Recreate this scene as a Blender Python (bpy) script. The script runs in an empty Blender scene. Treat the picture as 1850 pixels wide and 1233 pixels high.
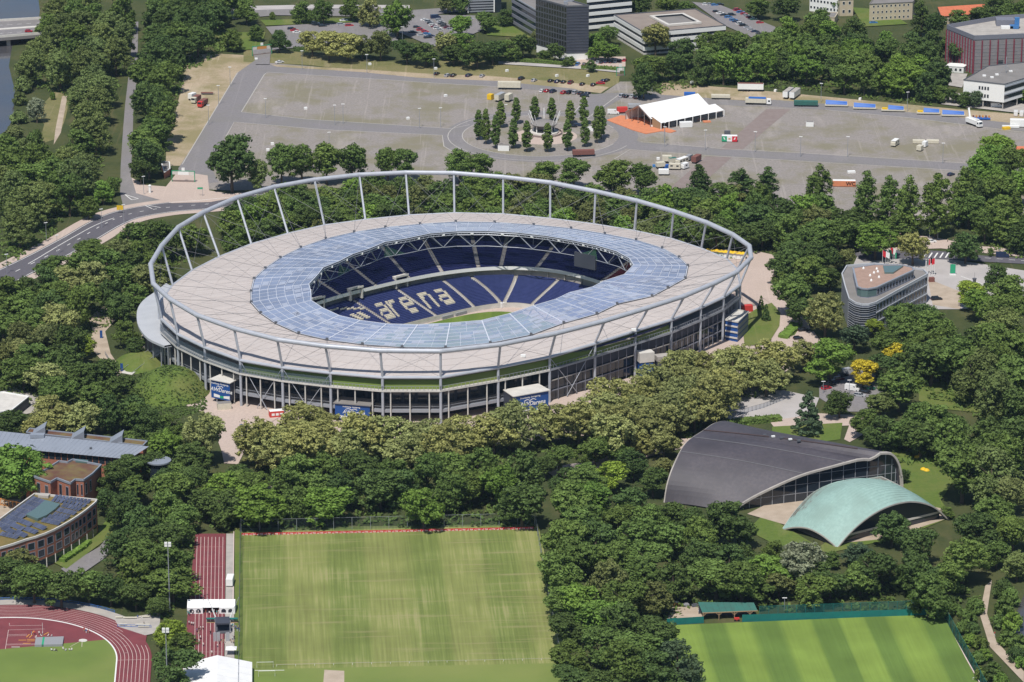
import bpy, bmesh, math, random
from mathutils import Vector, Matrix
from mathutils.geometry import tessellate_polygon
R = math.radians
SC = bpy.context.scene
COL = SC.collection
# ---------------------------------------------------------------- camera, sky, sun, exposure
F, PITCH, CAMH, OY = 6580.0, R(18.2), 443.0, 1360.0     # focal length in photo pixels (1850 wide), tilt, height, distance to the stadium
cam = bpy.data.cameras.new('camera'); camo = bpy.data.objects.new('camera', cam); COL.objects.link(camo)
camo.location = (0, -OY, CAMH); camo.rotation_euler = (R(90) - PITCH, 0, 0)
cam.sensor_fit = 'HORIZONTAL'; cam.sensor_width = 36; cam.lens = F / 1850 * 36; cam.clip_start = 5; cam.clip_end = 12000
SC.camera = camo
SUN_EL = R(61); SHD = Vector((0.32, 0.947)).normalized()
W = bpy.data.worlds.new('World'); SC.world = W; W.use_nodes = True
_nt = W.node_tree; _sky = _nt.nodes.new('ShaderNodeTexSky'); _sky.sky_type = 'NISHITA'; _sky.sun_disc = False
_sky.sun_elevation = SUN_EL; _sky.sun_rotation = math.atan2(-SHD.x, -SHD.y); _sky.altitude = 100; _sky.air_density = 1.0; _sky.dust_density = 0.6
_bg = _nt.nodes['Background']; _bg.inputs[1].default_value = 0.085; _nt.links.new(_sky.outputs[0], _bg.inputs[0])
sun = bpy.data.lights.new('sun', 'SUN'); sun.energy = 4.3; sun.angle = R(0.53); sun.color = (1.0, 0.955, 0.89)
suno = bpy.data.objects.new('sun', sun); COL.objects.link(suno)
suno.rotation_euler = Vector((SHD.x * math.cos(SUN_EL), SHD.y * math.cos(SUN_EL), -math.sin(SUN_EL))).to_track_quat('-Z', 'Y').to_euler()
SC.view_settings.view_transform = 'Standard'; SC.view_settings.look = 'None'; SC.view_settings.exposure = 0.10; SC.view_settings.gamma = 1.0
SC.cycles.max_bounces = 6; SC.cycles.diffuse_bounces = 3; SC.cycles.transparent_max_bounces = 12; SC.cycles.use_denoising = True

# ---------------------------------------------------------------- helpers
rnd = random.Random(11)
def G(px, py, z=0.0):                      # the point at height z that lies under a photo pixel
    u = px - 925; v = 616.5 - py; cp, sp = math.cos(PITCH), math.sin(PITCH)
    d = Vector((u, F * cp + v * sp, -F * sp + v * cp)); t = (z - CAMH) / d.z
    return Vector((d.x * t, d.y * t - OY, z))
def PX(x, y, z):
    y += OY; dz = z - CAMH; dep = y * math.cos(PITCH) - dz * math.sin(PITCH); up = y * math.sin(PITCH) + dz * math.cos(PITCH)
    return 925 + F * x / dep, 616.5 - F * up / dep
def SCL(py, z=0.0):                        # photo pixels per metre there
    g = G(925, py, z); return F / ((g.y + OY) * math.cos(PITCH) + (CAMH - z) * math.sin(PITCH))
MATS = {}
def N(nt, t, **kw):
    n = nt.nodes.new(t)
    for k, v in kw.items(): setattr(n, k, v)
    return n
def mat(name, col, rough=0.7, c2=None, scale=1.0, detail=6, metal=0.0, spec=0.35, bump=0.0, stretch=None, lo=0.35, hi=0.65, c3=None, scale3=0.05, em=None, alpha=1.0, trans=0.0, rot=0.0, var=0.0):
    m = bpy.data.materials.new(name); m.use_nodes = True; MATS[name] = m
    nt = m.node_tree; b = nt.nodes['Principled BSDF']; L = nt.links
    b.inputs['Roughness'].default_value = rough; b.inputs['Metallic'].default_value = metal; b.inputs['Specular IOR Level'].default_value = spec
    b.inputs['Base Color'].default_value = (*col, 1); b.inputs['Alpha'].default_value = alpha
    if trans: b.inputs['Transmission Weight'].default_value = trans
    if em: b.inputs['Emission Color'].default_value = (*em, 1); b.inputs['Emission Strength'].default_value = 1
    out = None
    tc = N(nt, 'ShaderNodeTexCoord')
    def noise(sc, st=None):
        mp = N(nt, 'ShaderNodeMapping'); L.new(tc.outputs['Object'], mp.inputs['Vector'])
        if st: mp.inputs['Scale'].default_value = st
        mp.inputs['Rotation'].default_value = (0, 0, rot)
        nz = N(nt, 'ShaderNodeTexNoise'); nz.inputs['Scale'].default_value = sc; nz.inputs['Detail'].default_value = detail; L.new(mp.outputs[0], nz.inputs['Vector']); return nz
    if c2:
        nz = noise(scale, stretch); rp = N(nt, 'ShaderNodeMapRange'); rp.inputs[1].default_value = lo; rp.inputs[2].default_value = hi; L.new(nz.outputs[0], rp.inputs[0])
        mx = N(nt, 'ShaderNodeMix', data_type='RGBA'); mx.inputs[6].default_value = (*col, 1); mx.inputs[7].default_value = (*c2, 1); L.new(rp.outputs[0], mx.inputs[0]); out = mx.outputs[2]
        if bump:
            bp = N(nt, 'ShaderNodeBump'); bp.inputs['Strength'].default_value = bump; bp.inputs['Distance'].default_value = 0.3; L.new(nz.outputs[0], bp.inputs['Height']); L.new(bp.outputs[0], b.inputs['Normal'])
    if c3:
        nz = noise(scale3); rp = N(nt, 'ShaderNodeMapRange'); rp.inputs[1].default_value = 0.42; rp.inputs[2].default_value = 0.66; L.new(nz.outputs[0], rp.inputs[0])
        mx = N(nt, 'ShaderNodeMix', data_type='RGBA'); mx.inputs[7].default_value = (*c3, 1); L.new(rp.outputs[0], mx.inputs[0])
        if out: L.new(out, mx.inputs[6])
        else: mx.inputs[6].default_value = (*col, 1)
        out = mx.outputs[2]
    if var:
        oi = N(nt, 'ShaderNodeObjectInfo'); rp = N(nt, 'ShaderNodeMapRange'); rp.inputs[3].default_value = 1 - var; rp.inputs[4].default_value = 1 + var; L.new(oi.outputs['Random'], rp.inputs[0])
        vm = N(nt, 'ShaderNodeVectorMath', operation='SCALE'); L.new(rp.outputs[0], vm.inputs['Scale'])
        if out: L.new(out, vm.inputs[0])
        else: vm.inputs[0].default_value = col
        out = vm.outputs[0]
    if out: L.new(out, b.inputs['Base Color'])
    return m
ROOT = {}                                  # origin of the thing a child belongs to
class MB:
    def __init__(s): s.v = []; s.f = []; s.m = []
    def add(s, vs, fs, m=0):
        o = len(s.v); s.v += [Vector(p) for p in vs]; s.f += [tuple(i + o for i in f) for f in fs]; s.m += [m] * len(fs); return s
    def quad(s, a, b, c, d, m=0): return s.add([a, b, c, d], [(0, 1, 2, 3)], m)
    def poly(s, pts, m=0):
        pts = [Vector(p) for p in pts]; return s.add(pts, [t for t in tessellate_polygon([pts])], m)
    def obox(s, c, ax, ay, az, m=0):       # centre and three half-axis vectors
        c, ax, ay, az = map(Vector, (c, ax, ay, az))
        vs = [c + ax * i + ay * j + az * k for k in (-1, 1) for j in (-1, 1) for i in (-1, 1)]
        return s.add(vs, [(0, 2, 3, 1), (4, 5, 7, 6), (0, 1, 5, 4), (2, 6, 7, 3), (0, 4, 6, 2), (1, 3, 7, 5)], m)
    def box(s, x0, x1, y0, y1, z0, z1, m=0):
        return s.obox(((x0 + x1) / 2, (y0 + y1) / 2, (z0 + z1) / 2), ((x1 - x0) / 2, 0, 0), (0, (y1 - y0) / 2, 0), (0, 0, (z1 - z0) / 2), m)
    def beam(s, a, b, w, h=None, m=0):     # rectangular bar from a to b
        a, b = Vector(a), Vector(b); d = b - a
        if d.length < 1e-6: return s
        h = h or w; up = Vector((0, 0, 1)) if abs(d.normalized().z) < 0.99 else Vector((0, 1, 0))
        x = d.cross(up).normalized(); y = x.cross(d).normalized()
        return s.obox((a + b) / 2, x * w / 2, d / 2, y * h / 2, m)
    def tube(s, pts, r, n=8, closed=False, m=0, r2=None):
        pts = [Vector(p) for p in pts]; k = len(pts); o = len(s.v)
        for i, p in enumerate(pts):
            a = pts[(i - 1) % k] if closed or i else pts[0]; b = pts[(i + 1) % k] if closed or i < k - 1 else pts[-1]
            d = (b - a).normalized(); up = Vector((0, 0, 1)) if abs(d.z) < 0.95 else Vector((0, 1, 0))
            x = d.cross(up).normalized(); y = x.cross(d).normalized()
            rr = r if r2 is None else r + (r2 - r) * i / max(1, k - 1)
            for j in range(n):
                t = 2 * math.pi * j / n; s.v.append(p + x * math.cos(t) * rr + y * math.sin(t) * rr)
        for i in range(k if closed else k - 1):
            for j in range(n):
                a = o + i * n + j; b = o + i * n + (j + 1) % n; c = o + ((i + 1) % k) * n + (j + 1) % n; d = o + ((i + 1) % k) * n + j
                s.f.append((a, b, c, d)); s.m.append(m)
        if not closed:
            s.f.append(tuple(o + j for j in range(n))); s.m.append(m); s.f.append(tuple(o + (k - 1) * n + j for j in reversed(range(n)))); s.m.append(m)
        return s
    def prism(s, pts, z0, z1, m=0, mtop=None, bottom=False):
        pts = [Vector((p[0], p[1], 0)) for p in pts]; k = len(pts)
        tri = [t for t in tessellate_polygon([pts])]
        lo = [Vector((p.x, p.y, z0)) for p in pts]; hi = [Vector((p.x, p.y, z1)) for p in pts]
        for i in range(k): j = (i + 1) % k; s.quad(lo[i], lo[j], hi[j], hi[i], m)
        s.add(hi, tri, m if mtop is None else mtop)
        if bottom: s.add(lo, tri, m)
        return s
    def lathe(s, prof, n=12, c=(0, 0, 0), m=0):
        o = len(s.v); c = Vector(c)
        for r, z in prof:
            for j in range(n): t = 2 * math.pi * j / n; s.v.append(c + Vector((r * math.cos(t), r * math.sin(t), z)))
        for i in range(len(prof) - 1):
            for j in range(n): s.f.append((o + i * n + j, o + i * n + (j + 1) % n, o + (i + 1) * n + (j + 1) % n, o + (i + 1) * n + j)); s.m.append(m)
        s.f.append(tuple(o + (len(prof) - 1) * n + j for j in range(n))); s.m.append(m); return s
    def mesh(s, name, mats, org=None, smooth=False):
        me = bpy.data.meshes.new(name); org = org or Vector((0, 0, 0))
        me.from_pydata([tuple(v - org) for v in s.v], [], s.f)
        if not isinstance(mats, (list, tuple)): mats = [mats]
        for mm in mats: me.materials.append(MATS[mm] if isinstance(mm, str) else mm)
        me.polygons.foreach_set('material_index', s.m)
        if smooth: me.polygons.foreach_set('use_smooth', [True] * len(me.polygons))
        me.validate(); me.update(); return me
    def build(s, name, mats, parent=None, smooth=False, at=None):
        """one mesh object; as a child its vertices are taken relative to the thing's origin"""
        if parent is not None:
            org = ROOT.get(parent.name, Vector((0, 0, 0))); o = bpy.data.objects.new(name, s.mesh(name, mats, org, smooth)); o.parent = parent; ROOT_set(o, org)
        else:
            org = Vector(at) if at is not None else Vector((0, 0, 0)); o = bpy.data.objects.new(name, s.mesh(name, mats, org, smooth)); o.location = org; ROOT_set(o, org)
        COL.objects.link(o); return o
def ROOT_set(o, org): ROOT[o.name] = Vector(org)
def tag(o, label=None, cat=None, group=None, kind=None):
    if label: o['label'] = label
    if cat: o['category'] = cat
    if group: o['group'] = group
    if kind: o['kind'] = kind
    return o
def thing(name, label, cat, loc=(0, 0, 0), rz=0.0, group=None):
    o = bpy.data.objects.new(name, None); COL.objects.link(o); o.location = loc; o.rotation_euler.z = rz; o.empty_display_size = 0.5
    ROOT_set(o, Vector(loc)); return tag(o, label, cat, group)
def child(name, me, parent, loc=(0, 0, 0), rz=0.0, sc=None):
    o = bpy.data.objects.new(name, me); COL.objects.link(o); o.parent = parent; o.location = loc; o.rotation_euler.z = rz
    if sc: o.scale = sc
    ROOT_set(o, ROOT.get(parent.name, Vector((0, 0, 0)))); return o
def wchild(name, me, parent, wloc, rz=0.0, sc=None):
    return child(name, me, parent, Vector(wloc) - ROOT[parent.name], rz, sc)
def copy_tree(o, parent=None):
    c = o.copy(); COL.objects.link(c)
    if parent: c.parent = parent
    for ch in o.children: copy_tree(ch, c)
    return c
ORD = ['first', 'second', 'third', 'fourth', 'fifth', 'sixth', 'seventh', 'eighth', 'ninth', 'tenth', 'eleventh', 'twelfth', 'thirteenth', 'fourteenth', 'fifteenth', 'sixteenth', 'seventeenth', 'eighteenth', 'nineteenth', 'twentieth']
TENS = {2: 'twenty', 3: 'thirty', 4: 'forty', 5: 'fifty', 6: 'sixty', 7: 'seventy', 8: 'eighty', 9: 'ninety', 10: 'hundred', 11: 'hundred-ten', 12: 'hundred-twenty'}
def nth(i, n):
    if i == 0: return 'leftmost'
    if i == n - 1: return 'rightmost'
    if i < 20: return ORD[i] + ' from left'
    t, u = divmod(i + 1, 10)
    return (TENS[t][:-1] + 'ieth' if u == 0 else TENS[t] + '-' + ORD[u - 1]) + ' from left'
LVL = [0.0]
def sheet(name, pts, m, z=None, px=True, kind='structure'):
    if z is None: LVL[0] += 0.005; z = LVL[0]
    P = [G(*p) if px else Vector((p[0], p[1], 0)) for p in pts]
    mb = MB().poly([Vector((p.x, p.y, z)) for p in P]); o = mb.build(name, m); o['kind'] = kind
    for f in o.data.polygons:
        if f.normal.z < 0: f.flip()
    return o
def ribbon(pts, w, z, mb=None, m=0):       # flat strip along a polyline of points
    mb = mb or MB(); P = [Vector((p[0], p[1], z)) for p in pts]; k = len(P); ls = []
    for i in range(k):
        d = (P[min(i + 1, k - 1)] - P[max(i - 1, 0)]).normalized(); n = Vector((-d.y, d.x, 0)) * w / 2; ls.append((P[i] - n, P[i] + n))
    for i in range(k - 1): mb.quad(ls[i][0], ls[i + 1][0], ls[i + 1][1], ls[i][1], m)
    return mb
def smooth_line(pts, n=6):                 # Catmull-Rom through points
    P = [Vector(p) for p in pts]; out = []
    for i in range(len(P) - 1):
        a, b, c, d = P[max(i - 1, 0)], P[i], P[i + 1], P[min(i + 2, len(P) - 1)]
        for k in range(n):
            t = k / n; out.append(0.5 * ((2 * b) + (c - a) * t + (2 * a - 5 * b + 4 * c - d) * t * t + (3 * b - a - 3 * c + d) * t ** 3))
    return out + [P[-1]]
FONTC = {}
def text_mesh(txt, size, depth=0.02, shear=0.0, align='CENTER', bold=0.0):
    cu = bpy.data.curves.new('lettering', 'FONT'); cu.body = txt; cu.size = size; cu.extrude = depth; cu.shear = shear; cu.align_x = align; cu.align_y = 'CENTER'; cu.offset = bold
    cu.resolution_u = 3
    o = bpy.data.objects.new('lettering', cu); COL.objects.link(o); dg = bpy.context.evaluated_depsgraph_get()
    me = bpy.data.meshes.new_from_object(o.evaluated_get(dg)); bpy.data.objects.remove(o); bpy.data.curves.remove(cu); return me
def text_on(parent, txt, size, c, right, up, m, shear=0.0, name='lettering', bold=0.0):
    """flat raised letters centred at world point c in the plane of right and up"""
    me = text_mesh(txt, size, 0.02, shear, bold=bold); me.materials.clear(); me.materials.append(MATS[m])
    r = Vector(right).normalized(); u = Vector(up).normalized(); n = r.cross(u)
    M = Matrix((r, u, n)).transposed().to_4x4(); M.translation = Vector(c) - (ROOT[parent.name] if parent else Vector())
    me.transform(M); o = bpy.data.objects.new(name, me); COL.objects.link(o)
    if parent: o.parent = parent
    return o
# ---------------------------------------------------------------- materials
mat('brown_paving', (0.215, 0.17, 0.155), 0.9, (0.245, 0.20, 0.185), 0.3)
mat('pale_paving', (0.44, 0.41, 0.395), 0.9, (0.38, 0.355, 0.34), 0.10)
mat('sand_path', (0.45, 0.37, 0.29), 0.9, (0.36, 0.29, 0.22), 0.2)
mat('kerb', (0.42, 0.40, 0.37), 0.9)
mat('white_paint', (0.74, 0.73, 0.70), 0.7)
mat('line_paint', (0.62, 0.50, 0.46), 0.8)
mat('water', (0.055, 0.062, 0.082), 0.08, (0.075, 0.07, 0.07), 0.03, spec=0.6)
mat('track_red', (0.20, 0.050, 0.058), 0.85, (0.165, 0.042, 0.05), 0.2)
mat('membrane', (0.495, 0.448, 0.425), 0.75, (0.470, 0.424, 0.400), 0.25, detail=6, c3=(0.475, 0.428, 0.404), scale3=0.04, var=0.02)
mat('membrane_seam', (0.468, 0.422, 0.40), 0.8)
mat('office_panel', (0.30, 0.31, 0.36), 0.5, (0.27, 0.28, 0.33), 0.5)
mat('glazing_frame', (0.56, 0.59, 0.66), 0.5)
mat('steel', (0.44, 0.46, 0.51), 0.5, (0.40, 0.42, 0.46), 0.35, metal=0.15, spec=0.5)
mat('dark_steel', (0.10, 0.105, 0.12), 0.5)
mat('cable', (0.16, 0.16, 0.17), 0.5)
mat('concrete', (0.42, 0.39, 0.355), 0.9, (0.34, 0.315, 0.29), 0.3)
mat('pale_concrete', (0.60, 0.575, 0.53), 0.85, (0.52, 0.50, 0.46), 0.4)
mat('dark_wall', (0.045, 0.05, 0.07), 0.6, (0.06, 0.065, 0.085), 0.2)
mat('seat_blue', (0.040, 0.054, 0.165), 0.45, (0.050, 0.066, 0.195), 0.5)
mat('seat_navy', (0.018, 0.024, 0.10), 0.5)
mat('seat_red', (0.12, 0.022, 0.03), 0.5)
mat('seat_cream', (0.72, 0.66, 0.52), 0.55)
mat('white', (0.78, 0.78, 0.76), 0.5)
mat('tent_white', (0.80, 0.80, 0.79), 0.6, (0.74, 0.74, 0.73), 0.3)
mat('glass_dark', (0.02, 0.028, 0.04), 0.06, spec=0.7)
mat('glass_green', (0.10, 0.16, 0.155), 0.12, spec=0.6)
mat('glass_tower', (0.025, 0.027, 0.024), 0.03, spec=0.9)
mat('solar', (0.072, 0.085, 0.135), 0.2, spec=0.6, var=0.25)
mat('brick', (0.37, 0.150, 0.095), 0.9, (0.31, 0.125, 0.08), 1.5)
mat('sedum', (0.15, 0.085, 0.055), 0.95, (0.17, 0.14, 0.05), 0.25, c3=(0.11, 0.045, 0.035), scale3=0.15)
mat('sedum_green', (0.20, 0.145, 0.05), 0.95, (0.12, 0.105, 0.03), 0.3)
mat('zinc', (0.30, 0.33, 0.385), 0.45, (0.27, 0.30, 0.35), 0.2, metal=0.2)
mat('slate_shell', (0.060, 0.054, 0.066), 0.6, (0.080, 0.070, 0.080), 0.9, detail=9, spec=0.5, c3=(0.050, 0.045, 0.054), scale3=0.08)
mat('copper', (0.30, 0.445, 0.40), 0.6, (0.255, 0.385, 0.345), 0.9, detail=8, c3=(0.24, 0.35, 0.31), scale3=0.12)
mat('copper_brown', (0.145, 0.115, 0.095), 0.7, (0.24, 0.31, 0.275), 0.7, detail=8, lo=0.5, hi=0.72)
mat('copper_mid', (0.20, 0.215, 0.19), 0.65, (0.27, 0.39, 0.35), 0.7, detail=8, lo=0.36, hi=0.6)
mat('ridge_brown', (0.05, 0.03, 0.032), 0.7)
mat('canopy_metal', (0.46, 0.475, 0.50), 0.5, (0.42, 0.435, 0.46), 0.2)
mat('aluminium', (0.34, 0.36, 0.40), 0.4, metal=0.3)
mat('office_grey', (0.20, 0.205, 0.245), 0.5, metal=0.1)
mat('gravel_roof', (0.36, 0.245, 0.195), 0.95, (0.31, 0.21, 0.165), 0.6)
mat('brown_roof', (0.28, 0.235, 0.20), 0.95, (0.235, 0.195, 0.17), 0.12)
mat('grey_roof', (0.23, 0.215, 0.205), 0.9, (0.19, 0.18, 0.17), 0.15)
mat('lab_panel', (0.255, 0.235, 0.24), 0.6, (0.22, 0.205, 0.21), 0.3)
mat('lab_red', (0.20, 0.035, 0.055), 0.6)
mat('cream_wall', (0.52, 0.45, 0.325), 0.9, (0.47, 0.40, 0.29), 0.4)
mat('orange_tile', (0.56, 0.17, 0.085), 0.85, (0.48, 0.14, 0.075), 1.0)
mat('orange_floor', (0.62, 0.235, 0.115), 0.8, (0.55, 0.20, 0.10), 0.5)
mat('banner_blue', (0.018, 0.075, 0.27), 0.5)
mat('banner_green', (0.03, 0.33, 0.17), 0.5)
mat('fence_green', (0.01, 0.16, 0.145), 0.7, (0.012, 0.135, 0.125), 0.6)
mat('sign_red', (0.60, 0.03, 0.045), 0.6)
mat('roof_green', (0.035, 0.14, 0.115), 0.7, (0.04, 0.115, 0.095), 0.5)
mat('wood', (0.33, 0.225, 0.13), 0.8)
mat('timber_orange', (0.55, 0.25, 0.07), 0.8)
mat('bark', (0.085, 0.065, 0.048), 0.95, (0.12, 0.095, 0.07), 1.5)
mat('tyre', (0.015, 0.015, 0.016), 0.8)
mat('yellow', (0.72, 0.46, 0.02), 0.6)
mat('blue_plastic', (0.03, 0.13, 0.45), 0.5)
mat('cream_metal', (0.62, 0.58, 0.47), 0.6, (0.55, 0.51, 0.41), 0.8)
mat('grey_cloth', (0.27, 0.275, 0.29), 0.8)
mat('container_red', (0.55, 0.05, 0.04), 0.5)
mat('brown_load', (0.20, 0.085, 0.07), 0.8)
mat('skin', (0.45, 0.27, 0.19), 0.6)
mat('hair', (0.05, 0.035, 0.025), 0.7)
for _n, _c in dict(car_black=(0.012, 0.013, 0.016), car_navy=(0.018, 0.03, 0.075), car_silver=(0.38, 0.39, 0.41), car_white=(0.72, 0.72, 0.71), car_red=(0.42, 0.02, 0.03), car_blue=(0.05, 0.18, 0.42), car_grey=(0.11, 0.115, 0.125), car_green=(0.02, 0.09, 0.06), car_wine=(0.14, 0.012, 0.03)).items():
    mat(_n, _c, 0.25, spec=0.6)
for _n, _c in dict(cloth_white=(0.74, 0.73, 0.71), cloth_blue=(0.06, 0.14, 0.36), cloth_dark=(0.02, 0.022, 0.03), cloth_red=(0.5, 0.05, 0.05), cloth_teal=(0.05, 0.3, 0.3), cloth_tan=(0.42, 0.33, 0.22), cloth_jeans=(0.05, 0.07, 0.13)).items():
    mat(_n, _c, 0.85)
def foliage_mat():
    m = bpy.data.materials.new('foliage'); m.use_nodes = True; MATS['foliage'] = m; nt = m.node_tree; L = nt.links; b = nt.nodes['Principled BSDF']
    oi = N(nt, 'ShaderNodeObjectInfo'); geo = N(nt, 'ShaderNodeNewGeometry'); tc = N(nt, 'ShaderNodeTexCoord')
    nz = N(nt, 'ShaderNodeTexNoise'); nz.inputs['Scale'].default_value = 0.32; nz.inputs['Detail'].default_value = 3; L.new(tc.outputs['Object'], nz.inputs['Vector'])
    mr = N(nt, 'ShaderNodeMapRange'); mr.inputs[1].default_value = 0.3; mr.inputs[2].default_value = 0.7; mr.inputs[3].default_value = 0.72; mr.inputs[4].default_value = 1.28; L.new(nz.outputs[0], mr.inputs[0])
    m2 = N(nt, 'ShaderNodeMapRange'); m2.inputs[3].default_value = 0.78; m2.inputs[4].default_value = 1.22; L.new(geo.outputs['Random Per Island'], m2.inputs[0])
    mu = N(nt, 'ShaderNodeMath', operation='MULTIPLY'); L.new(mr.outputs[0], mu.inputs[0]); L.new(m2.outputs[0], mu.inputs[1])
    vm = N(nt, 'ShaderNodeVectorMath', operation='SCALE'); L.new(oi.outputs['Color'], vm.inputs[0]); L.new(mu.outputs[0], vm.inputs['Scale'])
    L.new(vm.outputs[0], b.inputs['Base Color']); b.inputs['Roughness'].default_value = 0.65; b.inputs['Specular IOR Level'].default_value = 0.1
    tr = N(nt, 'ShaderNodeBsdfTranslucent'); L.new(vm.outputs[0], tr.inputs['Color'])
    mx = N(nt, 'ShaderNodeMixShader'); mx.inputs[0].default_value = 0.22; L.new(b.outputs[0], mx.inputs[1]); L.new(tr.outputs[0], mx.inputs[2])
    L.new(mx.outputs[0], nt.nodes['Material Output'].inputs['Surface'])
foliage_mat()
def gravel_mat(name, base, dark, green, pale):
    m = bpy.data.materials.new(name); m.use_nodes = True; MATS[name] = m; nt = m.node_tree; L = nt.links; b = nt.nodes['Principled BSDF']; b.inputs['Roughness'].default_value = 0.95; b.inputs['Specular IOR Level'].default_value = 0.15
    tc = N(nt, 'ShaderNodeTexCoord')
    def nz(sc, det, st=(1, 1, 1), rot=0.0, lo=.4, hi=.62, amt=1.0):
        mp = N(nt, 'ShaderNodeMapping'); mp.inputs['Scale'].default_value = st; mp.inputs['Rotation'].default_value = (0, 0, rot); L.new(tc.outputs['Object'], mp.inputs['Vector'])
        n = N(nt, 'ShaderNodeTexNoise'); n.inputs['Scale'].default_value = sc; n.inputs['Detail'].default_value = det; n.inputs['Roughness'].default_value = .65; L.new(mp.outputs[0], n.inputs['Vector'])
        r = N(nt, 'ShaderNodeMapRange'); r.inputs[1].default_value = lo; r.inputs[2].default_value = hi; r.inputs[4].default_value = amt; L.new(n.outputs[0], r.inputs[0]); return r.outputs[0]
    cur = None
    for fac, c in ((nz(.9, 8, amt=.75), dark), (nz(.035, 9, lo=.46, hi=.60, amt=.8), green), (nz(.05, 9, (1, .28, 1), .1, lo=.55, hi=.66, amt=.55), pale), (nz(.5, 4, (1, .02, 1), .35, lo=.60, hi=.66, amt=.4), pale), (nz(.5, 4, (.02, 1, 1), -.08, lo=.60, hi=.66, amt=.45), dark)):
        mx = N(nt, 'ShaderNodeMix', data_type='RGBA'); L.new(fac, mx.inputs[0]); mx.inputs[7].default_value = (*c, 1)
        if cur: L.new(cur, mx.inputs[6])
        else: mx.inputs[6].default_value = (*base, 1)
        cur = mx.outputs[2]
    L.new(cur, b.inputs['Base Color'])
gravel_mat('square_gravel', (0.295, 0.266, 0.248), (0.205, 0.186, 0.168), (0.205, 0.188, 0.122), (0.385, 0.345, 0.315))
gravel_mat('asphalt', (0.232, 0.218, 0.222), (0.180, 0.170, 0.176), (0.205, 0.195, 0.185), (0.275, 0.258, 0.256))
gravel_mat('dark_asphalt', (0.125, 0.118, 0.135), (0.095, 0.09, 0.105), (0.11, 0.106, 0.115), (0.155, 0.148, 0.16))
gravel_mat('dry_grass', (0.225, 0.195, 0.095), (0.15, 0.15, 0.06), (0.13, 0.14, 0.05), (0.36, 0.29, 0.19))
gravel_mat('dirt', (0.42, 0.335, 0.24), (0.31, 0.25, 0.16), (0.22, 0.195, 0.09), (0.50, 0.41, 0.31))
gravel_mat('paving', (0.50, 0.405, 0.35), (0.43, 0.345, 0.30), (0.45, 0.365, 0.315), (0.54, 0.445, 0.39))
gravel_mat('lawn', (0.115, 0.165, 0.035), (0.085, 0.13, 0.027), (0.15, 0.165, 0.05), (0.20, 0.20, 0.075))
gravel_mat('grass_wild', (0.060, 0.076, 0.028), (0.042, 0.055, 0.02), (0.085, 0.09, 0.035), (0.12, 0.105, 0.05))
def glazing_mat(name, col, opac, rough=0.12):
    m = bpy.data.materials.new(name); m.use_nodes = True; MATS[name] = m; nt = m.node_tree; L = nt.links; b = nt.nodes['Principled BSDF']
    tc = N(nt, 'ShaderNodeTexCoord'); nz = N(nt, 'ShaderNodeTexNoise'); nz.inputs['Scale'].default_value = 0.07; nz.inputs['Detail'].default_value = 5; L.new(tc.outputs['Object'], nz.inputs['Vector'])
    mr = N(nt, 'ShaderNodeMapRange'); mr.inputs[1].default_value = 0.35; mr.inputs[2].default_value = 0.7; mr.inputs[3].default_value = opac - 0.08; mr.inputs[4].default_value = opac + 0.12; L.new(nz.outputs[0], mr.inputs[0])
    b.inputs['Base Color'].default_value = (*col, 1); b.inputs['Roughness'].default_value = rough; b.inputs['Specular IOR Level'].default_value = 0.5
    t = N(nt, 'ShaderNodeBsdfTransparent'); t.inputs[0].default_value = (0.86, 0.90, 0.97, 1); mx = N(nt, 'ShaderNodeMixShader'); L.new(mr.outputs[0], mx.inputs[0]); L.new(t.outputs[0], mx.inputs[1]); L.new(b.outputs[0], mx.inputs[2])
    L.new(mx.outputs[0], nt.nodes['Material Output'].inputs['Surface'])
glazing_mat('roof_glazing', (0.35, 0.42, 0.585), 0.66)
glazing_mat('roof_glazing_pale', (0.46, 0.50, 0.60), 0.78)
glazing_mat('net', (0.06, 0.16, 0.09), 0.55, 0.8)
glazing_mat('mesh_fence', (0.03, 0.05, 0.05), 0.14, 0.8)
glazing_mat('green_mesh', (0.012, 0.10, 0.085), 0.5, 0.8)
glazing_mat('railing_glass', (0.10, 0.14, 0.17), 0.45, 0.1)
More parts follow.
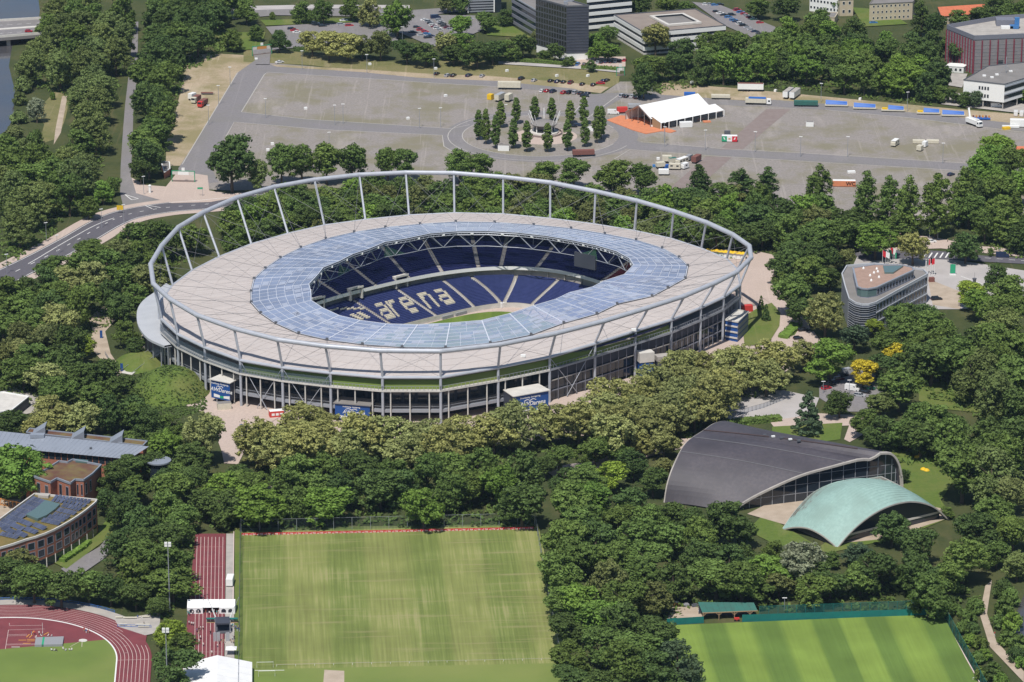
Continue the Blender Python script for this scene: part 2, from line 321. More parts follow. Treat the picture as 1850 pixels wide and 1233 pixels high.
def turf_mat(name, base, dark, ang, period, streak, dry=None):
    """mown turf: stripes of opposite lay, fine streaks and worn patches, in metres"""
    m = bpy.data.materials.new(name); m.use_nodes = True; MATS[name] = m; nt = m.node_tree; L = nt.links; b = nt.nodes['Principled BSDF']; b.inputs['Roughness'].default_value = 0.9; b.inputs['Specular IOR Level'].default_value = 0.15
    tc = N(nt, 'ShaderNodeTexCoord'); mp = N(nt, 'ShaderNodeMapping'); mp.inputs['Rotation'].default_value = (0, 0, ang); L.new(tc.outputs['Object'], mp.inputs['Vector'])
    sx = N(nt, 'ShaderNodeSeparateXYZ'); L.new(mp.outputs[0], sx.inputs[0])
    w = N(nt, 'ShaderNodeMath', operation='MULTIPLY'); w.inputs[1].default_value = 2 * math.pi / period; L.new(sx.outputs[0], w.inputs[0])
    mb1 = N(nt, 'ShaderNodeMapping'); mb1.inputs['Scale'].default_value = (1, 0.0006, 1); L.new(mp.outputs[0], mb1.inputs['Vector'])
    nl = N(nt, 'ShaderNodeTexNoise'); nl.inputs['Scale'].default_value = 0.11; nl.inputs['Detail'].default_value = 2; L.new(mb1.outputs[0], nl.inputs['Vector'])
    sn = N(nt, 'ShaderNodeMath', operation='SINE'); L.new(w.outputs[0], sn.inputs[0])
    ad = N(nt, 'ShaderNodeMath', operation='MULTIPLY_ADD'); ad.inputs[1].default_value = 3.2; ad.inputs[2].default_value = -1.6; L.new(nl.outputs[0], ad.inputs[0])
    sm = N(nt, 'ShaderNodeMath', operation='ADD'); L.new(sn.outputs[0], sm.inputs[0]); L.new(ad.outputs[0], sm.inputs[1])
    sq = N(nt, 'ShaderNodeMapRange'); sq.inputs[1].default_value = -0.30; sq.inputs[2].default_value = 0.30; L.new(sm.outputs[0], sq.inputs[0])
    mx = N(nt, 'ShaderNodeMix', data_type='RGBA'); mx.inputs[6].default_value = (*base, 1); mx.inputs[7].default_value = (*dark, 1); L.new(sq.outputs[0], mx.inputs[0])
    ms = N(nt, 'ShaderNodeMapping'); ms.inputs['Scale'].default_value = (1.6, 0.03, 1); L.new(mp.outputs[0], ms.inputs['Vector'])
    nz = N(nt, 'ShaderNodeTexNoise'); nz.inputs['Scale'].default_value = 1.0; nz.inputs['Detail'].default_value = 5; L.new(ms.outputs[0], nz.inputs['Vector'])
    n2 = N(nt, 'ShaderNodeTexNoise'); n2.inputs['Scale'].default_value = 0.05; n2.inputs['Detail'].default_value = 6; L.new(mp.outputs[0], n2.inputs['Vector'])
    mr = N(nt, 'ShaderNodeMapRange'); mr.inputs[1].default_value = 0.3; mr.inputs[2].default_value = 0.7; mr.inputs[3].default_value = 1 - 0.28 * streak; mr.inputs[4].default_value = 1 + 0.28 * streak; L.new(nz.outputs[0], mr.inputs[0])
    vm = N(nt, 'ShaderNodeVectorMath', operation='SCALE'); L.new(mx.outputs[2], vm.inputs[0]); L.new(mr.outputs[0], vm.inputs['Scale']); out = vm.outputs[0]
    m5 = N(nt, 'ShaderNodeMapRange'); m5.inputs[1].default_value = 0.35; m5.inputs[2].default_value = 0.65; m5.inputs[3].default_value = 0.88; m5.inputs[4].default_value = 1.12; L.new(n2.outputs[0], m5.inputs[0])
    v2 = N(nt, 'ShaderNodeVectorMath', operation='SCALE'); L.new(out, v2.inputs[0]); L.new(m5.outputs[0], v2.inputs['Scale']); out = v2.outputs[0]
    if dry:
        mc = N(nt, 'ShaderNodeMapping'); mc.inputs['Scale'].default_value = (0.035, 0.5, 1); L.new(mp.outputs[0], mc.inputs['Vector'])
        nc = N(nt, 'ShaderNodeTexNoise'); nc.inputs['Scale'].default_value = 1.0; nc.inputs['Detail'].default_value = 6; L.new(mc.outputs[0], nc.inputs['Vector'])
        mcr = N(nt, 'ShaderNodeMapRange'); mcr.inputs[1].default_value = 0.56; mcr.inputs[2].default_value = 0.72; mcr.inputs[4].default_value = 0.5; L.new(nc.outputs[0], mcr.inputs[0])
        m6 = N(nt, 'ShaderNodeMix', data_type='RGBA'); m6.inputs[7].default_value = (*dry, 1); L.new(mcr.outputs[0], m6.inputs[0]); L.new(out, m6.inputs[6]); out = m6.outputs[2]
        pr = N(nt, 'ShaderNodeMath', operation='MULTIPLY'); L.new(nz.outputs[0], pr.inputs[0]); L.new(n2.outputs[0], pr.inputs[1])
        m3 = N(nt, 'ShaderNodeMapRange'); m3.inputs[1].default_value = 0.285; m3.inputs[2].default_value = 0.42; m3.inputs[4].default_value = 0.55; L.new(pr.outputs[0], m3.inputs[0])
        m4 = N(nt, 'ShaderNodeMix', data_type='RGBA'); m4.inputs[7].default_value = (*dry, 1); L.new(m3.outputs[0], m4.inputs[0]); L.new(out, m4.inputs[6]); out = m4.outputs[2]
    L.new(out, b.inputs['Base Color'])
# skinned figures and lettering are made once, before the scene fills up
def person_src(pose):
    """one continuous skinned body in metres, feet at 0, facing -y"""
    V, E_, Rd = [], [], []
    def a(p, r, par=None): V.append(p); Rd.append(r); (E_.append((par, len(V) - 1)) if par is not None else None); return len(V) - 1
    sit = pose == 'sit'; st = .22 if pose == 'walk' else .04; hz = .52 if sit else .92
    pel = a((0, 0, hz), .15); ch = a((0, -.02, hz + .28), .155, pel); sh = a((0, 0, hz + .50), .13, ch); nk = a((0, -.01, hz + .58), .06, sh); hd = a((0, -.03, hz + .70), .105, nk); a((0, -.02, hz + .80), .075, hd)
    for s in (-1, 1):
        hp = a((s * .10, 0, hz - .04), .10, pel)
        if sit: kn = a((s * .12, -.44, hz), .075, hp); an = a((s * .12, -.46, .08), .05, kn); a((s * .12, -.62, .05), .045, an)
        else: kn = a((s * .11, -st * s * .6, .48), .07, hp); an = a((s * .11, st * s, .08), .05, kn); a((s * .11, st * s - .16, .04), .045, an)
        sd = a((s * .20, 0, hz + .46), .075, sh); el = a((s * .27, .03 - st * s * .5, hz + .20), .05, sd); wr = a((s * .25, -.12 + st * s * .6, hz - .02 + (.1 if sit else 0)), .038, el); a((s * .24, -.16 + st * s * .6, hz - .12 + (.1 if sit else 0)), .032, wr)
    me = bpy.data.meshes.new('person'); me.from_pydata(V, E_, []); o = bpy.data.objects.new('person_src', me); COL.objects.link(o); m = o.modifiers.new('s', 'SKIN'); o.modifiers.new('u', 'SUBSURF').levels = 1
    for i, sv in enumerate(me.skin_vertices[0].data): sv.radius = (Rd[i], Rd[i] * .85); sv.use_root = i == 0
    dg = bpy.context.evaluated_depsgraph_get(); out = bpy.data.meshes.new_from_object(o.evaluated_get(dg)); bpy.data.objects.remove(o); out.name = 'person'
    return out, hz
PSRC = {p: person_src(p) for p in ('stand', 'walk', 'sit')}
def person_mesh(pose, shirt, legs):
    src, hz = PSRC[pose]; out = src.copy()
    out.materials.clear()
    for mm in ('skin', shirt, legs, 'hair'): out.materials.append(MATS[mm])
    for f in out.polygons:
        c = f.center; z = c.z
        if z > hz + .60: f.material_index = 3 if (c.y > -.02 or z > hz + .76) else 0
        elif z > hz + .54: f.material_index = 0
        elif z > hz + .02 and abs(c.x) < .30 and not (abs(c.x) > .22 and z < hz + .22): f.material_index = 1
        elif abs(c.x) > .215 and z > hz - .2: f.material_index = 0
        else: f.material_index = 2
        f.use_smooth = True
    return out
TXC = {}
_text_mesh = text_mesh
def text_mesh(txt, size, depth=0.02, shear=0.0, align='CENTER', bold=0.0):
    me = TXC[txt].copy(); me.transform(Matrix.Scale(size, 4)); return me
for _t, _s, _b in (('WC', 0, .02), ('AWDarena', .25, .012), ('Erstklassig. Einzigartig.', 0, .012), ('TUI', 0, .04)): TXC[_t] = _text_mesh(_t, 1.0, .015, _s, bold=_b)
# ---------------------------------------------------------------- the ground and everything laid on it
CS = Vector((-20, 0, 0)); AX = R(40); E1 = Vector((math.cos(AX), math.sin(AX), 0)); E2 = Vector((-math.sin(AX), math.cos(AX), 0))
def ELL(a, b, ang, c, t): return Vector((c[0] + a * math.cos(t) * math.cos(ang) - b * math.sin(t) * math.sin(ang), c[1] + a * math.cos(t) * math.sin(ang) + b * math.sin(t) * math.cos(ang), 0))
HOLE = [ELL(106, 89, R(39), (-25, 0), 2 * math.pi * k / 72) for k in range(72)]
def ring_sheet(name, inner, outer, z, m):
    mb = MB(); n = len(inner)
    for k in range(n):
        j = (k + 1) % n; mb.quad(inner[k] + Vector((0, 0, z)), outer[k] + Vector((0, 0, z)), outer[j] + Vector((0, 0, z)), inner[j] + Vector((0, 0, z)))
    o = mb.build(name, m); o['kind'] = 'structure'
    return o
ring_sheet('ground', HOLE, [ELL(150, 135, R(39), (-25, 0), 2 * math.pi * k / 72) for k in range(72)], 0, 'grass_wild')
_o = [ELL(150, 135, R(39), (-25, 0), 2 * math.pi * k / 72) for k in range(72)]
ring_sheet('ground', _o, [(p - CS) * 10 + CS for p in _o], 0, 'grass_wild')
ring_sheet('stadium_forecourt', HOLE, [ELL(136, 124, R(39), (-14, -4), 2 * math.pi * k / 72) for k in range(72)], 0.02, 'paving'); LVL[0] = 0.03
sheet('river', [(-160, -60), (62, -60), (72, 20), (66, 60), (22, 84), (16, 120), (27, 165), (24, 215), (-4, 262), (-160, 330)], 'water')
sheet('river', [(1822, 1140), (1850, 1075), (1990, 1000), (1990, 1290), (1870, 1250)], 'water')
sheet('river_bank', [(62, 205), (105, 160), (126, 180), (118, 215), (105, 250), (70, 262), (80, 225)], 'dry_grass')
sheet('river_path', [(112, 175), (122, 172), (110, 240), (97, 262), (100, 235)], 'sand_path')
# the square
sheet('square', [(463, 112), (560, 120), (700, 134), (870, 150), (1000, 166), (1085, 172), (1120, 148), (1150, 148), (1195, 172), (1340, 182), (1500, 196), (1650, 212), (1990, 245), (1990, 380), (1700, 400), (1400, 380), (1200, 360), (900, 340), (600, 340), (420, 345), (322, 340), (320, 310), (345, 290), (390, 220), (430, 150)], 'square_gravel')
sheet('worn_verge', [(335, 100), (400, 98), (440, 100), (480, 115), (429, 132), (357, 251), (329, 300), (300, 300), (300, 260), (318, 200), (330, 150)], 'dirt')
sheet('worn_verge', [(440, 88), (480, 88), (560, 97), (700, 112), (940, 108), (1085, 118), (1120, 132), (1118, 150), (1085, 168), (1000, 161), (900, 146), (755, 140), (655, 130), (560, 118), (440, 112)], 'dry_grass')
sheet('dirt_strip', [(484, 117), (655, 126), (760, 133), (900, 139), (1030, 150), (1100, 158), (1085, 169), (1037, 163), (899, 148), (755, 142), (655, 132), (484, 122)], 'dirt')
sheet('dirt_strip', [(1195, 150), (1330, 160), (1500, 176), (1700, 195), (1850, 208), (1990, 216), (1990, 243), (1850, 229), (1649, 208), (1491, 192), (1346, 182), (1195, 174)], 'dirt')
sheet('square_road', [(429, 132), (463, 108), (500, 121), (655, 131), (755, 141), (899, 147), (1037, 161), (1075, 172), (1065, 172), (899, 157), (789, 151), (688, 144), (520, 134), (483, 132), (477, 136), (436, 203), (554, 216), (815, 233), (849, 226), (870, 220), (880, 236), (850, 250), (820, 276), (819, 275), (802, 265), (799, 245), (588, 235), (423, 221), (407, 246), (380, 300), (395, 330), (330, 335), (322, 305), (357, 251)], 'asphalt')
def ellpx(cx, cy, rx, n=48, k=0.262): return [(cx + rx * math.cos(2 * math.pi * i / n), cy + rx * k * math.sin(2 * math.pi * i / n)) for i in range(n)]
sheet('roundabout', ellpx(977, 247, 176), 'asphalt')
sheet('square_road', [(1065, 171), (1118, 168), (1232, 174), (1346, 183), (1398, 181), (1491, 188), (1649, 204), (1990, 240), (1990, 255), (1649, 214), (1491, 199), (1398, 193), (1346, 193), (1232, 185), (1124, 178), (1060, 215), (1120, 240), (1158, 258), (1316, 271), (1450, 278), (1723, 295), (1990, 315), (1990, 328), (1719, 307), (1450, 291), (1282, 281), (1138, 270), (1000, 240), (1020, 222)], 'asphalt')
sheet('roundabout_island', ellpx(977, 246, 141), 'square_gravel')
sheet('brown_walk', [(1384, 198), (1428, 198), (1341, 271), (1300, 271)], 'brown_paving')
sheet('brown_walk', [(1276, 283), (1322, 285), (1255, 345), (1205, 345)], 'brown_paving')
sheet('pavilion_court', ellpx(985, 247, 58), 'paving')
# kerb lines of the square
mb = MB(); z = LVL[0] + 0.005; LVL[0] += 0.01
for ln in ([(477, 136), (483, 131), (560, 136), (688, 144), (789, 151), (899, 157)], [(477, 136), (436, 203), (554, 216), (815, 233), (849, 226)], [(407, 250), (423, 221), (588, 235), (799, 245), (802, 265), (819, 275)], [(429, 132), (357, 251), (329, 298)],
           [(1158, 257), (1316, 270), (1450, 277), (1723, 294), (1850, 303)], [(1110, 288), (1138, 271), (1282, 282), (1450, 292), (1719, 308), (1850, 318)], [(1491, 199), (1649, 214), (1850, 240)], [(1118, 172), (1060, 215)], [(1065, 172), (1022, 222), (1000, 226)]):
    ribbon([G(*p) for p in ln], 0.45, z, mb)
for q in (ellpx(977, 246, 142), ellpx(977, 247, 168)): ribbon([G(*p) for p in q[3:46]], 0.4, z, mb)
tag(mb.build('square_kerb', 'kerb'), kind='structure')
# streets on the left
sheet('avenue', [(242, 40), (250, 40), (248, 120), (246, 160), (241, 200), (240, 240), (238, 290), (236, 320), (262, 350), (300, 356), (312, 372), (250, 384), (225, 384), (217, 350), (218, 300), (222, 240), (226, 190), (232, 140)], 'asphalt')
MAINL = smooth_line([G(*p) for p in [(-90, 560), (0, 506), (80, 466), (140, 434), (190, 405), (232, 388), (300, 376), (370, 370), (450, 362), (560, 352)]], 6)
ww = LVL[0] + 0.005; LVL[0] += 0.03
tag(ribbon(MAINL, 25, ww).build('pavement', 'paving'), kind='structure')
tag(ribbon(MAINL, 15.5, ww + 0.008).build('main_road', 'dark_asphalt'), kind='structure')
sheet('gate_forecourt', [(246, 350), (238, 322), (262, 335), (300, 338), (322, 310), (375, 318), (378, 345), (440, 355), (380, 366), (310, 368)], 'paving')
mb = MB(); z = LVL[0] + 0.005; LVL[0] += 0.01
for i in range(8, len(MAINL) - 4, 2): ribbon([MAINL[i], MAINL[i].lerp(MAINL[i + 1], 0.6)], 0.35, z, mb)
for off in (-7.0, 7.0):
    pts = []
    for i in range(1, len(MAINL) - 1):
        d = (MAINL[i + 1] - MAINL[i - 1]).normalized(); pts.append(MAINL[i] + Vector((-d.y, d.x, 0)) * off)
    ribbon(pts, 0.3, z, mb)
pts = []
for i in range(10, 28):
    d = (MAINL[i + 1] - MAINL[i - 1]).normalized(); pts.append(MAINL[i] + Vector((-d.y, d.x, 0)) * (1.2 + 2.2 * math.sin((i - 10) / 17 * math.pi)))
ribbon(pts, 0.35, z, mb)
for a, b in (((225, 352), (238, 362)), ((238, 362), (250, 360)), ((250, 360), (225, 352)), ((262, 372), (275, 378)), ((268, 372), (290, 376))): ribbon([G(*a), G(*b)], 0.4, z, mb)
tag(mb.build('road_marking', 'white_paint'), kind='structure')
# stadium surroundings
sheet('stadium_path', [(160, 575), (200, 545), (208, 580), (190, 600), (200, 640), (222, 672), (212, 682), (186, 655), (160, 625), (168, 600)], 'sand_path')
sheet('stadium_path', [(400, 735), (520, 745), (480, 770), (450, 800), (430, 840), (405, 838), (400, 815), (380, 760)], 'paving')
sheet('side_plaza', [(1300, 470), (1345, 450), (1400, 462), (1412, 500), (1398, 520), (1412, 545), (1448, 575), (1460, 605), (1420, 640), (1390, 625), (1412, 590), (1408, 560), (1380, 540), (1340, 560), (1320, 520)], 'paving')
sheet('lawn_patch', [(1340, 575), (1372, 556), (1394, 548), (1410, 566), (1408, 590), (1386, 625), (1345, 625)], 'lawn')
sheet('lawn_patch', [(1409, 612), (1432, 582), (1448, 588), (1430, 615)], 'lawn')
sheet('front_plaza', [(1290, 700), (1340, 690), (1480, 720), (1470, 745), (1420, 760), (1330, 765), (1280, 740)], 'pale_paving')
sheet('hall_path', [(1390, 762), (1480, 748), (1560, 752), (1580, 735), (1570, 780), (1535, 800), (1525, 795), (1534, 770), (1400, 775)], 'paving')
sheet('hall_lawn', [(1395, 772), (1522, 765), (1518, 795), (1480, 800), (1440, 795), (1395, 780)], 'lawn')
sheet('park_path', [(980, 848), (1040, 838), (1062, 838), (1120, 818), (1215, 795), (1290, 790), (1290, 797), (1180, 824), (1070, 852), (1000, 862)], 'paving')
sheet('park_path', [(420, 845), (520, 870), (560, 880), (520, 890), (440, 875)], 'paving')
sheet('car_park', [(1480, 700), (1545, 660), (1600, 690), (1610, 720), (1560, 745), (1520, 745), (1480, 720)], 'asphalt')
sheet('car_park', [(1420, 610), (1470, 600), (1500, 640), (1455, 650)], 'paving')
sheet('office_forecourt', [(1530, 505), (1560, 440), (1640, 450), (1720, 470), (1850, 490), (1990, 505), (1990, 590), (1850, 552), (1730, 560), (1680, 560), (1600, 560)], 'pale_paving')
sheet('office_terrace', [(1676, 505), (1740, 530), (1735, 560), (1685, 552)], 'sand_path')
sheet('north_walk', [(1540, 455), (1600, 425), (1680, 428), (1760, 445), (1850, 452), (1990, 460), (1990, 475), (1850, 466), (1700, 450)], 'paving')
sheet('cross_road', [(1540, 458), (1640, 452), (1700, 455), (1760, 462), (1850, 468), (1990, 478), (1990, 492), (1850, 478), (1700, 470), (1640, 468), (1560, 474)], 'dark_asphalt')
mb = MB(); z = LVL[0] + 0.005; LVL[0] += 0.01
for k in range(5): ribbon([G(1668 + 10 * k, 467), G(1674 + 10 * k, 458)], 0.6, z, mb)
for k in range(6): ribbon([G(1735 + 22 * k, 464 + 1.6 * k), G(1746 + 22 * k, 464.8 + 1.6 * k)], 0.3, z, mb)
ribbon([G(1735, 500), G(1790, 520), G(1850, 530)], 0.3, z, mb)
tag(mb.build('road_marking', 'white_paint'), kind='structure')
sheet('hall_meadow', [(1600, 820), (1640, 815), (1720, 815), (1730, 860), (1700, 905), (1720, 935), (1660, 960), (1590, 980), (1500, 1000), (1400, 985), (1350, 960), (1380, 930), (1480, 990), (1600, 900)], 'lawn')
sheet('park_lawn', [(1660, 700), (1700, 690), (1740, 710), (1800, 740), (1800, 750), (1700, 740), (1660, 730)], 'lawn')
sheet('hall_terrace', [(1350, 930), (1420, 950), (1500, 985), (1600, 975), (1722, 935), (1700, 920), (1600, 900), (1480, 905), (1400, 905)], 'sand_path')
sheet('riverside_path', [(1780, 1060), (1792, 1050), (1783, 1110), (1800, 1160), (1850, 1215), (1850, 1235), (1788, 1170), (1770, 1112)], 'sand_path')
# sports grounds
_d = (G(440, 968) - G(438, 1200)).normalized(); _n = Vector((_d.y, -_d.x, 0)); ANG1 = -math.atan2(_n.y, _n.x)
turf_mat('turf_worn', (0.205, 0.228, 0.072), (0.158, 0.196, 0.054), ANG1, 26.0, 0.6, (0.31, 0.275, 0.14))
_d = (G(1559, 1126) - G(1606, 1233)).normalized(); _n = Vector((_d.y, -_d.x, 0)); ANG2 = -math.atan2(_n.y, _n.x)
turf_mat('turf_striped', (0.180, 0.258, 0.052), (0.112, 0.178, 0.040), ANG2, 17.6, 0.25)
turf_mat('turf_arena', (0.13, 0.19, 0.035), (0.105, 0.165, 0.03), 0.0, 11.0, 0.2)
mat('turf_plain', (0.155, 0.215, 0.045), 0.9, (0.125, 0.18, 0.038), 0.06, c3=(0.19, 0.225, 0.06), scale3=0.02)
sheet('pitch_surround', [(424, 956), (972, 948), (1040, 1260), (424, 1260)], 'turf_worn')
sheet('practice_pitch', [(444, 972), (962, 961), (1004, 1196), (446, 1206)], 'turf_worn')
sheet('pitch_verge', [(424, 958), (437, 958), (440, 1260), (424, 1260)], 'lawn')
sheet('pitch_surround', [(430, 1212), (1010, 1200), (1030, 1290), (430, 1290)], 'turf_plain')
sheet('shot_put_sector', [(586, 1212), (622, 1214), (622, 1290), (580, 1290)], 'sand_path')
sheet('training_pitch', [(1180, 1133), (1703, 1111), (1790, 1280), (1180, 1280)], 'turf_striped')
sheet('sprint_track', [(353, 966), (408, 966), (404, 1260), (325, 1260)], 'track_red')
sheet('track_walk', [(409, 966), (422, 966), (424, 1260), (405, 1260)], 'concrete')
mb = MB(); z = LVL[0] + 0.005; LVL[0] += 0.01
for k in range(8):
    ribbon([G(402.8 - 6.62 * k, 972), G(401.6 - 6.86 * k, 1075), G(400.4 - 7.15 * k, 1233)], 0.14, z, mb)
for y in (990, 1026, 1063, 1180): ribbon([G(403, y), G(358, y)], 0.06, z, mb)
ribbon([G(422.5, 962), G(421, 1090)], 0.25, z, mb)
tag(mb.build('lane_line', 'line_paint'), kind='structure')
J = G(211, 1195); TD = (G(211.2, 1193) - G(207.6, 1233)).normalized(); TN = Vector((TD.y, -TD.x, 0)); TC = J - TN * 36.5
def arc(r, t0=-20, t1=200, n=60): return [TC + TN * r * math.cos(R(t0 + (t1 - t0) * i / n)) + TD * r * math.sin(R(t0 + (t1 - t0) * i / n)) for i in range(n + 1)]
def oval(r, back=40): return [TC + TN * r - TD * back] + arc(r, 0, 180, 60) + [TC - TN * r - TD * back]
def wsheet(name, pts, m): return sheet(name, pts, m, px=False)
wsheet('running_track', oval(47.2), 'track_red')
wsheet('infield', oval(36.4), 'track_red')
wsheet('infield_lawn', [TC - TN * 36.3 + TD * 2, *[p for p in arc(36.3, 180, 150, 8)][1:3], *[p for p in arc(36.3, 27, 0, 10)], TC + TN * 36.3 - TD * 40, TC - TN * 36.3 - TD * 40], 'turf_plain')
mb = MB(); z = LVL[0] + 0.005; LVL[0] += 0.01
for k in range(1, 9): ribbon(oval(36.5 + 1.22 * k), 0.13, z, mb)
for a, b in ((0, 0), (10, 10), (20, 20)): pass
ribbon([TC + TN * 36.5, TC + TN * 46.2], 0.12, z, mb)
for t in (8, 16, 24, 32): ribbon([TC + (TN * math.cos(R(t)) + TD * math.sin(R(t))) * (37.8 + t * 0.12), TC + (TN * math.cos(R(t)) + TD * math.sin(R(t))) * (39 + t * 0.12)], 0.12, z, mb)
q = lambda x, y: G(x / 6.167, 1080 + y / 6.167)
for ln in ([(105, 295), (105, 325), (480, 320)], [(95, 372), (500, 360)], [(95, 372), (60, 585)], [(85, 425), (300, 420)], [(80, 440), (300, 432)], [(70, 530), (390, 525)], [(65, 540), (390, 535)], [(780, 560), (890, 500)], [(915, 500), (912, 560)]): ribbon([q(*p) for p in ln], 0.13, z, mb)
tag(mb.build('lane_line', 'line_paint'), kind='structure')
mb = MB(); o_ = oval(36.5)
for i in range(len(o_) - 1): mb.beam(o_[i] + Vector((0, 0, z + 0.04)), o_[i + 1] + Vector((0, 0, z + 0.04)), 0.42, 0.12)
tag(mb.build('track_kerb', 'white'), kind='structure')
sheet('track_corner', [(214, 1134), (268, 1133), (262, 1170), (240, 1165)], 'track_red')
sheet('track_apron', [(205, 1118), (235, 1118), (290, 1108), (288, 1145), (262, 1150), (215, 1135)], 'concrete')
_o = [p for p in oval(51.5) if True]; 
mb = MB(); pts = [TC + (TN * math.cos(R(t)) + TD * math.sin(R(t))) * 49.4 for t in range(40, 140, 5)]
tag(ribbon(pts, 4.2, LVL[0] + 0.005).build('track_terrace', 'concrete'), kind='structure'); LVL[0] += 0.01
wsheet('throwing_circle', [q(925 + 48 * math.cos(t / 3), 489 + 17 * math.sin(t / 3)) for t in range(19)], 'pale_concrete')
# school grounds
sheet('school_yard', [(-60, 905), (40, 905), (60, 930), (-60, 985)], 'sand_path')
sheet('school_street', [(110, 1030), (180, 990), (192, 975), (210, 985), (190, 1010), (135, 1048)], 'asphalt')
sheet('school_green', [(90, 1015), (180, 955), (200, 935), (215, 960), (120, 1030)], 'lawn')
sheet('school_yard', [(-60, 745), (20, 700), (60, 715), (100, 722), (70, 745), (-60, 775)], 'concrete')
# top edge: car parks and streets
sheet('north_street', [(380, 22), (520, 17), (700, 18), (740, 20), (860, 12), (860, 19), (740, 33), (640, 31), (500, 29), (380, 40)], 'asphalt')
sheet('north_pavement', [(380, 14), (560, 10), (740, 11), (740, 17), (560, 17), (380, 22)], 'pale_paving')
sheet('north_car_park', [(480, 50), (560, 45), (660, 42), (700, 45), (720, 75), (560, 85), (490, 92), (500, 75)], 'asphalt')
sheet('north_car_park', [(700, 30), (760, 28), (880, 30), (905, 40), (840, 70), (840, 85), (780, 85), (720, 60)], 'asphalt')
sheet('east_car_park', [(1250, 5), (1300, 10), (1400, 50), (1410, 65), (1360, 70), (1310, 48)], 'asphalt')
sheet('side_car_park', [(1040, 105), (1130, 104), (1130, 122), (1045, 126)], 'paving')
sheet('hedge_walk', [(900, 112), (1060, 122), (1120, 128), (1120, 133), (1060, 127), (900, 117)], 'pale_paving')
sheet('gate_road', [(455, 85), (490, 85), (487, 118), (462, 118)], 'asphalt')
sheet('bike_court', [(1700, 133), (1748, 135), (1738, 160), (1690, 152)], 'concrete')
sheet('white_building_yard', [(1700, 165), (1850, 190), (1990, 200), (1990, 215), (1850, 207), (1700, 190)], 'concrete')
sheet('verge', [(380, 60), (480, 60), (470, 90), (400, 95)], 'lawn')
sheet('verge', [(470, 38), (640, 34), (640, 42), (480, 48)], 'lawn')
sheet('tower_lawn', [(870, 45), (960, 40), (960, 70), (880, 65)], 'lawn')
sheet('house_lawn', [(1540, 15), (1600, 20), (1640, 45), (1560, 50)], 'lawn')
# ---------------------------------------------------------------- the stadium
ZE, ZGO, ZGI = 18.0, 20.5, 22.5
PAIRS = [((272, 478), (287, 548)), ((292, 444), (312, 515)), ((322, 411), (347, 489)), ((367, 384), (396, 464)), ((428, 357), (454, 441)), ((495, 338), (520, 422)), ((568, 325), (586, 407)), ((649, 316), (660, 397)), ((733, 312), (739, 389)), ((820, 313), (821, 385)), ((909, 320), (909, 387)), ((994, 330), (994, 395)), ((1076, 346), (1073, 405)), ((1151, 363), (1146, 417)), ((1217, 382), (1212, 431)), ((1276, 402), (1267, 449)), ((1324, 424), (1313, 468)), ((1354, 445), (1332, 487)), ((1357, 466), (1337, 514)), ((1331, 492), (1307, 536)), ((1293, 511), (1266, 555)), ((1237, 535), (1213, 577)), ((1172, 556), (1148, 597)), ((1093, 580), (1075, 620)), ((1004, 603), (993, 644)), ((904, 623), (900, 663)), ((796, 635), (796, 681)), ((687, 634), (691, 681)), ((588, 626), (597, 673)), ((501, 614), (510, 663)), ((423, 594), (434, 650)), ((356, 570), (370, 627)), ((307, 541), (321, 603)), ((277, 513), (292, 576))]
NS = len(PAIRS)
def ring_pt(px, py):
    z = 31.0
    for _ in range(12): p = G(px, py, z); z = 0.5 * z + 0.5 * (30.8 - 0.017 * (p.x + 20) + 0.0257 * p.y)
    return p
RING = [ring_pt(*a) for a, b in PAIRS]; FEET = [G(b[0], b[1], ZE) for a, b in PAIRS]
def ell_at(a, b, ang, c, phi):             # point of an ellipse in direction phi from the stadium centre
    lo, hi = 5.0, 200.0; d = Vector((math.cos(phi), math.sin(phi), 0))
    for _ in range(40):
        m = (lo + hi) / 2; p = CS + d * m - Vector((c[0], c[1], 0)); u = p.x * math.cos(ang) + p.y * math.sin(ang); v = -p.x * math.sin(ang) + p.y * math.cos(ang)
        if (u / a) ** 2 + (v / b) ** 2 > 1: hi = m
        else: lo = m
    return CS + d * lo
PHI = [math.atan2(p.y - CS.y, p.x - CS.x) for p in FEET]
def up(p, z): return Vector((p.x, p.y, z))
def polar_ring(px, z):
    q = sorted((math.atan2(p.y - CS.y, p.x - CS.x), math.hypot(p.x - CS.x, p.y - CS.y)) for p in (G(x, y, z) for x, y in px)); n = len(q)
    def r(phi):
        tot = w_ = 0.0
        for a, d in q:
            t = abs((phi - a + math.pi) % (2 * math.pi) - math.pi); w = math.exp(-(t / 0.11) ** 2); tot += w * d; w_ += w
        return tot / w_
    return [up(CS + Vector((math.cos(t), math.sin(t), 0)) * r(t), z) for t in PHI]
GOUT = polar_ring([(454, 528), (458, 511), (485, 481), (525, 458), (568, 439), (615, 426), (699, 412), (766, 406), (830, 402), (907, 404), (977, 409), (1044, 416), (1105, 427), (1152, 436), (1185, 444), (1222, 463), (1244, 481), (1246, 494), (1229, 511), (1182, 530), (1098, 560), (1031, 582), (954, 607), (874, 622), (749, 630), (666, 625), (589, 615), (532, 602), (498, 585), (468, 565), (454, 548)], ZGO)
GIN = polar_ring([(557, 521), (560, 511), (578, 491), (615, 471), (662, 451), (716, 434), (783, 422), (850, 418), (910, 419), (964, 424), (1014, 431), (1065, 441), (1105, 451), (1133, 463), (1144, 474), (1145, 484), (1125, 498), (1081, 511), (1031, 528), (964, 553), (914, 568), (864, 580), (753, 587), (676, 583), (625, 575), (592, 561), (565, 545)], ZGI)
LCH = [up(p + (p - up(CS, ZGI)) * .015, ZGI - 6.6) for p in GIN]
def inset(k, f, z): return up(FEET[k].lerp(up(CS, ZE), f), z)
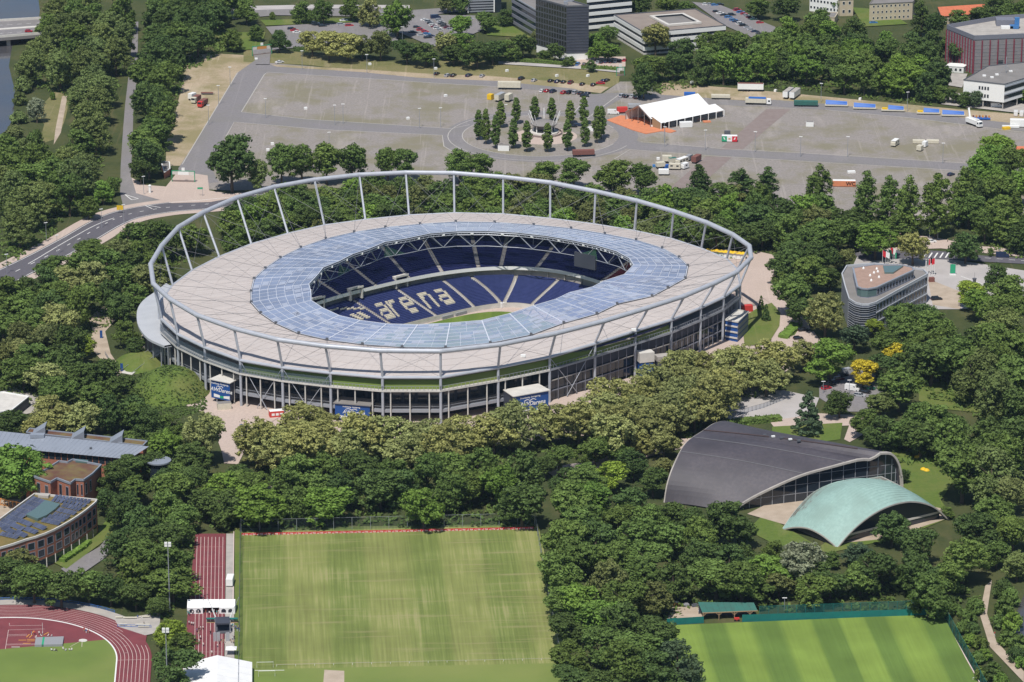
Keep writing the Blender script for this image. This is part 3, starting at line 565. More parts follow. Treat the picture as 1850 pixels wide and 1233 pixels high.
stad = thing('stadium', 'huge oval football stadium with pale roof, glazed inner ring and tilted steel ring above', 'stadium', CS)
# roof: membrane bays with radial seams, glazed bays with white glazing bars
for k in range(NS):
    j = (k + 1) % NS; a, b, c, d = FEET[k], FEET[j], GOUT[j], GOUT[k]
    mb = MB(); n = 6
    for i in range(n):
        t0, t1 = i / n, (i + 1) / n
        for q in range(4):
            s0, s1 = q / 4, (q + 1) / 4
            P = lambda t, s: a.lerp(b, s).lerp(d.lerp(c, s), t) + Vector((0, 0, 0.5 * math.sin(math.pi * t) - 0.35 * math.sin(math.pi * s) * math.sin(math.pi * t)))
            mb.quad(P(t0, s0), P(t0, s1), P(t1, s1), P(t1, s0))
    mb.quad(a + Vector((0, 0, -0.9)), b + Vector((0, 0, -0.9)), b, a)
    pan = mb.build('roof_panel', 'membrane', stad, smooth=True)
    sm = MB()
    sm.beam(a + Vector((0, 0, 0.06)), d + Vector((0, 0, 0.06)), 0.16, 0.12)
    for q in range(1, 6):
        pts = [a.lerp(b, q / 6).lerp(d.lerp(c, q / 6), t / 6) + Vector((0, 0, .05 + 0.5 * math.sin(math.pi * t / 6) - 0.35 * math.sin(math.pi * q / 6) * math.sin(math.pi * t / 6))) for t in range(7)]
        for t in range(6): sm.beam(pts[t], pts[t + 1], 0.09, 0.06)
    for t in range(1, 9, 2):
        pts = [a.lerp(b, q / 4).lerp(d.lerp(c, q / 4), t / 9) + Vector((0, 0, .05 + 0.5 * math.sin(math.pi * t / 9) - 0.35 * math.sin(math.pi * q / 4) * math.sin(math.pi * t / 9))) for q in range(5)]
        for q in range(4): sm.beam(pts[q], pts[q + 1], 0.08, 0.06)
    sm.build('seam', 'membrane_seam', pan)
    a, b, c, d = GOUT[k] + Vector((0, 0, .25)), GOUT[j] + Vector((0, 0, .25)), GIN[j], GIN[k]
    gl = MB().quad(a, b, c, d).build('glass_panel', 'roof_glazing', stad)
    bars = MB(); P = lambda t, s: a.lerp(b, s).lerp(d.lerp(c, s), t) + Vector((0, 0, 0.08))
    for i in range(8): bars.beam(P(i / 7, 0), P(i / 7, 1), 0.28 if i in (0, 7) else 0.16, 0.15)
    for i in range(7):
        m_ = 3 if i < 4 else 2
        for q in range(1, m_): bars.beam(P(i / 7, q / m_), P((i + 1) / 7, q / m_), 0.10, 0.1)
    bars.beam(P(0, 0), P(1, 0), 0.4 if 23 <= k <= 31 else 0.2, 0.25)
    rr = random.Random(k)
    for _ in range(rr.randint(3, 6)):
        i = rr.randint(0, 6); s = rr.random() * 0.7; bars.quad(P(i / 7 + .02, s) + Vector((0, 0, .04)), P(i / 7 + .02, s + .3) + Vector((0, 0, .04)), P((i + 1) / 7 - .02, s + .3) + Vector((0, 0, .04)), P((i + 1) / 7 - .02, s) + Vector((0, 0, .04)), 1)
    bars.build('glazing_bar', ['glazing_frame', 'roof_glazing_pale'], gl)
    MB().beam(GOUT[k] + Vector((0, 0, .1)), GOUT[j] + Vector((0, 0, .1)), 0.7, 0.5).build('gutter', 'dark_steel', pan)
# compression ring, edge tube, struts, columns, cables
for k in range(NS):
    j = (k + 1) % NS
    MB().tube([RING[k], RING[j]], 0.93, 12).build('ring_tube', 'steel', stad, smooth=False)
    MB().tube([FEET[k] - Vector((0, 0, .3)), FEET[j] - Vector((0, 0, .3))], 0.62, 8).build('edge_tube', 'steel', stad)
    st = MB().tube([RING[k], FEET[k]], 0.46, 10).build('strut', 'steel', stad)
    jt = MB(); jt.tube([RING[k] + (RING[k] - RING[k - 1]).normalized() * -0.35, RING[k] + (RING[j] - RING[k]).normalized() * 0.35], 1.0, 12); jt.build('joint', 'steel', st)
    MB().tube([up(FEET[k], 0), FEET[k]], 0.52, 10).build('column', 'steel', stad)
    cb = MB(); up1 = Vector((0, 0, 0.4))
    for q in (-1, 1): cb.tube([RING[k], GOUT[(k + q) % NS] + up1], 0.065, 4)
    if k % 2 == 0: cb.tube([RING[k], FEET[j]], 0.05, 4); cb.tube([RING[j], FEET[k]], 0.05, 4)
    cb.build('cable', 'cable', stad)
    an = MB(); an.obox(GOUT[k] + Vector((0, 0, .5)), (.5, 0, 0), (0, .5, 0), (0, 0, .5)); an.build('cable_anchor', 'dark_steel', stad)
# inner edge truss: upper and lower chord, flying struts, ties and floodlight rail
for k in range(NS):
    j = (k + 1) % NS; m_ = (LCH[k] + LCH[j]) / 2; tp = GIN[k] - Vector((0, 0, .6)); tq = GIN[j] - Vector((0, 0, .6))
    tb = MB()
    tb.tube([LCH[k], LCH[j]], 0.16, 6); tb.tube([tp, m_], 0.22, 6); tb.tube([tq, m_], 0.16, 6); tb.tube([tp, tq], 0.25, 6)
    tb.tube([tp - Vector((0, 0, .9)), tq - Vector((0, 0, .9))], 0.14, 5)
    for q in range(5): tb.tube([tp.lerp(tq, q / 5) , tp.lerp(tq, (q + .5) / 5) - Vector((0, 0, .9)), tp.lerp(tq, (q + 1) / 5)], 0.09, 4)
    tb.tube([m_, GOUT[k] - Vector((0, 0, 2.0))], 0.07, 4)
    tb.build('truss_bay', 'aluminium', stad)
    fl = MB(); fl.obox(tp.lerp(tq, .5) - Vector((0, 0, .4)), (.6, 0, 0), (0, .25, 0), (0, 0, .35)); fl.build('floodlight', 'white', stad)
for k, f in ((3, .2), (7, .2), (12, .8)):
    k = [3, 6, 13][(3, 7, 12).index(k)]; j = (k + 1) % NS
    MB().add([LCH[k], LCH[j], GIN[k if f < .5 else j].lerp(LCH[k if f < .5 else j], 0.25)], [(0, 1, 2)]).build('net_sail', 'net', stad)
# bowl: pitch below ground, lower tier, wall band, upper tier
PITZ = -9.0
def sup(a, b, n, t, z, c=CS):
    ct, s_ = math.cos(t), math.sin(t); u = a * math.copysign(abs(ct) ** (2 / n), ct); v = b * math.copysign(abs(s_) ** (2 / n), s_)
    p = CS + E1 * u + E2 * v; return Vector((p.x, p.y, z))
NT = 180; TT = [2 * math.pi * i / NT for i in range(NT)]
def disc(name, fn, m):
    mb = MB(); pts = [fn(t) for t in TT]; mb.add(pts, [tuple(range(NT))]); return mb.build(name, m, stad)
disc('apron', lambda t: sup(60.5, 40.5, 5, t, PITZ - 0.1), 'paving')
disc('pitch', lambda t: sup(52, 37.5, 4.5, t, PITZ), 'turf_arena')
def tier(name, rows, f, aisles, m_seat):
    """f(r, t) -> point at the front of row r (r may be fractional up to rows); aisles: functions row -> bowl angle; seats as stepped strips per block"""
    st = MB()
    for r in range(rows):
        for i in range(NT):
            j = (i + 1) % NT; a, b = f(r, TT[i]), f(r, TT[j]); c, d = f(r + 1, TT[j]), f(r + 1, TT[i])
            z0, z1 = a.z, c.z
            st.quad(up(a, z0), up(b, z0), up(b, z1), up(a, z1)); st.quad(up(a, z1), up(b, z1), up(c, z1), up(d, z1))
    st.build(name + '_terrace', 'concrete', stad)
    for q in range(len(aisles)):
        A0, A1 = aisles[q], aisles[(q + 1) % len(aisles)]; mb = MB()
        for r in range(rows):
            t0, t1 = A0(r), A1(r)
            if t1 < t0: t1 += 2 * math.pi
            n = max(4, int((t1 - t0) / (2 * math.pi) * 220)); w = 0.85
            tt = [t0 + (t1 - t0) * i / n for i in range(n + 1)]
            F_ = [f(r + 0.45, t) for t in tt]; B_ = [f(r + 0.97, t) for t in tt]
            L = sum((F_[i + 1] - F_[i]).length for i in range(n)); run = 0.0; zt = f(r + 1, t0).z
            for i in range(n):
                l = (F_[i + 1] - F_[i]).length; s0 = max(0, (w - run) / l); s1 = min(1, (L - w - run) / l); run += l
                if s1 <= s0: continue
                fa, fb = F_[i].lerp(F_[i + 1], s0), F_[i].lerp(F_[i + 1], s1); ba, bb = B_[i].lerp(B_[i + 1], s0), B_[i].lerp(B_[i + 1], s1)
                mb.quad(up(fa, zt + .08), up(fb, zt + .08), up(fb, zt + .42), up(fa, zt + .42)); mb.quad(up(fa, zt + .42), up(fb, zt + .42), up(bb, zt + .42), up(ba, zt + .42)); mb.quad(up(ba, zt + .42), up(bb, zt + .42), up(bb, zt + .85), up(ba, zt + .85))
        tm = (A0(0) + (A1(0) if A1(0) > A0(0) else A1(0) + 2 * math.pi)) / 2
        tag(mb.build('seat_block', m_seat(tm) if callable(m_seat) else m_seat, stad), kind='stuff')
def lowf(r, t):
    s = r / 22.0; return sup(59.3 + 13.7 * s, 38.6 + 17.4 * s, 5 - 2.4 * s, t, -7.5 + 8.6 * s)
def upf(r, t):
    s = r / 26.0; return sup(74 + 29 * s, 55 + 31 * s, 2.6 - 0.35 * s, t, 4.6 + 11.2 * s * (0.85 + 0.15 * s))
def t_of_u(u, r=11, side=1):               # bowl angle of the point with coordinate u on the stand along the far touchline
    lo, hi = 0.0, math.pi
    for _ in range(40):
        m = (lo + hi) / 2
        if (lowf(r, m) - CS).dot(E1) > u: lo = m
        else: hi = m
    return lo
def bowl_ang(p): d = p - CS; return math.atan2(d.dot(E2), d.dot(E1))
def t_at(f, r, ang):                       # bowl angle whose point on row r lies in direction ang
    lo, hi = ang - 1.3, ang + 1.3
    for _ in range(40):
        m = (lo + hi) / 2; q = (bowl_ang(f(r, m)) - ang + math.pi) % (2 * math.pi) - math.pi
        if q < 0: lo = m
        else: hi = m
    return (lo + hi) / 2
def aisle(f, rows, p0, p1):                # straight stair from p0 at the front to p1 at the back
    tab = [t_at(f, r, bowl_ang(p0.lerp(p1, r / rows))) for r in range(rows + 1)]
    off = round((tab[0] % (2 * math.pi) - tab[0]) / (2 * math.pi)) * 2 * math.pi
    return lambda r: tab[min(rows, int(r))] + off
LOWP = [((964, 551), (999.5, 511.6)), ((912, 549.4), (930.7, 502)), ((905.5, 547.7), (851.8, 503)), ((857, 554.4), (801.8, 509)), ((788.4, 573.7), (719.6, 525)), ((708, 592), (640.7, 546)), ((628, 612), (561, 566))]
LOWA = [aisle(lowf, 22, G(*a, -7.5), G(*b, 1.1)) for a, b in LOWP]
for t in (2.75, 3.05, 3.4, 3.9, 4.4, 4.85, 5.3, 5.75, 6.05): LOWA.append(aisle(lowf, 22, lowf(0, t_at(lowf, 0, t)), lowf(22, t_at(lowf, 22, t))))
LOWA.sort(key=lambda a: a(0))
tier('lower', 22, lowf, LOWA, 'seat_blue')
UPP = [((974, 484), (998, 436)), ((909, 480), (909, 418)), ((868, 479), (828, 416)), ((799, 494), (745, 433)), ((740, 505.7), (680, 447)), ((671, 516), (610, 460)), ((616, 536), (560, 478))]
UPA = []
for a, b in UPP:
    ph = bowl_ang(G(*a, 4.6)); pt = bowl_ang(G(*b, 14)); UPA.append(aisle(upf, 26, upf(0, t_at(upf, 0, ph)), upf(26, t_at(upf, 26, ph + (pt - ph) * .6))))
for t in (.02, 2.85, 3.15, 3.5, 3.95, 4.4, 4.85, 5.3, 5.75, 6.05): UPA.append(aisle(upf, 26, upf(0, t_at(upf, 0, t)), upf(26, t_at(upf, 26, t))))
UPA.sort(key=lambda a: a(0))
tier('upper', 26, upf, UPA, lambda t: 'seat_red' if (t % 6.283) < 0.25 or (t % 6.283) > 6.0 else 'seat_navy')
mb = MB(); bal = MB(); cap = MB()
for i in range(NT):
    j = (i + 1) % NT
    a, b = lowf(22, TT[i]), lowf(22, TT[j]); W0 = lambda t, z: sup(74.6, 57.6, 2.6, t, z); 
    mb.quad(a, b, W0(TT[j], 1.1), W0(TT[i], 1.1)); mb.quad(W0(TT[i], 1.1), W0(TT[j], 1.1), W0(TT[j], 4.4), W0(TT[i], 4.4))
    Uf = lambda t, z: sup(73.7, 54.7, 2.6, t, z)
    cap.quad(Uf(TT[i], 4.1), Uf(TT[j], 4.1), W0(TT[j], 4.2), W0(TT[i], 4.2)); bal.quad(Uf(TT[i], 4.1), Uf(TT[j], 4.1), Uf(TT[j], 5.6), Uf(TT[i], 5.6))
    if i % 4 == 0: mb.beam(W0(TT[i], 1.1) - (W0(TT[i], 0) - CS).normalized() * 0.4, W0(TT[i], 4.2) - (W0(TT[i], 0) - CS).normalized() * 0.4, 0.5)
mb.build('wall_band', 'concrete', stad); bal.build('balustrade', 'white', stad); cap.build('tier_soffit', 'concrete', stad)
mb = MB()
for i in range(NT):
    j = (i + 1) % NT; fr = lambda t, z: sup(59.2, 38.5, 5, t, z); mb.quad(fr(TT[i], PITZ - .1), fr(TT[j], PITZ - .1), fr(TT[j], -7.1), fr(TT[i], -7.1))
mb.build('front_wall', 'pale_concrete', stad)
# stairs between the blocks
for tr, f, rows in ((LOWA, lowf, 22), (UPA, upf, 26)):
    for A_ in tr:
        mb = MB(); P_ = [f(r, A_(r)) for r in range(rows + 1)]
        for r in range(rows):
            for h in (0, .5):
                a, b = P_[r].lerp(P_[r + 1], h), P_[r].lerp(P_[r + 1], h + .5); d = up(b - a, 0)
                if d.length < 1e-4: continue
                n = Vector((-d.y, d.x, 0)).normalized() * 0.6; mb.obox(up((a + b) / 2, P_[r].z + (P_[r + 1].z - P_[r].z) * (h + .5) - .1), n, d / 2, (0, 0, .25))
        mb.build('stair', 'pale_concrete' if f is lowf else 'concrete', stad)
# the word on the seats of the far stand, built of cream seats, and the part word left of it
GLY = {'a': ['.####.', '.....#', '.#####', '#....#', '.#####'], 'r': ['#.###', '##...', '#....', '#....', '#....'], 'e': ['.####.', '#....#', '######', '#.....', '.####.'], 'n': ['#####.', '##...#', '#....#', '#....#', '#....#']}
mb = MB()
def seatbox(u, r, w):
    t = t_of_u(u, r); a = lowf(r + .4, t); z = lowf(r + 1, t).z; b = lowf(r + 1.0, t); n = up(b - a, 0); tg = (lowf(r + .4, t_of_u(u + .5, r)) - a); tg = up(tg, 0).normalized()
    mb.obox(up((a + b) / 2, z + .5), tg * w / 2, n / 2, (0, 0, .42))
for ch, u0, u1 in (('a', -4.6, 0.8), ('r', 2.0, 6.0), ('e', 8.4, 13.6), ('n', 18.6, 23.6), ('a', 26.2, 31.4)):
    g = GLY[ch]; mb = MB()
    for row in range(11):
        line = g[4 - row * 5 // 11]; n = len(line); cw = (u1 - u0) / n
        for c in range(n):
            if line[c] == '#': seatbox(u0 + (c + .5) * cw + rnd.uniform(-.08, .08), 4.5 + row, cw * 1.02)
    mb.build('seat_letter', 'seat_cream', stad)
mb = MB()
for u, r in [(-19 + i * 1.4, 17 - (i // 2)) for i in range(7)] + [(-17 + i * 0.6, 12 - i) for i in range(5)] + [(-13.5 + i * 0.55, 12 - i) for i in range(5)] + [(-24 + i * 1.2, 18) for i in range(3)]: seatbox(u, r, 2.2)
tag(mb.build('seat_pattern', 'seat_cream', stad), kind='stuff')
# camera stands on the balustrade, scoreboard, player tunnel, dugout
for u, v in ((-10, 55), (14, 56.0), (-30, 54)):
    p = CS + E1 * u + E2 * v; m2 = MB()
    m2.obox(up(p, 6.6), E1 * 3.2, E2 * 1.3, (0, 0, .12))
    for s_ in (-1, 1): m2.obox(up(p + E1 * 2.9 * s_, 4.2), E1 * .3, E2 * 1.1, (0, 0, 2.3))
    m2.obox(up(p - E2 * 1.25, 6.9), E1 * 3.3, E2 * .1, (0, 0, .4)); m2.build('camera_platform', 'pale_concrete', stad)
p = (LCH[13] + LCH[14]) / 2; d = (LCH[14] - LCH[13]).normalized()
MB().obox(p + Vector((0, 0, -1.2)), d * 5.2, Vector((-d.y, d.x, 0)) * .5, (0, 0, 3.0)).build('scoreboard', 'dark_wall', stad)
for u in (24, 31): 
    p = CS + E1 * u + E2 * 38.2; MB().obox(up(p, PITZ + .6), E1 * 2.8, E2 * .5, (0, 0, .6)).build('dugout', 'grey_cloth', stad)
p = CS + E1 * 50.5 + E2 * 35.5; MB().obox(up(p, PITZ + 1), E1 * 1.2, E2 * 1.2, (0, 0, 1)).build('tunnel_mouth', 'white', stad)
# facade: deck with railing, gallery beam, white columns, back wall, grass bank under the roof edge
FRONT = list(range(18, 33))
for k in range(NS):
    j = (k + 1) % NS; front = k in FRONT
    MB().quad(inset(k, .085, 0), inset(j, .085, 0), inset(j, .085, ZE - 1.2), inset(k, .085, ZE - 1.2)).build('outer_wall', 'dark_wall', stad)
    hi = 13.0
    if front:
        right = k < 24
        mb = MB(); z1 = hi; a, b, c, d = inset(k, -.006, z1), inset(j, -.006, z1), inset(j, .085, z1), inset(k, .085, z1)
        mb.quad(a, b, c, d); mb.quad(a - Vector((0, 0, .7)), b - Vector((0, 0, .7)), b, a); mb.quad(*[q - Vector((0, 0, .7)) for q in (a, b, c, d)]); mb.build('deck', 'pale_concrete' if not right else 'aluminium', stad)
        mb = MB(); n = 14
        for i in range(n + 1): p = a.lerp(b, i / n); mb.beam(p, p + Vector((0, 0, 1.5)), 0.12)
        mb.beam(a + Vector((0, 0, 1.5)), b + Vector((0, 0, 1.5)), 0.12); rl = mb.build('railing', 'aluminium', stad)
        if k >= 28: MB().quad(a + Vector((0, 0, .1)), b + Vector((0, 0, .1)), b + Vector((0, 0, 3.2)), a + Vector((0, 0, 3.2))).build('glass_screen', 'railing_glass', rl)
        if 21 <= k <= 29:
            mb = MB()
            for i in range(6):
                s0, s1 = i / 6, (i + 1) / 6; P = lambda f, z, s: inset(k, f, z).lerp(inset(j, f, z), s)
                mb.quad(P(.005, 13.1, s0), P(.005, 13.1, s1), P(.014, 16.4, s1), P(.014, 16.4, s0))
            mb.build('grass_bank', 'turf_plain', stad)
        if not right:
            for i in (0, 1, 2):
                p = up(FEET[k].lerp(FEET[j], (i + .5) / 3 + .03), 0); MB().tube([p, up(p, hi - .6)], 0.26, 8).build('gallery_column', 'pale_concrete', stad)
            mb = MB(); a, b = inset(k, .01, 4.6), inset(j, .01, 4.6); mb.beam(a, b, 1.2, 1.1); mb.beam(a + Vector((0, 0, 1.6)), b + Vector((0, 0, 1.6)), 0.12); mb.build('gallery_beam', 'aluminium', stad)
            mb = MB(); c, d = inset(k, .085, 4.4), inset(j, .085, 4.4); mb.quad(up(a, 4.4), up(b, 4.4), d, c); mb.build('gallery_floor', 'concrete', stad)
            mb = MB()
            for i in range(4):
                p, q = inset(k, .083, 5.2).lerp(inset(j, .083, 5.2), i / 4 + .03), inset(k, .083, 5.2).lerp(inset(j, .083, 5.2), (i + 1) / 4 - .03); mb.quad(p, q, up(q, 9.5), up(p, 9.5))
            mb.build('facade_glazing', 'glass_dark', stad)
        else:
            mb = MB()
            for i in range(5):
                p = inset(k, .004, 0).lerp(inset(j, .004, 0), i / 5); mb.beam(p, up(p, 12.3), 0.22)
            mb.build('facade_post', 'office_grey', stad)
            for z0, z1 in ((0.3, 3.6), (4.4, 7.6), (8.4, 12.0)):
                MB().quad(inset(k, .012, z0), inset(j, .012, z0), inset(j, .012, z1), inset(k, .012, z1)).build('facade_panel', 'glass_dark' if z0 < 8 else 'dark_wall', stad)
                MB().beam(inset(k, .006, z1 + .4), inset(j, .006, z1 + .4), 0.4, 0.32).build('facade_beam', 'office_grey' if z0 != 4.4 else 'concrete', stad)
    else:
        mb = MB()
        for i in range(3):
            p = inset(k, .03, 0).lerp(inset(j, .03, 0), i / 3); mb.beam(p, up(p, ZE - .6), 0.4)
        mb.build('rear_post', 'aluminium', stad)
        MB().quad(inset(k, .004, ZE - 3), inset(j, .004, ZE - 3), inset(j, .004, ZE - .5), inset(k, .004, ZE - .5)).build('rear_screen', 'aluminium', stad)
for k in (23, 28, 29): 
    j = k + 1; mb = MB(); mb.tube([up(FEET[k].lerp(FEET[j], .02), ZE - 1), up(FEET[k].lerp(FEET[j], .62), 0.3)], 0.13, 6); mb.tube([up(FEET[j].lerp(FEET[k], .02), ZE - 1), up(FEET[j].lerp(FEET[k], .62), 0.3)], 0.13, 6); mb.build('brace', 'steel', stad)
# crescent canopy on the left flank
cr_o = smooth_line([G(*p, 11.0) for p in [(300, 512), (282, 526), (262, 540), (251, 553), (247, 568), (250, 589), (267, 611), (297, 625)]], 4)
cr_i = [p.lerp(q, 1) for p, q in zip(cr_o, smooth_line([G(*p, 11.6) for p in [(312, 518), (302, 530), (294, 542), (290, 552), (289, 566), (291, 582), (303, 602), (322, 620)]], 4))]
mb = MB()
for i in range(len(cr_o) - 1):
    a, b, c, d = cr_o[i], cr_o[i + 1], cr_i[i + 1], cr_i[i]; mb.quad(a, b, c, d); mb.quad(a - Vector((0, 0, .9)), b - Vector((0, 0, .9)), b, a); mb.quad(*[q - Vector((0, 0, .9)) for q in (a, b, c, d)])
can = mb.build('side_canopy', 'canopy_metal', stad)
mb = MB()
for i in range(0, len(cr_o), 2):
    p = cr_o[i].lerp(cr_i[i], .25); mb.tube([up(p, 0), up(p, 10.5)], 0.25, 6)
mb.build('canopy_post', 'aluminium', can)
mb = MB()
for i in range(len(cr_i) - 9, len(cr_i) - 1):
    for q in range(3): a = cr_i[i].lerp(cr_i[i + 1], q / 3); mb.beam(a + Vector((0, 0, .3)), a.lerp(up(CS, a.z), .03) + Vector((0, 0, .6)), 0.2)
mb.build('louvre', 'steel', can)
for px in (620, 640): pass
# small gear on the roof
for px, py in ((945, 645), (1145, 598)):
    p = G(px, py, 18.6); MB().obox(p + Vector((0, 0, .4)), (.9, 0, 0), (0, .6, 0), (0, 0, .4)).build('roof_box', 'white', stad)
# ---------------------------------------------------------------- trees
def leaf_cloud(mb, rg, c, rad, n, size, flat=0.85, up_bias=0.25):
    for _ in range(n):
        d = Vector((rg.gauss(0, 1), rg.gauss(0, 1), rg.gauss(0, 1)))
        if d.length < 1e-3: continue
        d.normalize(); d.z = d.z * flat + up_bias; d.normalize()
        p = c + Vector((d.x * rad, d.y * rad, d.z * rad * flat)) * (rg.random() ** 0.45)
        nrm = (d + Vector((rg.uniform(-1, 1), rg.uniform(-1, 1), rg.uniform(-1, 1))) * 0.55).normalized()
        t = nrm.cross(Vector((rg.uniform(-1, 1), rg.uniform(-1, 1), rg.uniform(-1, 1)))).normalized(); b = nrm.cross(t); s = size * rg.uniform(0.6, 1.35)
        mb.quad(p - t * s - b * s * .6, p + t * s - b * s * .6, p + t * s * .7 + b * s * .6, p - t * s * .7 + b * s * .6)
def crown(seed, shape, clumps, leaves, leaf, crad):
    """shape(rg) -> (centre, scale) of a clump; unit: metres for a tree 16 m tall"""
    rg = random.Random(seed); mb = MB()
    for _ in range(clumps):
        c, k = shape(rg); leaf_cloud(mb, rg, c, crad * k * rg.uniform(0.7, 1.25), leaves, leaf)
    return mb.mesh('crown', 'foliage')
def sh_broad(rx, z0, z1, lump):
    def f(rg):
        while True:
            a = rg.uniform(0, 2 * math.pi); h = rg.random() ** 0.75; prof = math.sin(math.pi * (0.16 + 0.80 * h)) ** 0.7
            lb = 1 + lump * (math.sin(3 * a + seedoff[0]) * 0.5 + math.sin(5 * a + 7 * h + seedoff[0] * 2) * 0.5)
            r = rx * prof * lb * (0.55 + 0.45 * rg.random() ** 0.4)
            return Vector((r * math.cos(a), r * math.sin(a), z0 + (z1 - z0) * h)), 1.0
    return f
seedoff = [0.0]
def sh_lobed(rx, z0, z1, nl):
    """clumps on the outer faces of a few large lobes, so the outline is uneven and dark clefts remain"""
    rl = random.Random(int(seedoff[0] * 100) + nl); H = z1 - z0; lobes = [(Vector((0, 0, z0 + H * .56)), rx * .66, H * .44)]
    for i in range(nl):
        a = 2 * math.pi * i / nl + rl.uniform(-.5, .5); zz = rl.choice((.28, .36, .5, .62, .74)); q = rl.uniform(.42, .62) * (1.15 - abs(zz - .42)); lobes.append((Vector((math.cos(a) * rx * q, math.sin(a) * rx * q, z0 + H * zz)), rx * rl.uniform(.36, .54), H * rl.uniform(.2, .3)))
    def f(rg):
        c, r, h = lobes[rg.choices(range(len(lobes)), [l[1] ** 2 for l in lobes])[0]]
        d = Vector((rg.gauss(0, 1), rg.gauss(0, 1), rg.gauss(.25, 1))).normalized(); k = .72 + .28 * rg.random()
        p = c + Vector((d.x * r * k, d.y * r * k, d.z * h * k)); p.z = max(p.z, z0 * .7); return p, rg.uniform(.7, 1.2)
    return f
def sh_col(rx, z0, z1):
    def f(rg):
        a = rg.uniform(0, 2 * math.pi); h = rg.random(); r = rx * (math.sin(math.pi * (0.12 + 0.86 * h ** 0.85)) ** 0.8) * rg.uniform(0.5, 1)
        return Vector((r * math.cos(a), r * math.sin(a), z0 + (z1 - z0) * h)), 0.8
    return f
def sh_cone(rx, z0, z1):
    def f(rg):
        a = rg.uniform(0, 2 * math.pi); h = 1 - rg.random() ** 0.6; r = rx * (1 - h * 0.93) * rg.uniform(0.55, 1)
        return Vector((r * math.cos(a), r * math.sin(a), z0 + (z1 - z0) * h)), 0.75
    return f
def sh_poplar(rx, z0, z1):
    cols = None
    def f(rg):
        k = rg.randint(0, 3); ca = k * 1.7 + seedoff[0]; cr = rx * 0.45 * (k > 0); top = z0 + (z1 - z0) * (1.0, 0.82, 0.74, 0.9)[k]
        h = rg.random(); a = rg.uniform(0, 2 * math.pi); r = rx * 0.55 * math.sin(math.pi * (0.15 + 0.83 * h)) * rg.uniform(0.4, 1)
        return Vector((cr * math.cos(ca) + r * math.cos(a), cr * math.sin(ca) + r * math.sin(a), z0 + (top - z0) * h)), 0.9
    return f
def trunk_mesh(seed, h, r, limbs, spread):
    rg = random.Random(seed); mb = MB(); top = h * 0.75
    mb.tube([(0, 0, -0.3), (rg.uniform(-.2, .2), rg.uniform(-.2, .2), top * .5), (rg.uniform(-.4, .4), rg.uniform(-.4, .4), top)], r, 7, r2=r * 0.25)
    for i in range(limbs):
        a = 2 * math.pi * i / limbs + rg.uniform(-.4, .4); z = h * rg.uniform(0.22, 0.45); e = z + h * rg.uniform(0.2, 0.35)
        mb.tube([(0, 0, z), (math.cos(a) * spread * .5, math.sin(a) * spread * .5, (z + e) / 2 + .5), (math.cos(a) * spread, math.sin(a) * spread, e)], r * 0.45, 5, r2=r * 0.12)
    return mb.mesh('trunk', 'bark')
TK = {}
def reg(kind, metas): TK[kind] = metas
def _mk(kind, n, fn, hgt, wid, trk):
    out = []
    for i in range(n):
        seedoff[0] = i * 1.9 + len(kind); out.append((fn(i), trunk_mesh(i + 50, *trk), hgt, wid))
    TK[kind] = out
_mk('broad', 7, lambda i: crown(100 + i, sh_lobed(5.6, 1.8, 15.0, 5 + i % 4), 210, 34, 0.29, 1.2), 16, 10.7, (16, .42, 5, 3.2))
_mk('plane', 4, lambda i: crown(200 + i, sh_lobed(6.4, 2.0, 14.2, 7 + i % 3), 250, 32, 0.27, 1.05), 15, 12.6, (15, .5, 6, 4.0))
_mk('round', 4, lambda i: crown(300 + i, sh_lobed(5.2, 1.2, 11.8, 4 + i), 170, 38, 0.27, 1.2), 12.6, 10.3, (12, .35, 4, 2.6))
_mk('willow', 4, lambda i: crown(400 + i, sh_lobed(5.6, 1.2, 14.6, 6 + i % 3), 240, 36, 0.24, 1.05), 15.4, 11.0, (15, .5, 5, 3.0))
_mk('poplar', 3, lambda i: crown(500 + i, sh_poplar(4.2, 2.0, 18.5), 150, 44, 0.27, 1.3), 20, 9.0, (20, .4, 5, 2.2))
_mk('column', 2, lambda i: crown(600 + i, sh_col(1.9, 2.2, 13.6), 120, 46, 0.22, 0.95), 14, 5.0, (14, .2, 3, .7))
_mk('conifer', 2, lambda i: crown(700 + i, sh_cone(5.0, 1.4, 15.6), 110, 40, 0.32, 1.3), 16.5, 11.0, (16, .35, 0, 0))
_mk('shrub', 3, lambda i: crown(800 + i, sh_broad(2.2, 0.4, 3.4, 0.25), 40, 40, 0.26, 1.0), 4.4, 6.2, (3, .12, 3, 1.2))
GREEN = {'dark': (0.088, 0.136, 0.04), 'mid': (0.13, 0.192, 0.048), 'fresh': (0.155, 0.25, 0.048), 'olive': (0.295, 0.312, 0.112), 'willow': (0.172, 0.224, 0.074), 'grey': (0.26, 0.29, 0.185), 'gold': (0.5, 0.42, 0.04), 'lime': (0.235, 0.32, 0.048), 'bronze': (0.158, 0.18, 0.062), 'blue': (0.088, 0.134, 0.068)}
CW = {'dark': 'dark green', 'mid': 'mid green', 'fresh': 'fresh green', 'olive': 'olive green', 'willow': 'soft grey-green', 'grey': 'silvery grey', 'gold': 'golden yellow', 'lime': 'lime green', 'bronze': 'bronze green', 'blue': 'blue green'}
KW = {'broad': 'broadleaf tree', 'plane': 'plane tree', 'round': 'round-crowned tree', 'willow': 'willow', 'poplar': 'tall loose poplar', 'column': 'columnar hornbeam', 'conifer': 'conical conifer', 'shrub': 'shrub'}
KN = {'broad': 'broadleaf_tree', 'plane': 'plane_tree', 'round': 'round_tree', 'willow': 'willow_tree', 'poplar': 'poplar_tree', 'column': 'hornbeam_tree', 'conifer': 'conifer_tree', 'shrub': 'shrub'}
NTREE = [0]
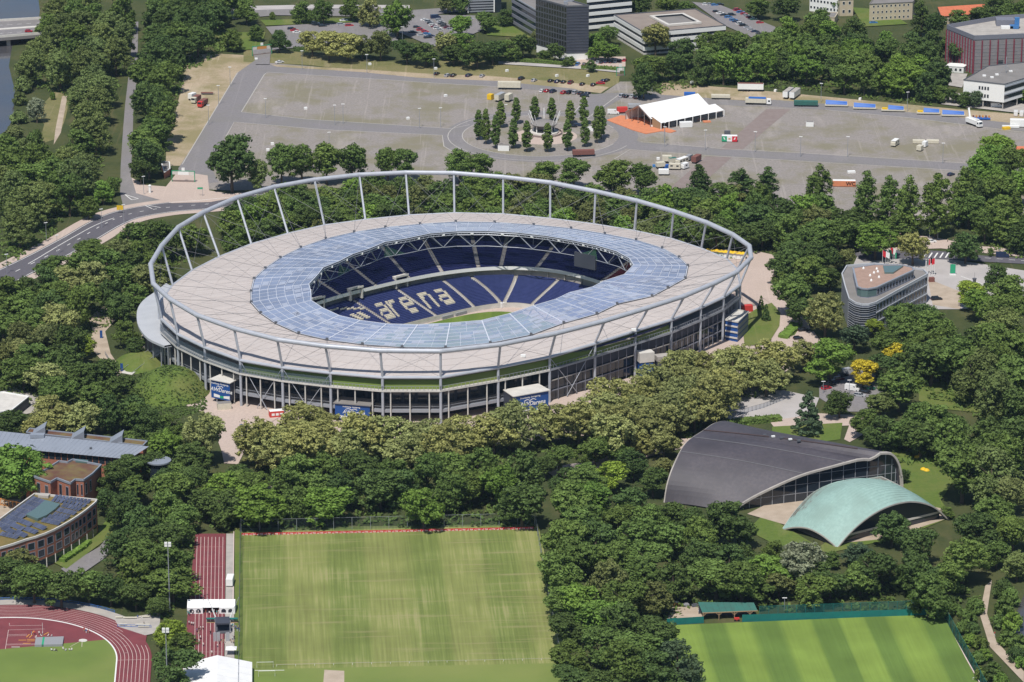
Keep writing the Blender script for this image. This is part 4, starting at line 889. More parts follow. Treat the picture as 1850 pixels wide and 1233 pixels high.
def plant(x, y, h, w, kind, colour, label, group, z=0.0):
    i = NTREE[0]; NTREE[0] += 1; rg = random.Random(i * 7 + 3); ms = TK[kind]; cr, tr, h0, w0 = ms[rg.randrange(len(ms))]
    e = thing(KN[kind], label, 'shrub' if kind == 'shrub' else 'tree', (x, y, z), rg.uniform(0, 6.28), group)
    sc = (w / w0 * rg.uniform(.94, 1.06), w / w0 * rg.uniform(.94, 1.06), h / h0)
    t = child('trunk', tr, e); t.scale = sc; c = child('crown', cr, e); c.scale = sc
    g = GREEN[colour]; v = rg.uniform(0.82, 1.2); q = rg.uniform(-.06, .06); c.color = (g[0] * v * (1 + q), g[1] * v, g[2] * v * (1 - q), 1)
    return e
def inpoly(x, y, P):
    r = False; j = len(P) - 1
    for i in range(len(P)):
        if (P[i][1] > y) != (P[j][1] > y) and x < (P[j][0] - P[i][0]) * (y - P[i][1]) / (P[j][1] - P[i][1]) + P[i][0]: r = not r
        j = i
    return r
def under(place, poly, zc, seed):
    """low undergrowth covering the floor of a wood"""
    rg = random.Random(seed * 17); P = [G(x, y, zc) for x, y in poly]; Q = [(p.x, p.y) for p in P]; xs = [p[0] for p in Q]; ys = [p[1] for p in Q]; mb = MB(); A = abs(sum(Q[i - 1][0] * Q[i][1] - Q[i][0] * Q[i - 1][1] for i in range(len(Q)))) / 2
    k = 0; n = int(min(2600, A * 0.17))
    while k < n:
        x, y = rg.uniform(min(xs), max(xs)), rg.uniform(min(ys), max(ys))
        if not inpoly(x, y, Q): continue
        k += 1
        if inpoly(x, y, _FEP): continue
        h = rg.uniform(.2, 1.9)
        for _ in range(4):
            d = Vector((rg.uniform(-1, 1), rg.uniform(-1, 1), rg.uniform(.3, 1.5))).normalized(); t = d.cross(Vector((rg.uniform(-1, 1), rg.uniform(-1, 1), .3))).normalized(); b = d.cross(t); s = rg.uniform(.35, .85); c = Vector((x + rg.uniform(-1.2, 1.2), y + rg.uniform(-1.2, 1.2), h * rg.uniform(.3, 1)))
            mb.quad(c - t * s - b * s * .6, c + t * s - b * s * .6, c + t * s * .7 + b * s * .6, c - t * s * .7 + b * s * .6)
    o = mb.build('undergrowth', 'foliage'); o.color = (*[v * .9 for v in GREEN['mid']], 1); tag(o, 'low green undergrowth ' + place, 'plants', kind='stuff')
def wood(place, poly, mix, hm=16, wm=12.5, dx=48, dy=30, seed=1, group=None):
    """trees spread over a photo outline of crown centres, at world scale; labels by order from the left"""
    dx *= 1.17; dy *= 1.08; hm *= 1.08; wm *= 1.20
    rg = random.Random(seed); ys = [p[1] for p in poly]; xs = [p[0] for p in poly]; out = []; y = min(ys) + 4; row = 0
    while y <= max(ys):
        k = SCL(y) / 4.6; x = min(xs) + (row % 2) * dx * k / 2
        while x <= max(xs):
            px, py = x + rg.uniform(-.22, .22) * dx * k, y + rg.uniform(-.25, .25) * dy * k
            if inpoly(px, py, poly): out.append((px, py))
            x += dx * k
        y += dy * k; row += 1
    under(place, poly, hm * .5, seed)
    out.sort(); n = len(out); trees(place, [(px, py, 0, 0, *rg.choice(mix), hm * rg.uniform(.82, 1.15), wm * rg.uniform(.85, 1.18)) for px, py in out], group)
def trees(place, lst, group=None):
    """lst: (crown centre px, py, -, -, kind, colour, height, width)"""
    lst = sorted(lst); n = len(lst)
    for i, (px, py, _, _, kind, col, h, w) in enumerate(lst):
        p = G(px, py, h * 0.56); plant(p.x, p.y, h, w, kind, col, f'{CW[col]} {KW[kind]}, {nth(i, n) + " " if n > 1 else ""}{place}', group or place)
def spots(place, kind, col, lst, group=None):
    """lst: (crown centre px, py, crown width in photo px, height/width ratio[, colour[, kind]])"""
    o = []
    for t in lst:
        px, py, wpx, ra = t[:4]; c = t[4] if len(t) > 4 else col; kd = t[5] if len(t) > 5 else kind
        w = wpx / SCL(py, 8); o.append((px, py, 0, 0, kd, c, w * ra, w))
    trees(place, o, group)
# ---------------------------------------------------------------- planting
_FE = [((p - CS) * 1.075 + CS) for p in FEET]
_FEP = [(p.x, p.y) for p in _FE]
_wood0 = inpoly
def trees(place, lst, group=None):
    keep = []
    for t in sorted(lst):
        p = G(t[0], t[1], t[6] * 0.56)
        if not inpoly(p.x, p.y, _FEP): keep.append((p, t))
    n = len(keep)
    for i, (p, (px, py, _, _, kind, col, h, w)) in enumerate(keep):
        plant(p.x, p.y, h, w, kind, col, f'{CW[col]} {KW[kind]}, {nth(i, n) + " " if n > 1 else ""}{place}', group or place)
B = lambda *c: [('broad' if k % 3 else 'round', x) for k, x in enumerate(c)]
wood('in the wood between river and avenue', [(85, 0), (232, 0), (228, 60), (218, 110), (195, 170), (190, 230), (178, 290), (160, 315), (135, 300), (150, 200), (125, 140), (60, 125), (38, 110), (85, 60)], [('willow', 'willow')] * 3 + B('mid'), 18, 13, 46, 28, 1)
wood('in the wood left of the road bend', [(0, 265), (55, 285), (110, 285), (150, 312), (165, 335), (110, 362), (85, 395), (30, 430), (0, 450)], [('willow', 'willow'), ('willow', 'willow'), ('broad', 'mid')], 18, 13.5, 48, 28, 2)
spots('at the road bend by the yellow sign', 'round', 'fresh', [(185, 345, 40, 1.2), (160, 372, 42, 1.1, 'mid'), (205, 335, 34, 1.1, 'mid')])
spots('on the river bank', 'shrub', 'willow', [(66, 195, 34, 1.5, 'grey', 'willow'), (36, 175, 34, .8), (42, 150, 40, .8), (32, 210, 36, .7), (25, 237, 40, .7, 'bronze'), (62, 245, 38, .8, 'mid'), (95, 172, 12, 1.4, 'fresh'), (42, 258, 34, .8)])
wood('in the avenue row on the right', [(265, 0), (405, 0), (405, 55), (375, 80), (340, 95), (318, 150), (305, 190), (298, 225), (285, 250), (262, 275), (256, 240), (258, 150)], B('dark', 'dark', 'mid') + [('round', 'dark')], 18, 13, 44, 26, 3)
spots('beside the gate at the road bend', 'broad', 'dark', [(268, 282, 62, 1.25), (254, 308, 40, 1.2)])
spots('around the car park behind the square', 'round', 'mid', [(420, 70, 40, 1.1), (445, 18, 46, 1.1), (462, 58, 30, 1.1), (505, 72, 40, 1.1, 'dark'), (547, 20, 40, 1.1), (584, 20, 44, 1.1), (634, 13, 44, 1.1), (668, 20, 46, 1.2, 'olive'), (718, 30, 62, 1.15, 'fresh'), (809, 3, 40, 1, 'bronze'), (832, 4, 40, 1), (492, 28, 14, 1.2), (395, 20, 50, 1.1, 'dark'), (425, 5, 40, 1)])
spots('in the row behind the square', 'broad', 'dark', [(564, 74, 46, 1.15, 'olive'), (594, 79, 50, 1.15, 'olive'), (628, 82, 50, 1.1, 'olive'), (655, 80, 46, 1.1, 'bronze'), (687, 78, 46, 1.3, 'bronze'), (735, 90, 50, 1, 'dark'), (770, 95, 50, .95), (805, 80, 50, 1.1, 'olive'), (842, 80, 50, 1.1, 'fresh'), (862, 97, 56, .9), (820, 97, 46, .9), (890, 92, 50, .9), (920, 88, 46, .95, 'mid'), (945, 80, 46, 1, 'dark'), (832, 45, 44, 1, 'fresh'), (879, 38, 44, .9, 'mid'), (976, 68, 34, 1.1, 'bronze'), (1003, 92, 34, 1.1), (912, 30, 34, 1), (985, 100, 30, .8, 'mid')])
spots('on the lawns around the striped office', 'broad', 'fresh', [(1075, 75, 40, 1.1), (1098, 62, 40, 1, 'mid'), (1098, 90, 44, 1), (1076, 95, 34, .9), (1185, 66, 56, 1.1, 'olive'), (1155, 10, 50, 1, 'dark'), (1205, 8, 44, 1, 'mid'), (1240, 15, 34, 1, 'mid'), (1030, 110, 20, 1, 'mid', 'round'), (1068, 118, 22, 1.1, 'dark', 'round'), (1022, 114, 16, 1, 'mid', 'round')])
wood('in the wood behind the square', [(1140, 122), (1200, 95), (1300, 80), (1395, 62), (1450, 35), (1540, 40), (1600, 65), (1700, 80), (1700, 130), (1690, 160), (1600, 152), (1500, 140), (1400, 130), (1300, 122), (1200, 135), (1150, 146)], B('dark', 'mid', 'mid', 'dark') + [('round', 'fresh'), ('broad', 'fresh')], 16, 12, 44, 24, 5)
spots('among the houses at top right', 'broad', 'mid', [(1370, 12, 44, 1), (1420, 12, 50, 1, 'dark'), (1665, 28, 40, 1.8, 'dark', 'poplar'), (1690, 45, 40, 1.4, 'dark'), (1800, 15, 60, 1, 'dark'), (1840, 25, 60, 1), (1765, 25, 36, .8), (1735, 30, 36, .9), (1715, 82, 40, 1.1), (1737, 95, 46, 1, 'dark'), (1820, 98, 34, 1.1, 'dark'), (1765, 112, 18, 1.4, 'mid', 'conifer'), (1640, 5, 40, 1, 'dark'), (1520, 5, 36, 1)])
spots('by the white office on columns', 'round', 'dark', [(1722, 172, 30, 1), (1745, 178, 30, 1), (1762, 176, 34, 1, 'blue'), (1700, 168, 34, 1, 'mid'), (1848, 170, 30, 1.1, 'fresh')])
_hb = [(260, 600, 14.5), (335, 645, 17), (435, 690, 16), (490, 472, 13), (650, 432, 13), (845, 398, 12), (1020, 402, 11.5), (1215, 430, 11.5), (1355, 440, 14), (620, 690, 14.5), (762, 725, 15), (978, 725, 14), (1185, 715, 15), (1368, 672, 14), (1495, 634, 18), (1540, 590, 16)]
for i, (x, y, h) in enumerate(sorted(_hb)):
    p = G(820 + x / 5.78, 150 + y / 5.78); plant(p.x, p.y, h, 5.7, 'column', 'mid', f'mid green columnar hornbeam, {nth(i, len(_hb))} in the roundabout ring', 'hornbeams round the pavilion')
spots('along the near edge of the square', 'broad', 'mid', [(418, 288, 82, 1.35, 'dark'), (466, 312, 44, 1.5, 'willow', 'willow'), (508, 290, 54, 1.5), (545, 288, 56, 1.45), (590, 290, 58, 1.4), (637, 290, 56, 1.4), (700, 292, 50, 1.3), (730, 294, 48, 1.3), (830, 297, 56, 1.15), (868, 299, 52, 1.15), (985, 312, 54, 1.05), (1036, 310, 56, 1.05), (1110, 318, 72, 1), (1162, 320, 52, 1.15), (1262, 324, 54, 1.3, 'dark', 'poplar'), (1340, 332, 58, 1.25, 'dark', 'poplar'), (1388, 330, 60, 1.3, 'dark', 'poplar'), (1480, 332, 62, 1.5, 'mid', 'poplar'), (1565, 352, 60, 1.95, 'mid', 'poplar'), (1605, 356, 50, 2.1, 'mid', 'poplar'), (1642, 362, 58, 2.0, 'mid', 'poplar'), (1692, 362, 66, 1.9, 'mid', 'poplar'), (1740, 345, 60, 1.9, 'mid', 'poplar')])
wood('in the clump at the square right end', [(1745, 310), (1790, 265), (1835, 262), (1850, 300), (1850, 430), (1790, 420), (1755, 380), (1725, 350)], [('broad', 'mid'), ('poplar', 'dark'), ('broad', 'fresh'), ('poplar', 'mid')], 18, 11.5, 44, 24, 6)
wood('in the belt behind the stadium', [(398, 395), (440, 372), (500, 350), (640, 335), (900, 335), (1100, 340), (1250, 348), (1400, 356), (1500, 368), (1535, 400), (1500, 440), (1420, 440), (1380, 425), (1300, 440), (1000, 405), (700, 405), (500, 435), (420, 445)], B('mid', 'mid', 'dark', 'fresh', 'mid') + [('round', 'bronze')], 14.5, 12, 40, 21, 7)
wood('in the belt between road and stadium', [(-20, 535), (40, 500), (85, 482), (130, 462), (225, 428), (330, 398), (385, 405), (330, 445), (285, 485), (262, 522), (222, 548), (180, 560), (150, 590), (150, 640), (105, 690), (40, 700), (0, 690)], B('dark', 'mid', 'mid', 'dark', 'bronze', 'olive'), 15, 12, 44, 26, 8)
spots('beside the grey crescent canopy', 'broad', 'mid', [(228, 600, 48, 1.15), (216, 555, 52, 1.1, 'dark'), (242, 532, 48, 1, 'mid'), (246, 625, 42, 1, 'dark')])
wood('in the grove left of the forecourt', [(60, 700), (120, 680), (160, 650), (210, 690), (265, 715), (330, 745), (340, 775), (300, 815), (250, 770), (160, 725), (110, 720)], B('dark', 'mid', 'dark', 'fresh'), 13, 11.5, 44, 26, 9)
spots('beside the long grey-roofed school', 'plane', 'olive', [(95, 745, 84, .8), (150, 752, 76, .85), (65, 775, 60, .9), (30, 640, 60, 1.1), (78, 612, 56, 1.2), (152, 622, 44, 1, 'lime', 'round'), (365, 785, 88, 1.2), (18, 765, 60, 1, 'dark', 'broad'), (345, 832, 76, 1, 'dark', 'broad'), (285, 800, 56, 1, 'mid', 'broad'), (310, 770, 56, 1.1, 'mid', 'broad'), (240, 745, 60, 1, 'mid', 'broad')])
wood('in the front row before the stadium', [(455, 785), (520, 762), (600, 768), (700, 780), (770, 778), (850, 770), (930, 758), (1000, 742), (1060, 732), (1110, 708), (1160, 692), (1230, 658), (1330, 640), (1400, 645), (1425, 665), (1330, 690), (1290, 720), (1230, 762), (1130, 788), (1060, 778), (1000, 780), (880, 805), (760, 815), (640, 815), (540, 822), (470, 828)], [('plane', 'olive')], 16, 15.5, 50, 21, 10)
wood('in the belt behind the practice pitch', [(390, 868), (440, 862), (520, 858), (600, 818), (680, 842), (780, 848), (870, 820), (960, 852), (972, 890), (966, 914), (850, 914), (700, 915), (560, 917), (450, 917), (380, 918), (330, 890)], B('dark', 'mid', 'dark', 'mid', 'fresh'), 15, 12.5, 44, 25, 11)
wood('in the wood beside the sprint track', [(215, 915), (260, 880), (310, 880), (340, 915), (350, 950), (340, 1000), (325, 1050), (300, 1085), (250, 1060), (205, 1020), (225, 975), (210, 950)], B('dark', 'mid', 'dark', 'mid'), 14, 12, 44, 26, 12)
spots('in the row behind the running track', 'broad', 'dark', [(15, 1035, 66, 1), (60, 1050, 80, 1, 'mid'), (110, 1062, 76, .95), (160, 1056, 70, 1, 'mid'), (200, 1062, 66, 1), (245, 1072, 60, 1), (30, 1010, 66, .9, 'bronze', 'willow'), (285, 1095, 46, .9), (305, 1140, 60, 1, 'lime'), (325, 1165, 56, 1.1, 'mid'), (320, 1205, 80, 1.1)])
spots('around the brick school', 'broad', 'dark', [(38, 852, 112, 1, 'fresh'), (-15, 850, 80, 1.1, 'fresh'), (205, 865, 64, 1.2), (235, 845, 56, 1), (272, 838, 56, 1), (245, 885, 60, 1, 'mid'), (190, 905, 44, 1.3), (330, 852, 50, 1, 'mid'), (300, 868, 56, 1)])
wood('in the wood left of the swimming hall', [(1000, 905), (1060, 868), (1100, 876), (1150, 886), (1195, 932), (1250, 955), (1310, 985), (1370, 1015), (1330, 1060), (1260, 1060), (1220, 1078), (1180, 1100), (1120, 1110), (1040, 1130), (1015, 1080), (996, 1010), (992, 950)], B('dark', 'mid', 'mid', 'dark', 'mid', 'fresh', 'bronze'), 14, 12, 46, 27, 13)
wood('in the wood between the two pitches', [(1040, 1140), (1100, 1120), (1165, 1115), (1200, 1130), (1225, 1165), (1235, 1240), (1050, 1250)], B('dark', 'mid', 'mid'), 14, 12.5, 52, 32, 14)
spots('along the right side of the practice pitch', 'broad', 'mid', [(1000, 985, 58, 1), (1004, 1035, 58, 1, 'dark'), (1012, 1085, 60, 1), (1018, 1135, 64, 1, 'dark'), (1026, 1185, 66, 1), (1034, 1225, 66, 1, 'dark')])
spots('beside the paved plaza', 'plane', 'olive', [(1345, 655, 84, 1), (1400, 648, 84, 1), (1300, 700, 84, 1), (1385, 680, 76, .95), (1255, 735, 84, 1)])
spots('between the forecourt and the sprint track', 'broad', 'dark', [(345, 868, 64, 1), (395, 888, 72, .95, 'mid'), (438, 862, 58, .9), (372, 908, 70, .95), (330, 932, 66, 1, 'mid'), (412, 916, 70, .9), (470, 868, 50, .8, 'mid', 'round'), (545, 880, 34, .8, 'mid', 'round')])
spots('in the thicket right of the hall terrace', 'broad', 'mid', [(1595, 1022, 66, 1, 'bronze'), (1655, 1040, 70, 1), (1700, 1045, 70, 1, 'dark'), (1555, 1045, 66, 1), (1500, 1052, 66, .95, 'dark'), (1408, 1048, 64, 1, 'bronze'), (1365, 1040, 66, 1), (1330, 1010, 66, 1, 'dark')])
spots('behind the right end of the dark vault', 'broad', 'mid', [(1562, 762, 56, 1), (1592, 778, 66, 1, 'dark'), (1640, 780, 70, 1), (1688, 792, 66, .95, 'dark'), (1660, 752, 60, 1), (1720, 770, 66, 1)])
spots('before the near foot of the dark vault', 'broad', 'dark', [(1212, 930, 60, .95), (1248, 945, 64, 1), (1284, 958, 56, .9, 'mid')])
spots('in front of the white flags', 'broad', 'dark', [(1098, 856, 62, 1, 'lime'), (1145, 838, 60, 1), (1200, 845, 40, 1.2, 'olive', 'willow'), (1120, 820, 46, 1, 'mid'), (1225, 1195, 96, 1.05, 'blue', 'willow'), (1180, 1150, 84, 1), (1010, 826, 56, 1, 'mid'), (1075, 812, 64, 1, 'mid'), (985, 842, 46, 1), (1060, 858, 54, .9, 'mid'), (1180, 868, 60, 1), (1020, 868, 60, .95), (1160, 800, 50, 1, 'olive', 'plane'), (1200, 800, 60, 1, 'olive', 'plane')])
wood('in the wood behind the training pitch', [(1380, 1015), (1420, 1010), (1500, 1040), (1600, 1010), (1700, 1000), (1750, 1010), (1770, 1045), (1735, 1072), (1600, 1070), (1450, 1070), (1300, 1066), (1290, 1040)], B('mid', 'dark', 'mid', 'dark', 'fresh'), 13.5, 11, 46, 26, 15)
spots('in front of the swimming hall', 'round', 'dark', [(1318, 942, 96, .98), (1612, 952, 70, 1, 'dark'), (1448, 1018, 92, 1.15, 'grey', 'willow'), (1550, 1000, 62, .8, 'blue'), (1500, 1010, 40, .8, 'mid'), (1635, 860, 24, 1.2), (1712, 925, 30, .8, 'mid'), (1660, 985, 76, 1, 'dark'), (1400, 995, 50, .9, 'mid')])
wood('in the great wood at right', [(1650, 640), (1720, 600), (1790, 570), (1850, 565), (1850, 860), (1800, 880), (1760, 855), (1770, 790), (1800, 765), (1800, 725), (1730, 690), (1680, 670)], [('willow', 'willow'), ('broad', 'mid'), ('willow', 'mid'), ('broad', 'dark')], 20, 15, 50, 26, 16)
wood('in the row behind the swimming hall', [(1570, 788), (1620, 765), (1660, 760), (1740, 775), (1770, 790), (1700, 800), (1640, 800)], B('mid', 'dark'), 16, 12.5, 46, 26, 17)
spots('at the edge of the hall meadow', 'broad', 'mid', [(1740, 850, 112, 1), (1795, 930, 76, 1), (1760, 960, 80, 1, 'dark'), (1740, 1005, 90, 1.05), (1820, 890, 70, 1.1, 'bronze'), (1830, 960, 70, 1), (1838, 1020, 60, 1, 'willow', 'willow'), (1800, 1000, 60, .9)])
spots('along the riverside path', 'shrub', 'mid', [(1728, 1100, 30, .8), (1738, 1130, 34, .8), (1752, 1155, 34, .8, 'fresh'), (1765, 1185, 34, .8), (1785, 1215, 36, .8, 'dark'), (1815, 1090, 44, .9), (1830, 1120, 46, .9, 'fresh'), (1842, 1160, 44, .9), (1812, 1060, 40, 1, 'dark'), (1825, 1075, 40, 1), (1845, 1195, 30, .8, 'fresh'), (1716, 1085, 36, .9, 'dark'), (1748, 1110, 36, .8), (1757, 1132, 30, .8, 'dark'), (1770, 1158, 34, .8), (1780, 1180, 32, .8, 'fresh'), (1795, 1205, 34, .8), (1772, 1215, 34, .8), (1808, 1225, 34, .8, 'fresh'), (1805, 1120, 36, .8), (1820, 1150, 40, .8), (1835, 1180, 40, .8, 'dark'), (1760, 1092, 40, .9)])
spots('on the side plaza by the stadium', 'broad', 'mid', [(1432, 528, 76, 1.1), (1420, 478, 66, 1.1, 'dark'), (1462, 492, 66, 1.1, 'mid'), (1500, 502, 44, 1.15, 'dark'), (1486, 462, 66, 1, 'dark'), (1445, 560, 60, 1, 'dark'), (1492, 565, 76, 1.15, 'olive', 'plane'), (1375, 545, 16, 1.8, 'dark', 'conifer'), (1384, 562, 20, 1.7, 'dark', 'conifer'), (1440, 455, 60, 1, 'dark'), (1412, 500, 40, 1, 'mid')])
spots('on the forecourt of the grey office', 'broad', 'mid', [(1526, 466, 46, 1, 'bronze'), (1582, 432, 74, .95, 'fresh'), (1650, 445, 60, 1.1, 'olive'), (1745, 444, 66, .95, 'dark', 'round'), (1800, 498, 54, 1, 'dark', 'round'), (1818, 528, 80, .9, 'mid', 'round'), (1752, 530, 50, 1.1, 'lime'), (1772, 548, 64, 1, 'fresh'), (1550, 420, 60, 1), (1620, 412, 50, 1.3, 'mid', 'poplar'), (1790, 455, 12, 1.5, 'mid', 'round')])
spots('around the shaded car park', 'broad', 'mid', [(1545, 608, 56, 1, 'blue'), (1582, 592, 38, 1, 'lime'), (1640, 600, 76, 1, 'mid'), (1615, 636, 40, 1.1, 'gold'), (1560, 672, 50, 1.1, 'gold'), (1500, 648, 88, .95, 'fresh'), (1592, 662, 62, .9, 'dark'), (1625, 700, 88, .95), (1690, 590, 70, 1), (1460, 738, 66, 1.35, 'blue', 'conifer'), (1517, 728, 56, .95, 'dark', 'round'), (1650, 640, 70, 1), (1590, 730, 56, .9, 'willow'), (1680, 640, 70, 1, 'willow', 'willow'), (1628, 575, 66, 1), (1668, 572, 62, .95, 'dark'), (1600, 622, 56, 1, 'mid'), (1452, 640, 60, 1, 'olive', 'plane')])
# the overgrown mound and hedges
def mound(name, px, py, rx, ry, h, m, z=0):
    c = G(px, py); mb = MB(); n = 28; rg = random.Random(5)
    prof = [(1.0, 0), (.85, .28), (.65, .62), (.42, .86), (.2, .97), (0.0, 1.0)]
    rows = [[c + Vector((rx * r * math.cos(2 * math.pi * i / n), ry * r * math.sin(2 * math.pi * i / n), h * q + (rg.uniform(-.25, .25) if 0 < r < 1 else 0))) for i in range(n)] for r, q in prof]
    for a in range(len(rows) - 1):
        for i in range(n): j = (i + 1) % n; mb.quad(rows[a][i], rows[a][j], rows[a + 1][j], rows[a + 1][i])
    return tag(mb.build(name, m, smooth=True), kind='structure')
mound('grass_mound', 308, 706, 15, 19, 8.5, 'lawn')
mound('grass_mound', 255, 655, 10, 14, 3.5, 'lawn')
def tuft_field(name, poly, n, size, colour, label, h=0.5, zf=None):
    rg = random.Random(len(poly) * 31 + n); mb = MB(); xs = [p[0] for p in poly]; ys = [p[1] for p in poly]; k = 0
    while k < n:
        x, y = rg.uniform(min(xs), max(xs)), rg.uniform(min(ys), max(ys))
        if not inpoly(x, y, poly): continue
        k += 1; p = G(x, y); p.z = zf(p) if zf else 0
        for _ in range(4):
            d = Vector((rg.uniform(-1, 1), rg.uniform(-1, 1), rg.uniform(.5, 1.5))).normalized(); t = d.cross(Vector((rg.uniform(-1, 1), rg.uniform(-1, 1), 0.3))).normalized(); b = d.cross(t); s = size * rg.uniform(.6, 1.3); c = p + Vector((rg.uniform(-1, 1) * size, rg.uniform(-1, 1) * size, rg.uniform(0, h)))
            mb.quad(c - t * s - b * s, c + t * s - b * s, c + t * s + b * s, c - t * s + b * s)
    o = mb.build(name, 'foliage'); o.color = (*GREEN[colour], 1); return tag(o, label, 'plants', kind='stuff')
mc = G(308, 706)
def mz(p):
    r = math.hypot((p.x - mc.x) / 15, (p.y - mc.y) / 19); return 8.5 * max(0, 1 - r * r * 1.05)
_tf = tuft_field('mound_growth', [(245, 690), (262, 655), (308, 640), (350, 660), (375, 700), (372, 740), (320, 758), (262, 735)], 2200, .3, 'mid', 'tall green growth covering the mound beside the stadium', .3, mz); _tf.color = (0.10, 0.15, 0.042, 1)
def hedge(label, ln, w, h, colour, group='clipped hedges'):
    pts = [G(*p) for p in ln]; rg = random.Random(int(ln[0][0])); mb = MB()
    for i in range(len(pts) - 1):
        L = (pts[i + 1] - pts[i]).length; d = (pts[i + 1] - pts[i]) / L; n = Vector((-d.y, d.x, 0))
        mb.obox((pts[i] + pts[i + 1]) / 2 + Vector((0, 0, h * .45)), d * L / 2, n * w * .42, (0, 0, h * .45))
        for _ in range(int(L * 14)):
            s = rg.random(); q = rg.choice(((1, 0), (-1, 0), (0, 1), (0, 1))); u = rg.uniform(-1, 1)
            p = pts[i].lerp(pts[i + 1], s) + (n * w * .48 * q[0] + Vector((0, 0, rg.random() * h)) if q[0] else n * w * .48 * u + Vector((0, 0, h * .95)))
            nn = (n * q[0] + Vector((rg.uniform(-.6, .6), rg.uniform(-.6, .6), q[1] + rg.uniform(-.3, .8)))).normalized(); t = nn.cross(Vector((rg.uniform(-1, 1), rg.uniform(-1, 1), .3))).normalized(); b = nn.cross(t); z = rg.uniform(.15, .38)
            mb.quad(p - t * z - b * z, p + t * z - b * z, p + t * z + b * z, p - t * z + b * z)
    o = mb.build('hedge', 'foliage', at=pts[0]); o.color = (*GREEN[colour], 1); return tag(o, label, 'hedge', group)
hedge('clipped hedge along the walk behind the square, left of the tower', [(880, 108), (960, 114), (1020, 119)], 3.0, 2.0, 'mid')
hedge('clipped hedge along the walk below the tower car park', [(1050, 125), (1090, 126), (1115, 128)], 3.0, 1.8, 'mid')
hedge('clipped hedge along the paved apron before the curved brick school', [(112, 1018), (150, 992), (160, 982)], 2.6, 1.6, 'fresh')
hedge('long clipped hedge above the dark swimming hall roof', [(1280, 782), (1330, 768), (1410, 760)], 3.5, 2.2, 'mid')
hedge('bright green hedge strip beside the side plaza', [(1415, 612), (1440, 588)], 5.0, 1.2, 'fresh')
hedge('clipped hedge beside the north gate behind the square', [(530, 92), (556, 92)], 2.6, 2.0, 'dark')
# ---------------------------------------------------------------- buildings
def unit_window(fm, gm):
    mb = MB(); b = 0.07
    mb.box(-.5, .5, -.06, .02, 0, b, 0); mb.box(-.5, .5, -.06, .02, 1 - b, 1, 0); mb.box(-.5, -.5 + b, -.06, .02, b, 1 - b, 0); mb.box(.5 - b, .5, -.06, .02, b, 1 - b, 0)
    mb.quad((-.5 + b, -.02, b), (.5 - b, -.02, b), (.5 - b, -.02, 1 - b), (-.5 + b, -.02, 1 - b), 1)
    return mb.mesh('window', [fm, gm])
WIN = {}
def windows(parent, p0, p1, z, h, n, frac=0.6, fm='white', gm='glass_dark', m0=0.0, m1=0.0, name='window'):
    """n windows along the wall from p0 to p1 (left to right seen from outside)"""
    key = (fm, gm)
    if key not in WIN: WIN[key] = unit_window(fm, gm)
    p0, p1 = up(Vector(p0), 0), up(Vector(p1), 0); d = p1 - p0; L = d.length; rz = math.atan2(d.y, d.x); w = L * (1 - m0 - m1) / n
    for i in range(n):
        p = p0.lerp(p1, m0 + (i + .5) / n * (1 - m0 - m1)); wchild(name, WIN[key], parent, (p.x, p.y, z), rz, (w * frac, 1, h))
def band(parent, p0, p1, z0, z1, m, t=0.25, name='parapet', off=0.0):
    p0, p1 = up(Vector(p0), 0), up(Vector(p1), 0); d = (p1 - p0).normalized(); n = Vector((d.y, -d.x, 0))
    c = (p0 + p1) / 2 + n * (off + t / 2 - .02); return MB().obox(up(c, (z0 + z1) / 2), (p1 - p0) / 2, n * t / 2, (0, 0, (z1 - z0) / 2)).build(name, m, parent)
def ground_of(pts): 
    s = Vector((0, 0, 0))
    for p in pts: s += up(p, 0)
    return s / len(pts)
def shell(name, label, cat, pts, h, wall, roof, parapet=0.6, pm=None, z0=0.0, group=None):
    """thing with a wall, a flat roof and a parapet rim over the outline pts"""
    b = thing(name, label, cat, ground_of(pts), 0, group)
    mb = MB(); k = len(pts)
    for i in range(k): p, q = pts[i], pts[(i + 1) % k]; mb.quad(up(p, z0), up(q, z0), up(q, h), up(p, h))
    if z0 > 0: mb.poly([up(p, z0) for p in pts])
    mb.build('wall', wall, b)
    r = MB().poly([up(p, h - .05) for p in pts]).build('roof', roof, b)
    if parapet:
        mb = MB()
        for i in range(k): mb.beam(up(pts[i], h + parapet / 2 - .1), up(pts[(i + 1) % k], h + parapet / 2 - .1), 0.45, parapet)
        mb.build('roof_rim', pm or wall, r)
    return b, r
def roof_box(r, px, py, z, sx, sy, h, m='aluminium', name='roof_unit', rz=0.0):
    p = G(px, py, z); c, s = math.cos(rz), math.sin(rz)
    return MB().obox(p + Vector((0, 0, h / 2)), Vector((c, s, 0)) * sx / 2, Vector((-s, c, 0)) * sy / 2, (0, 0, h / 2)).build(name, m, r)
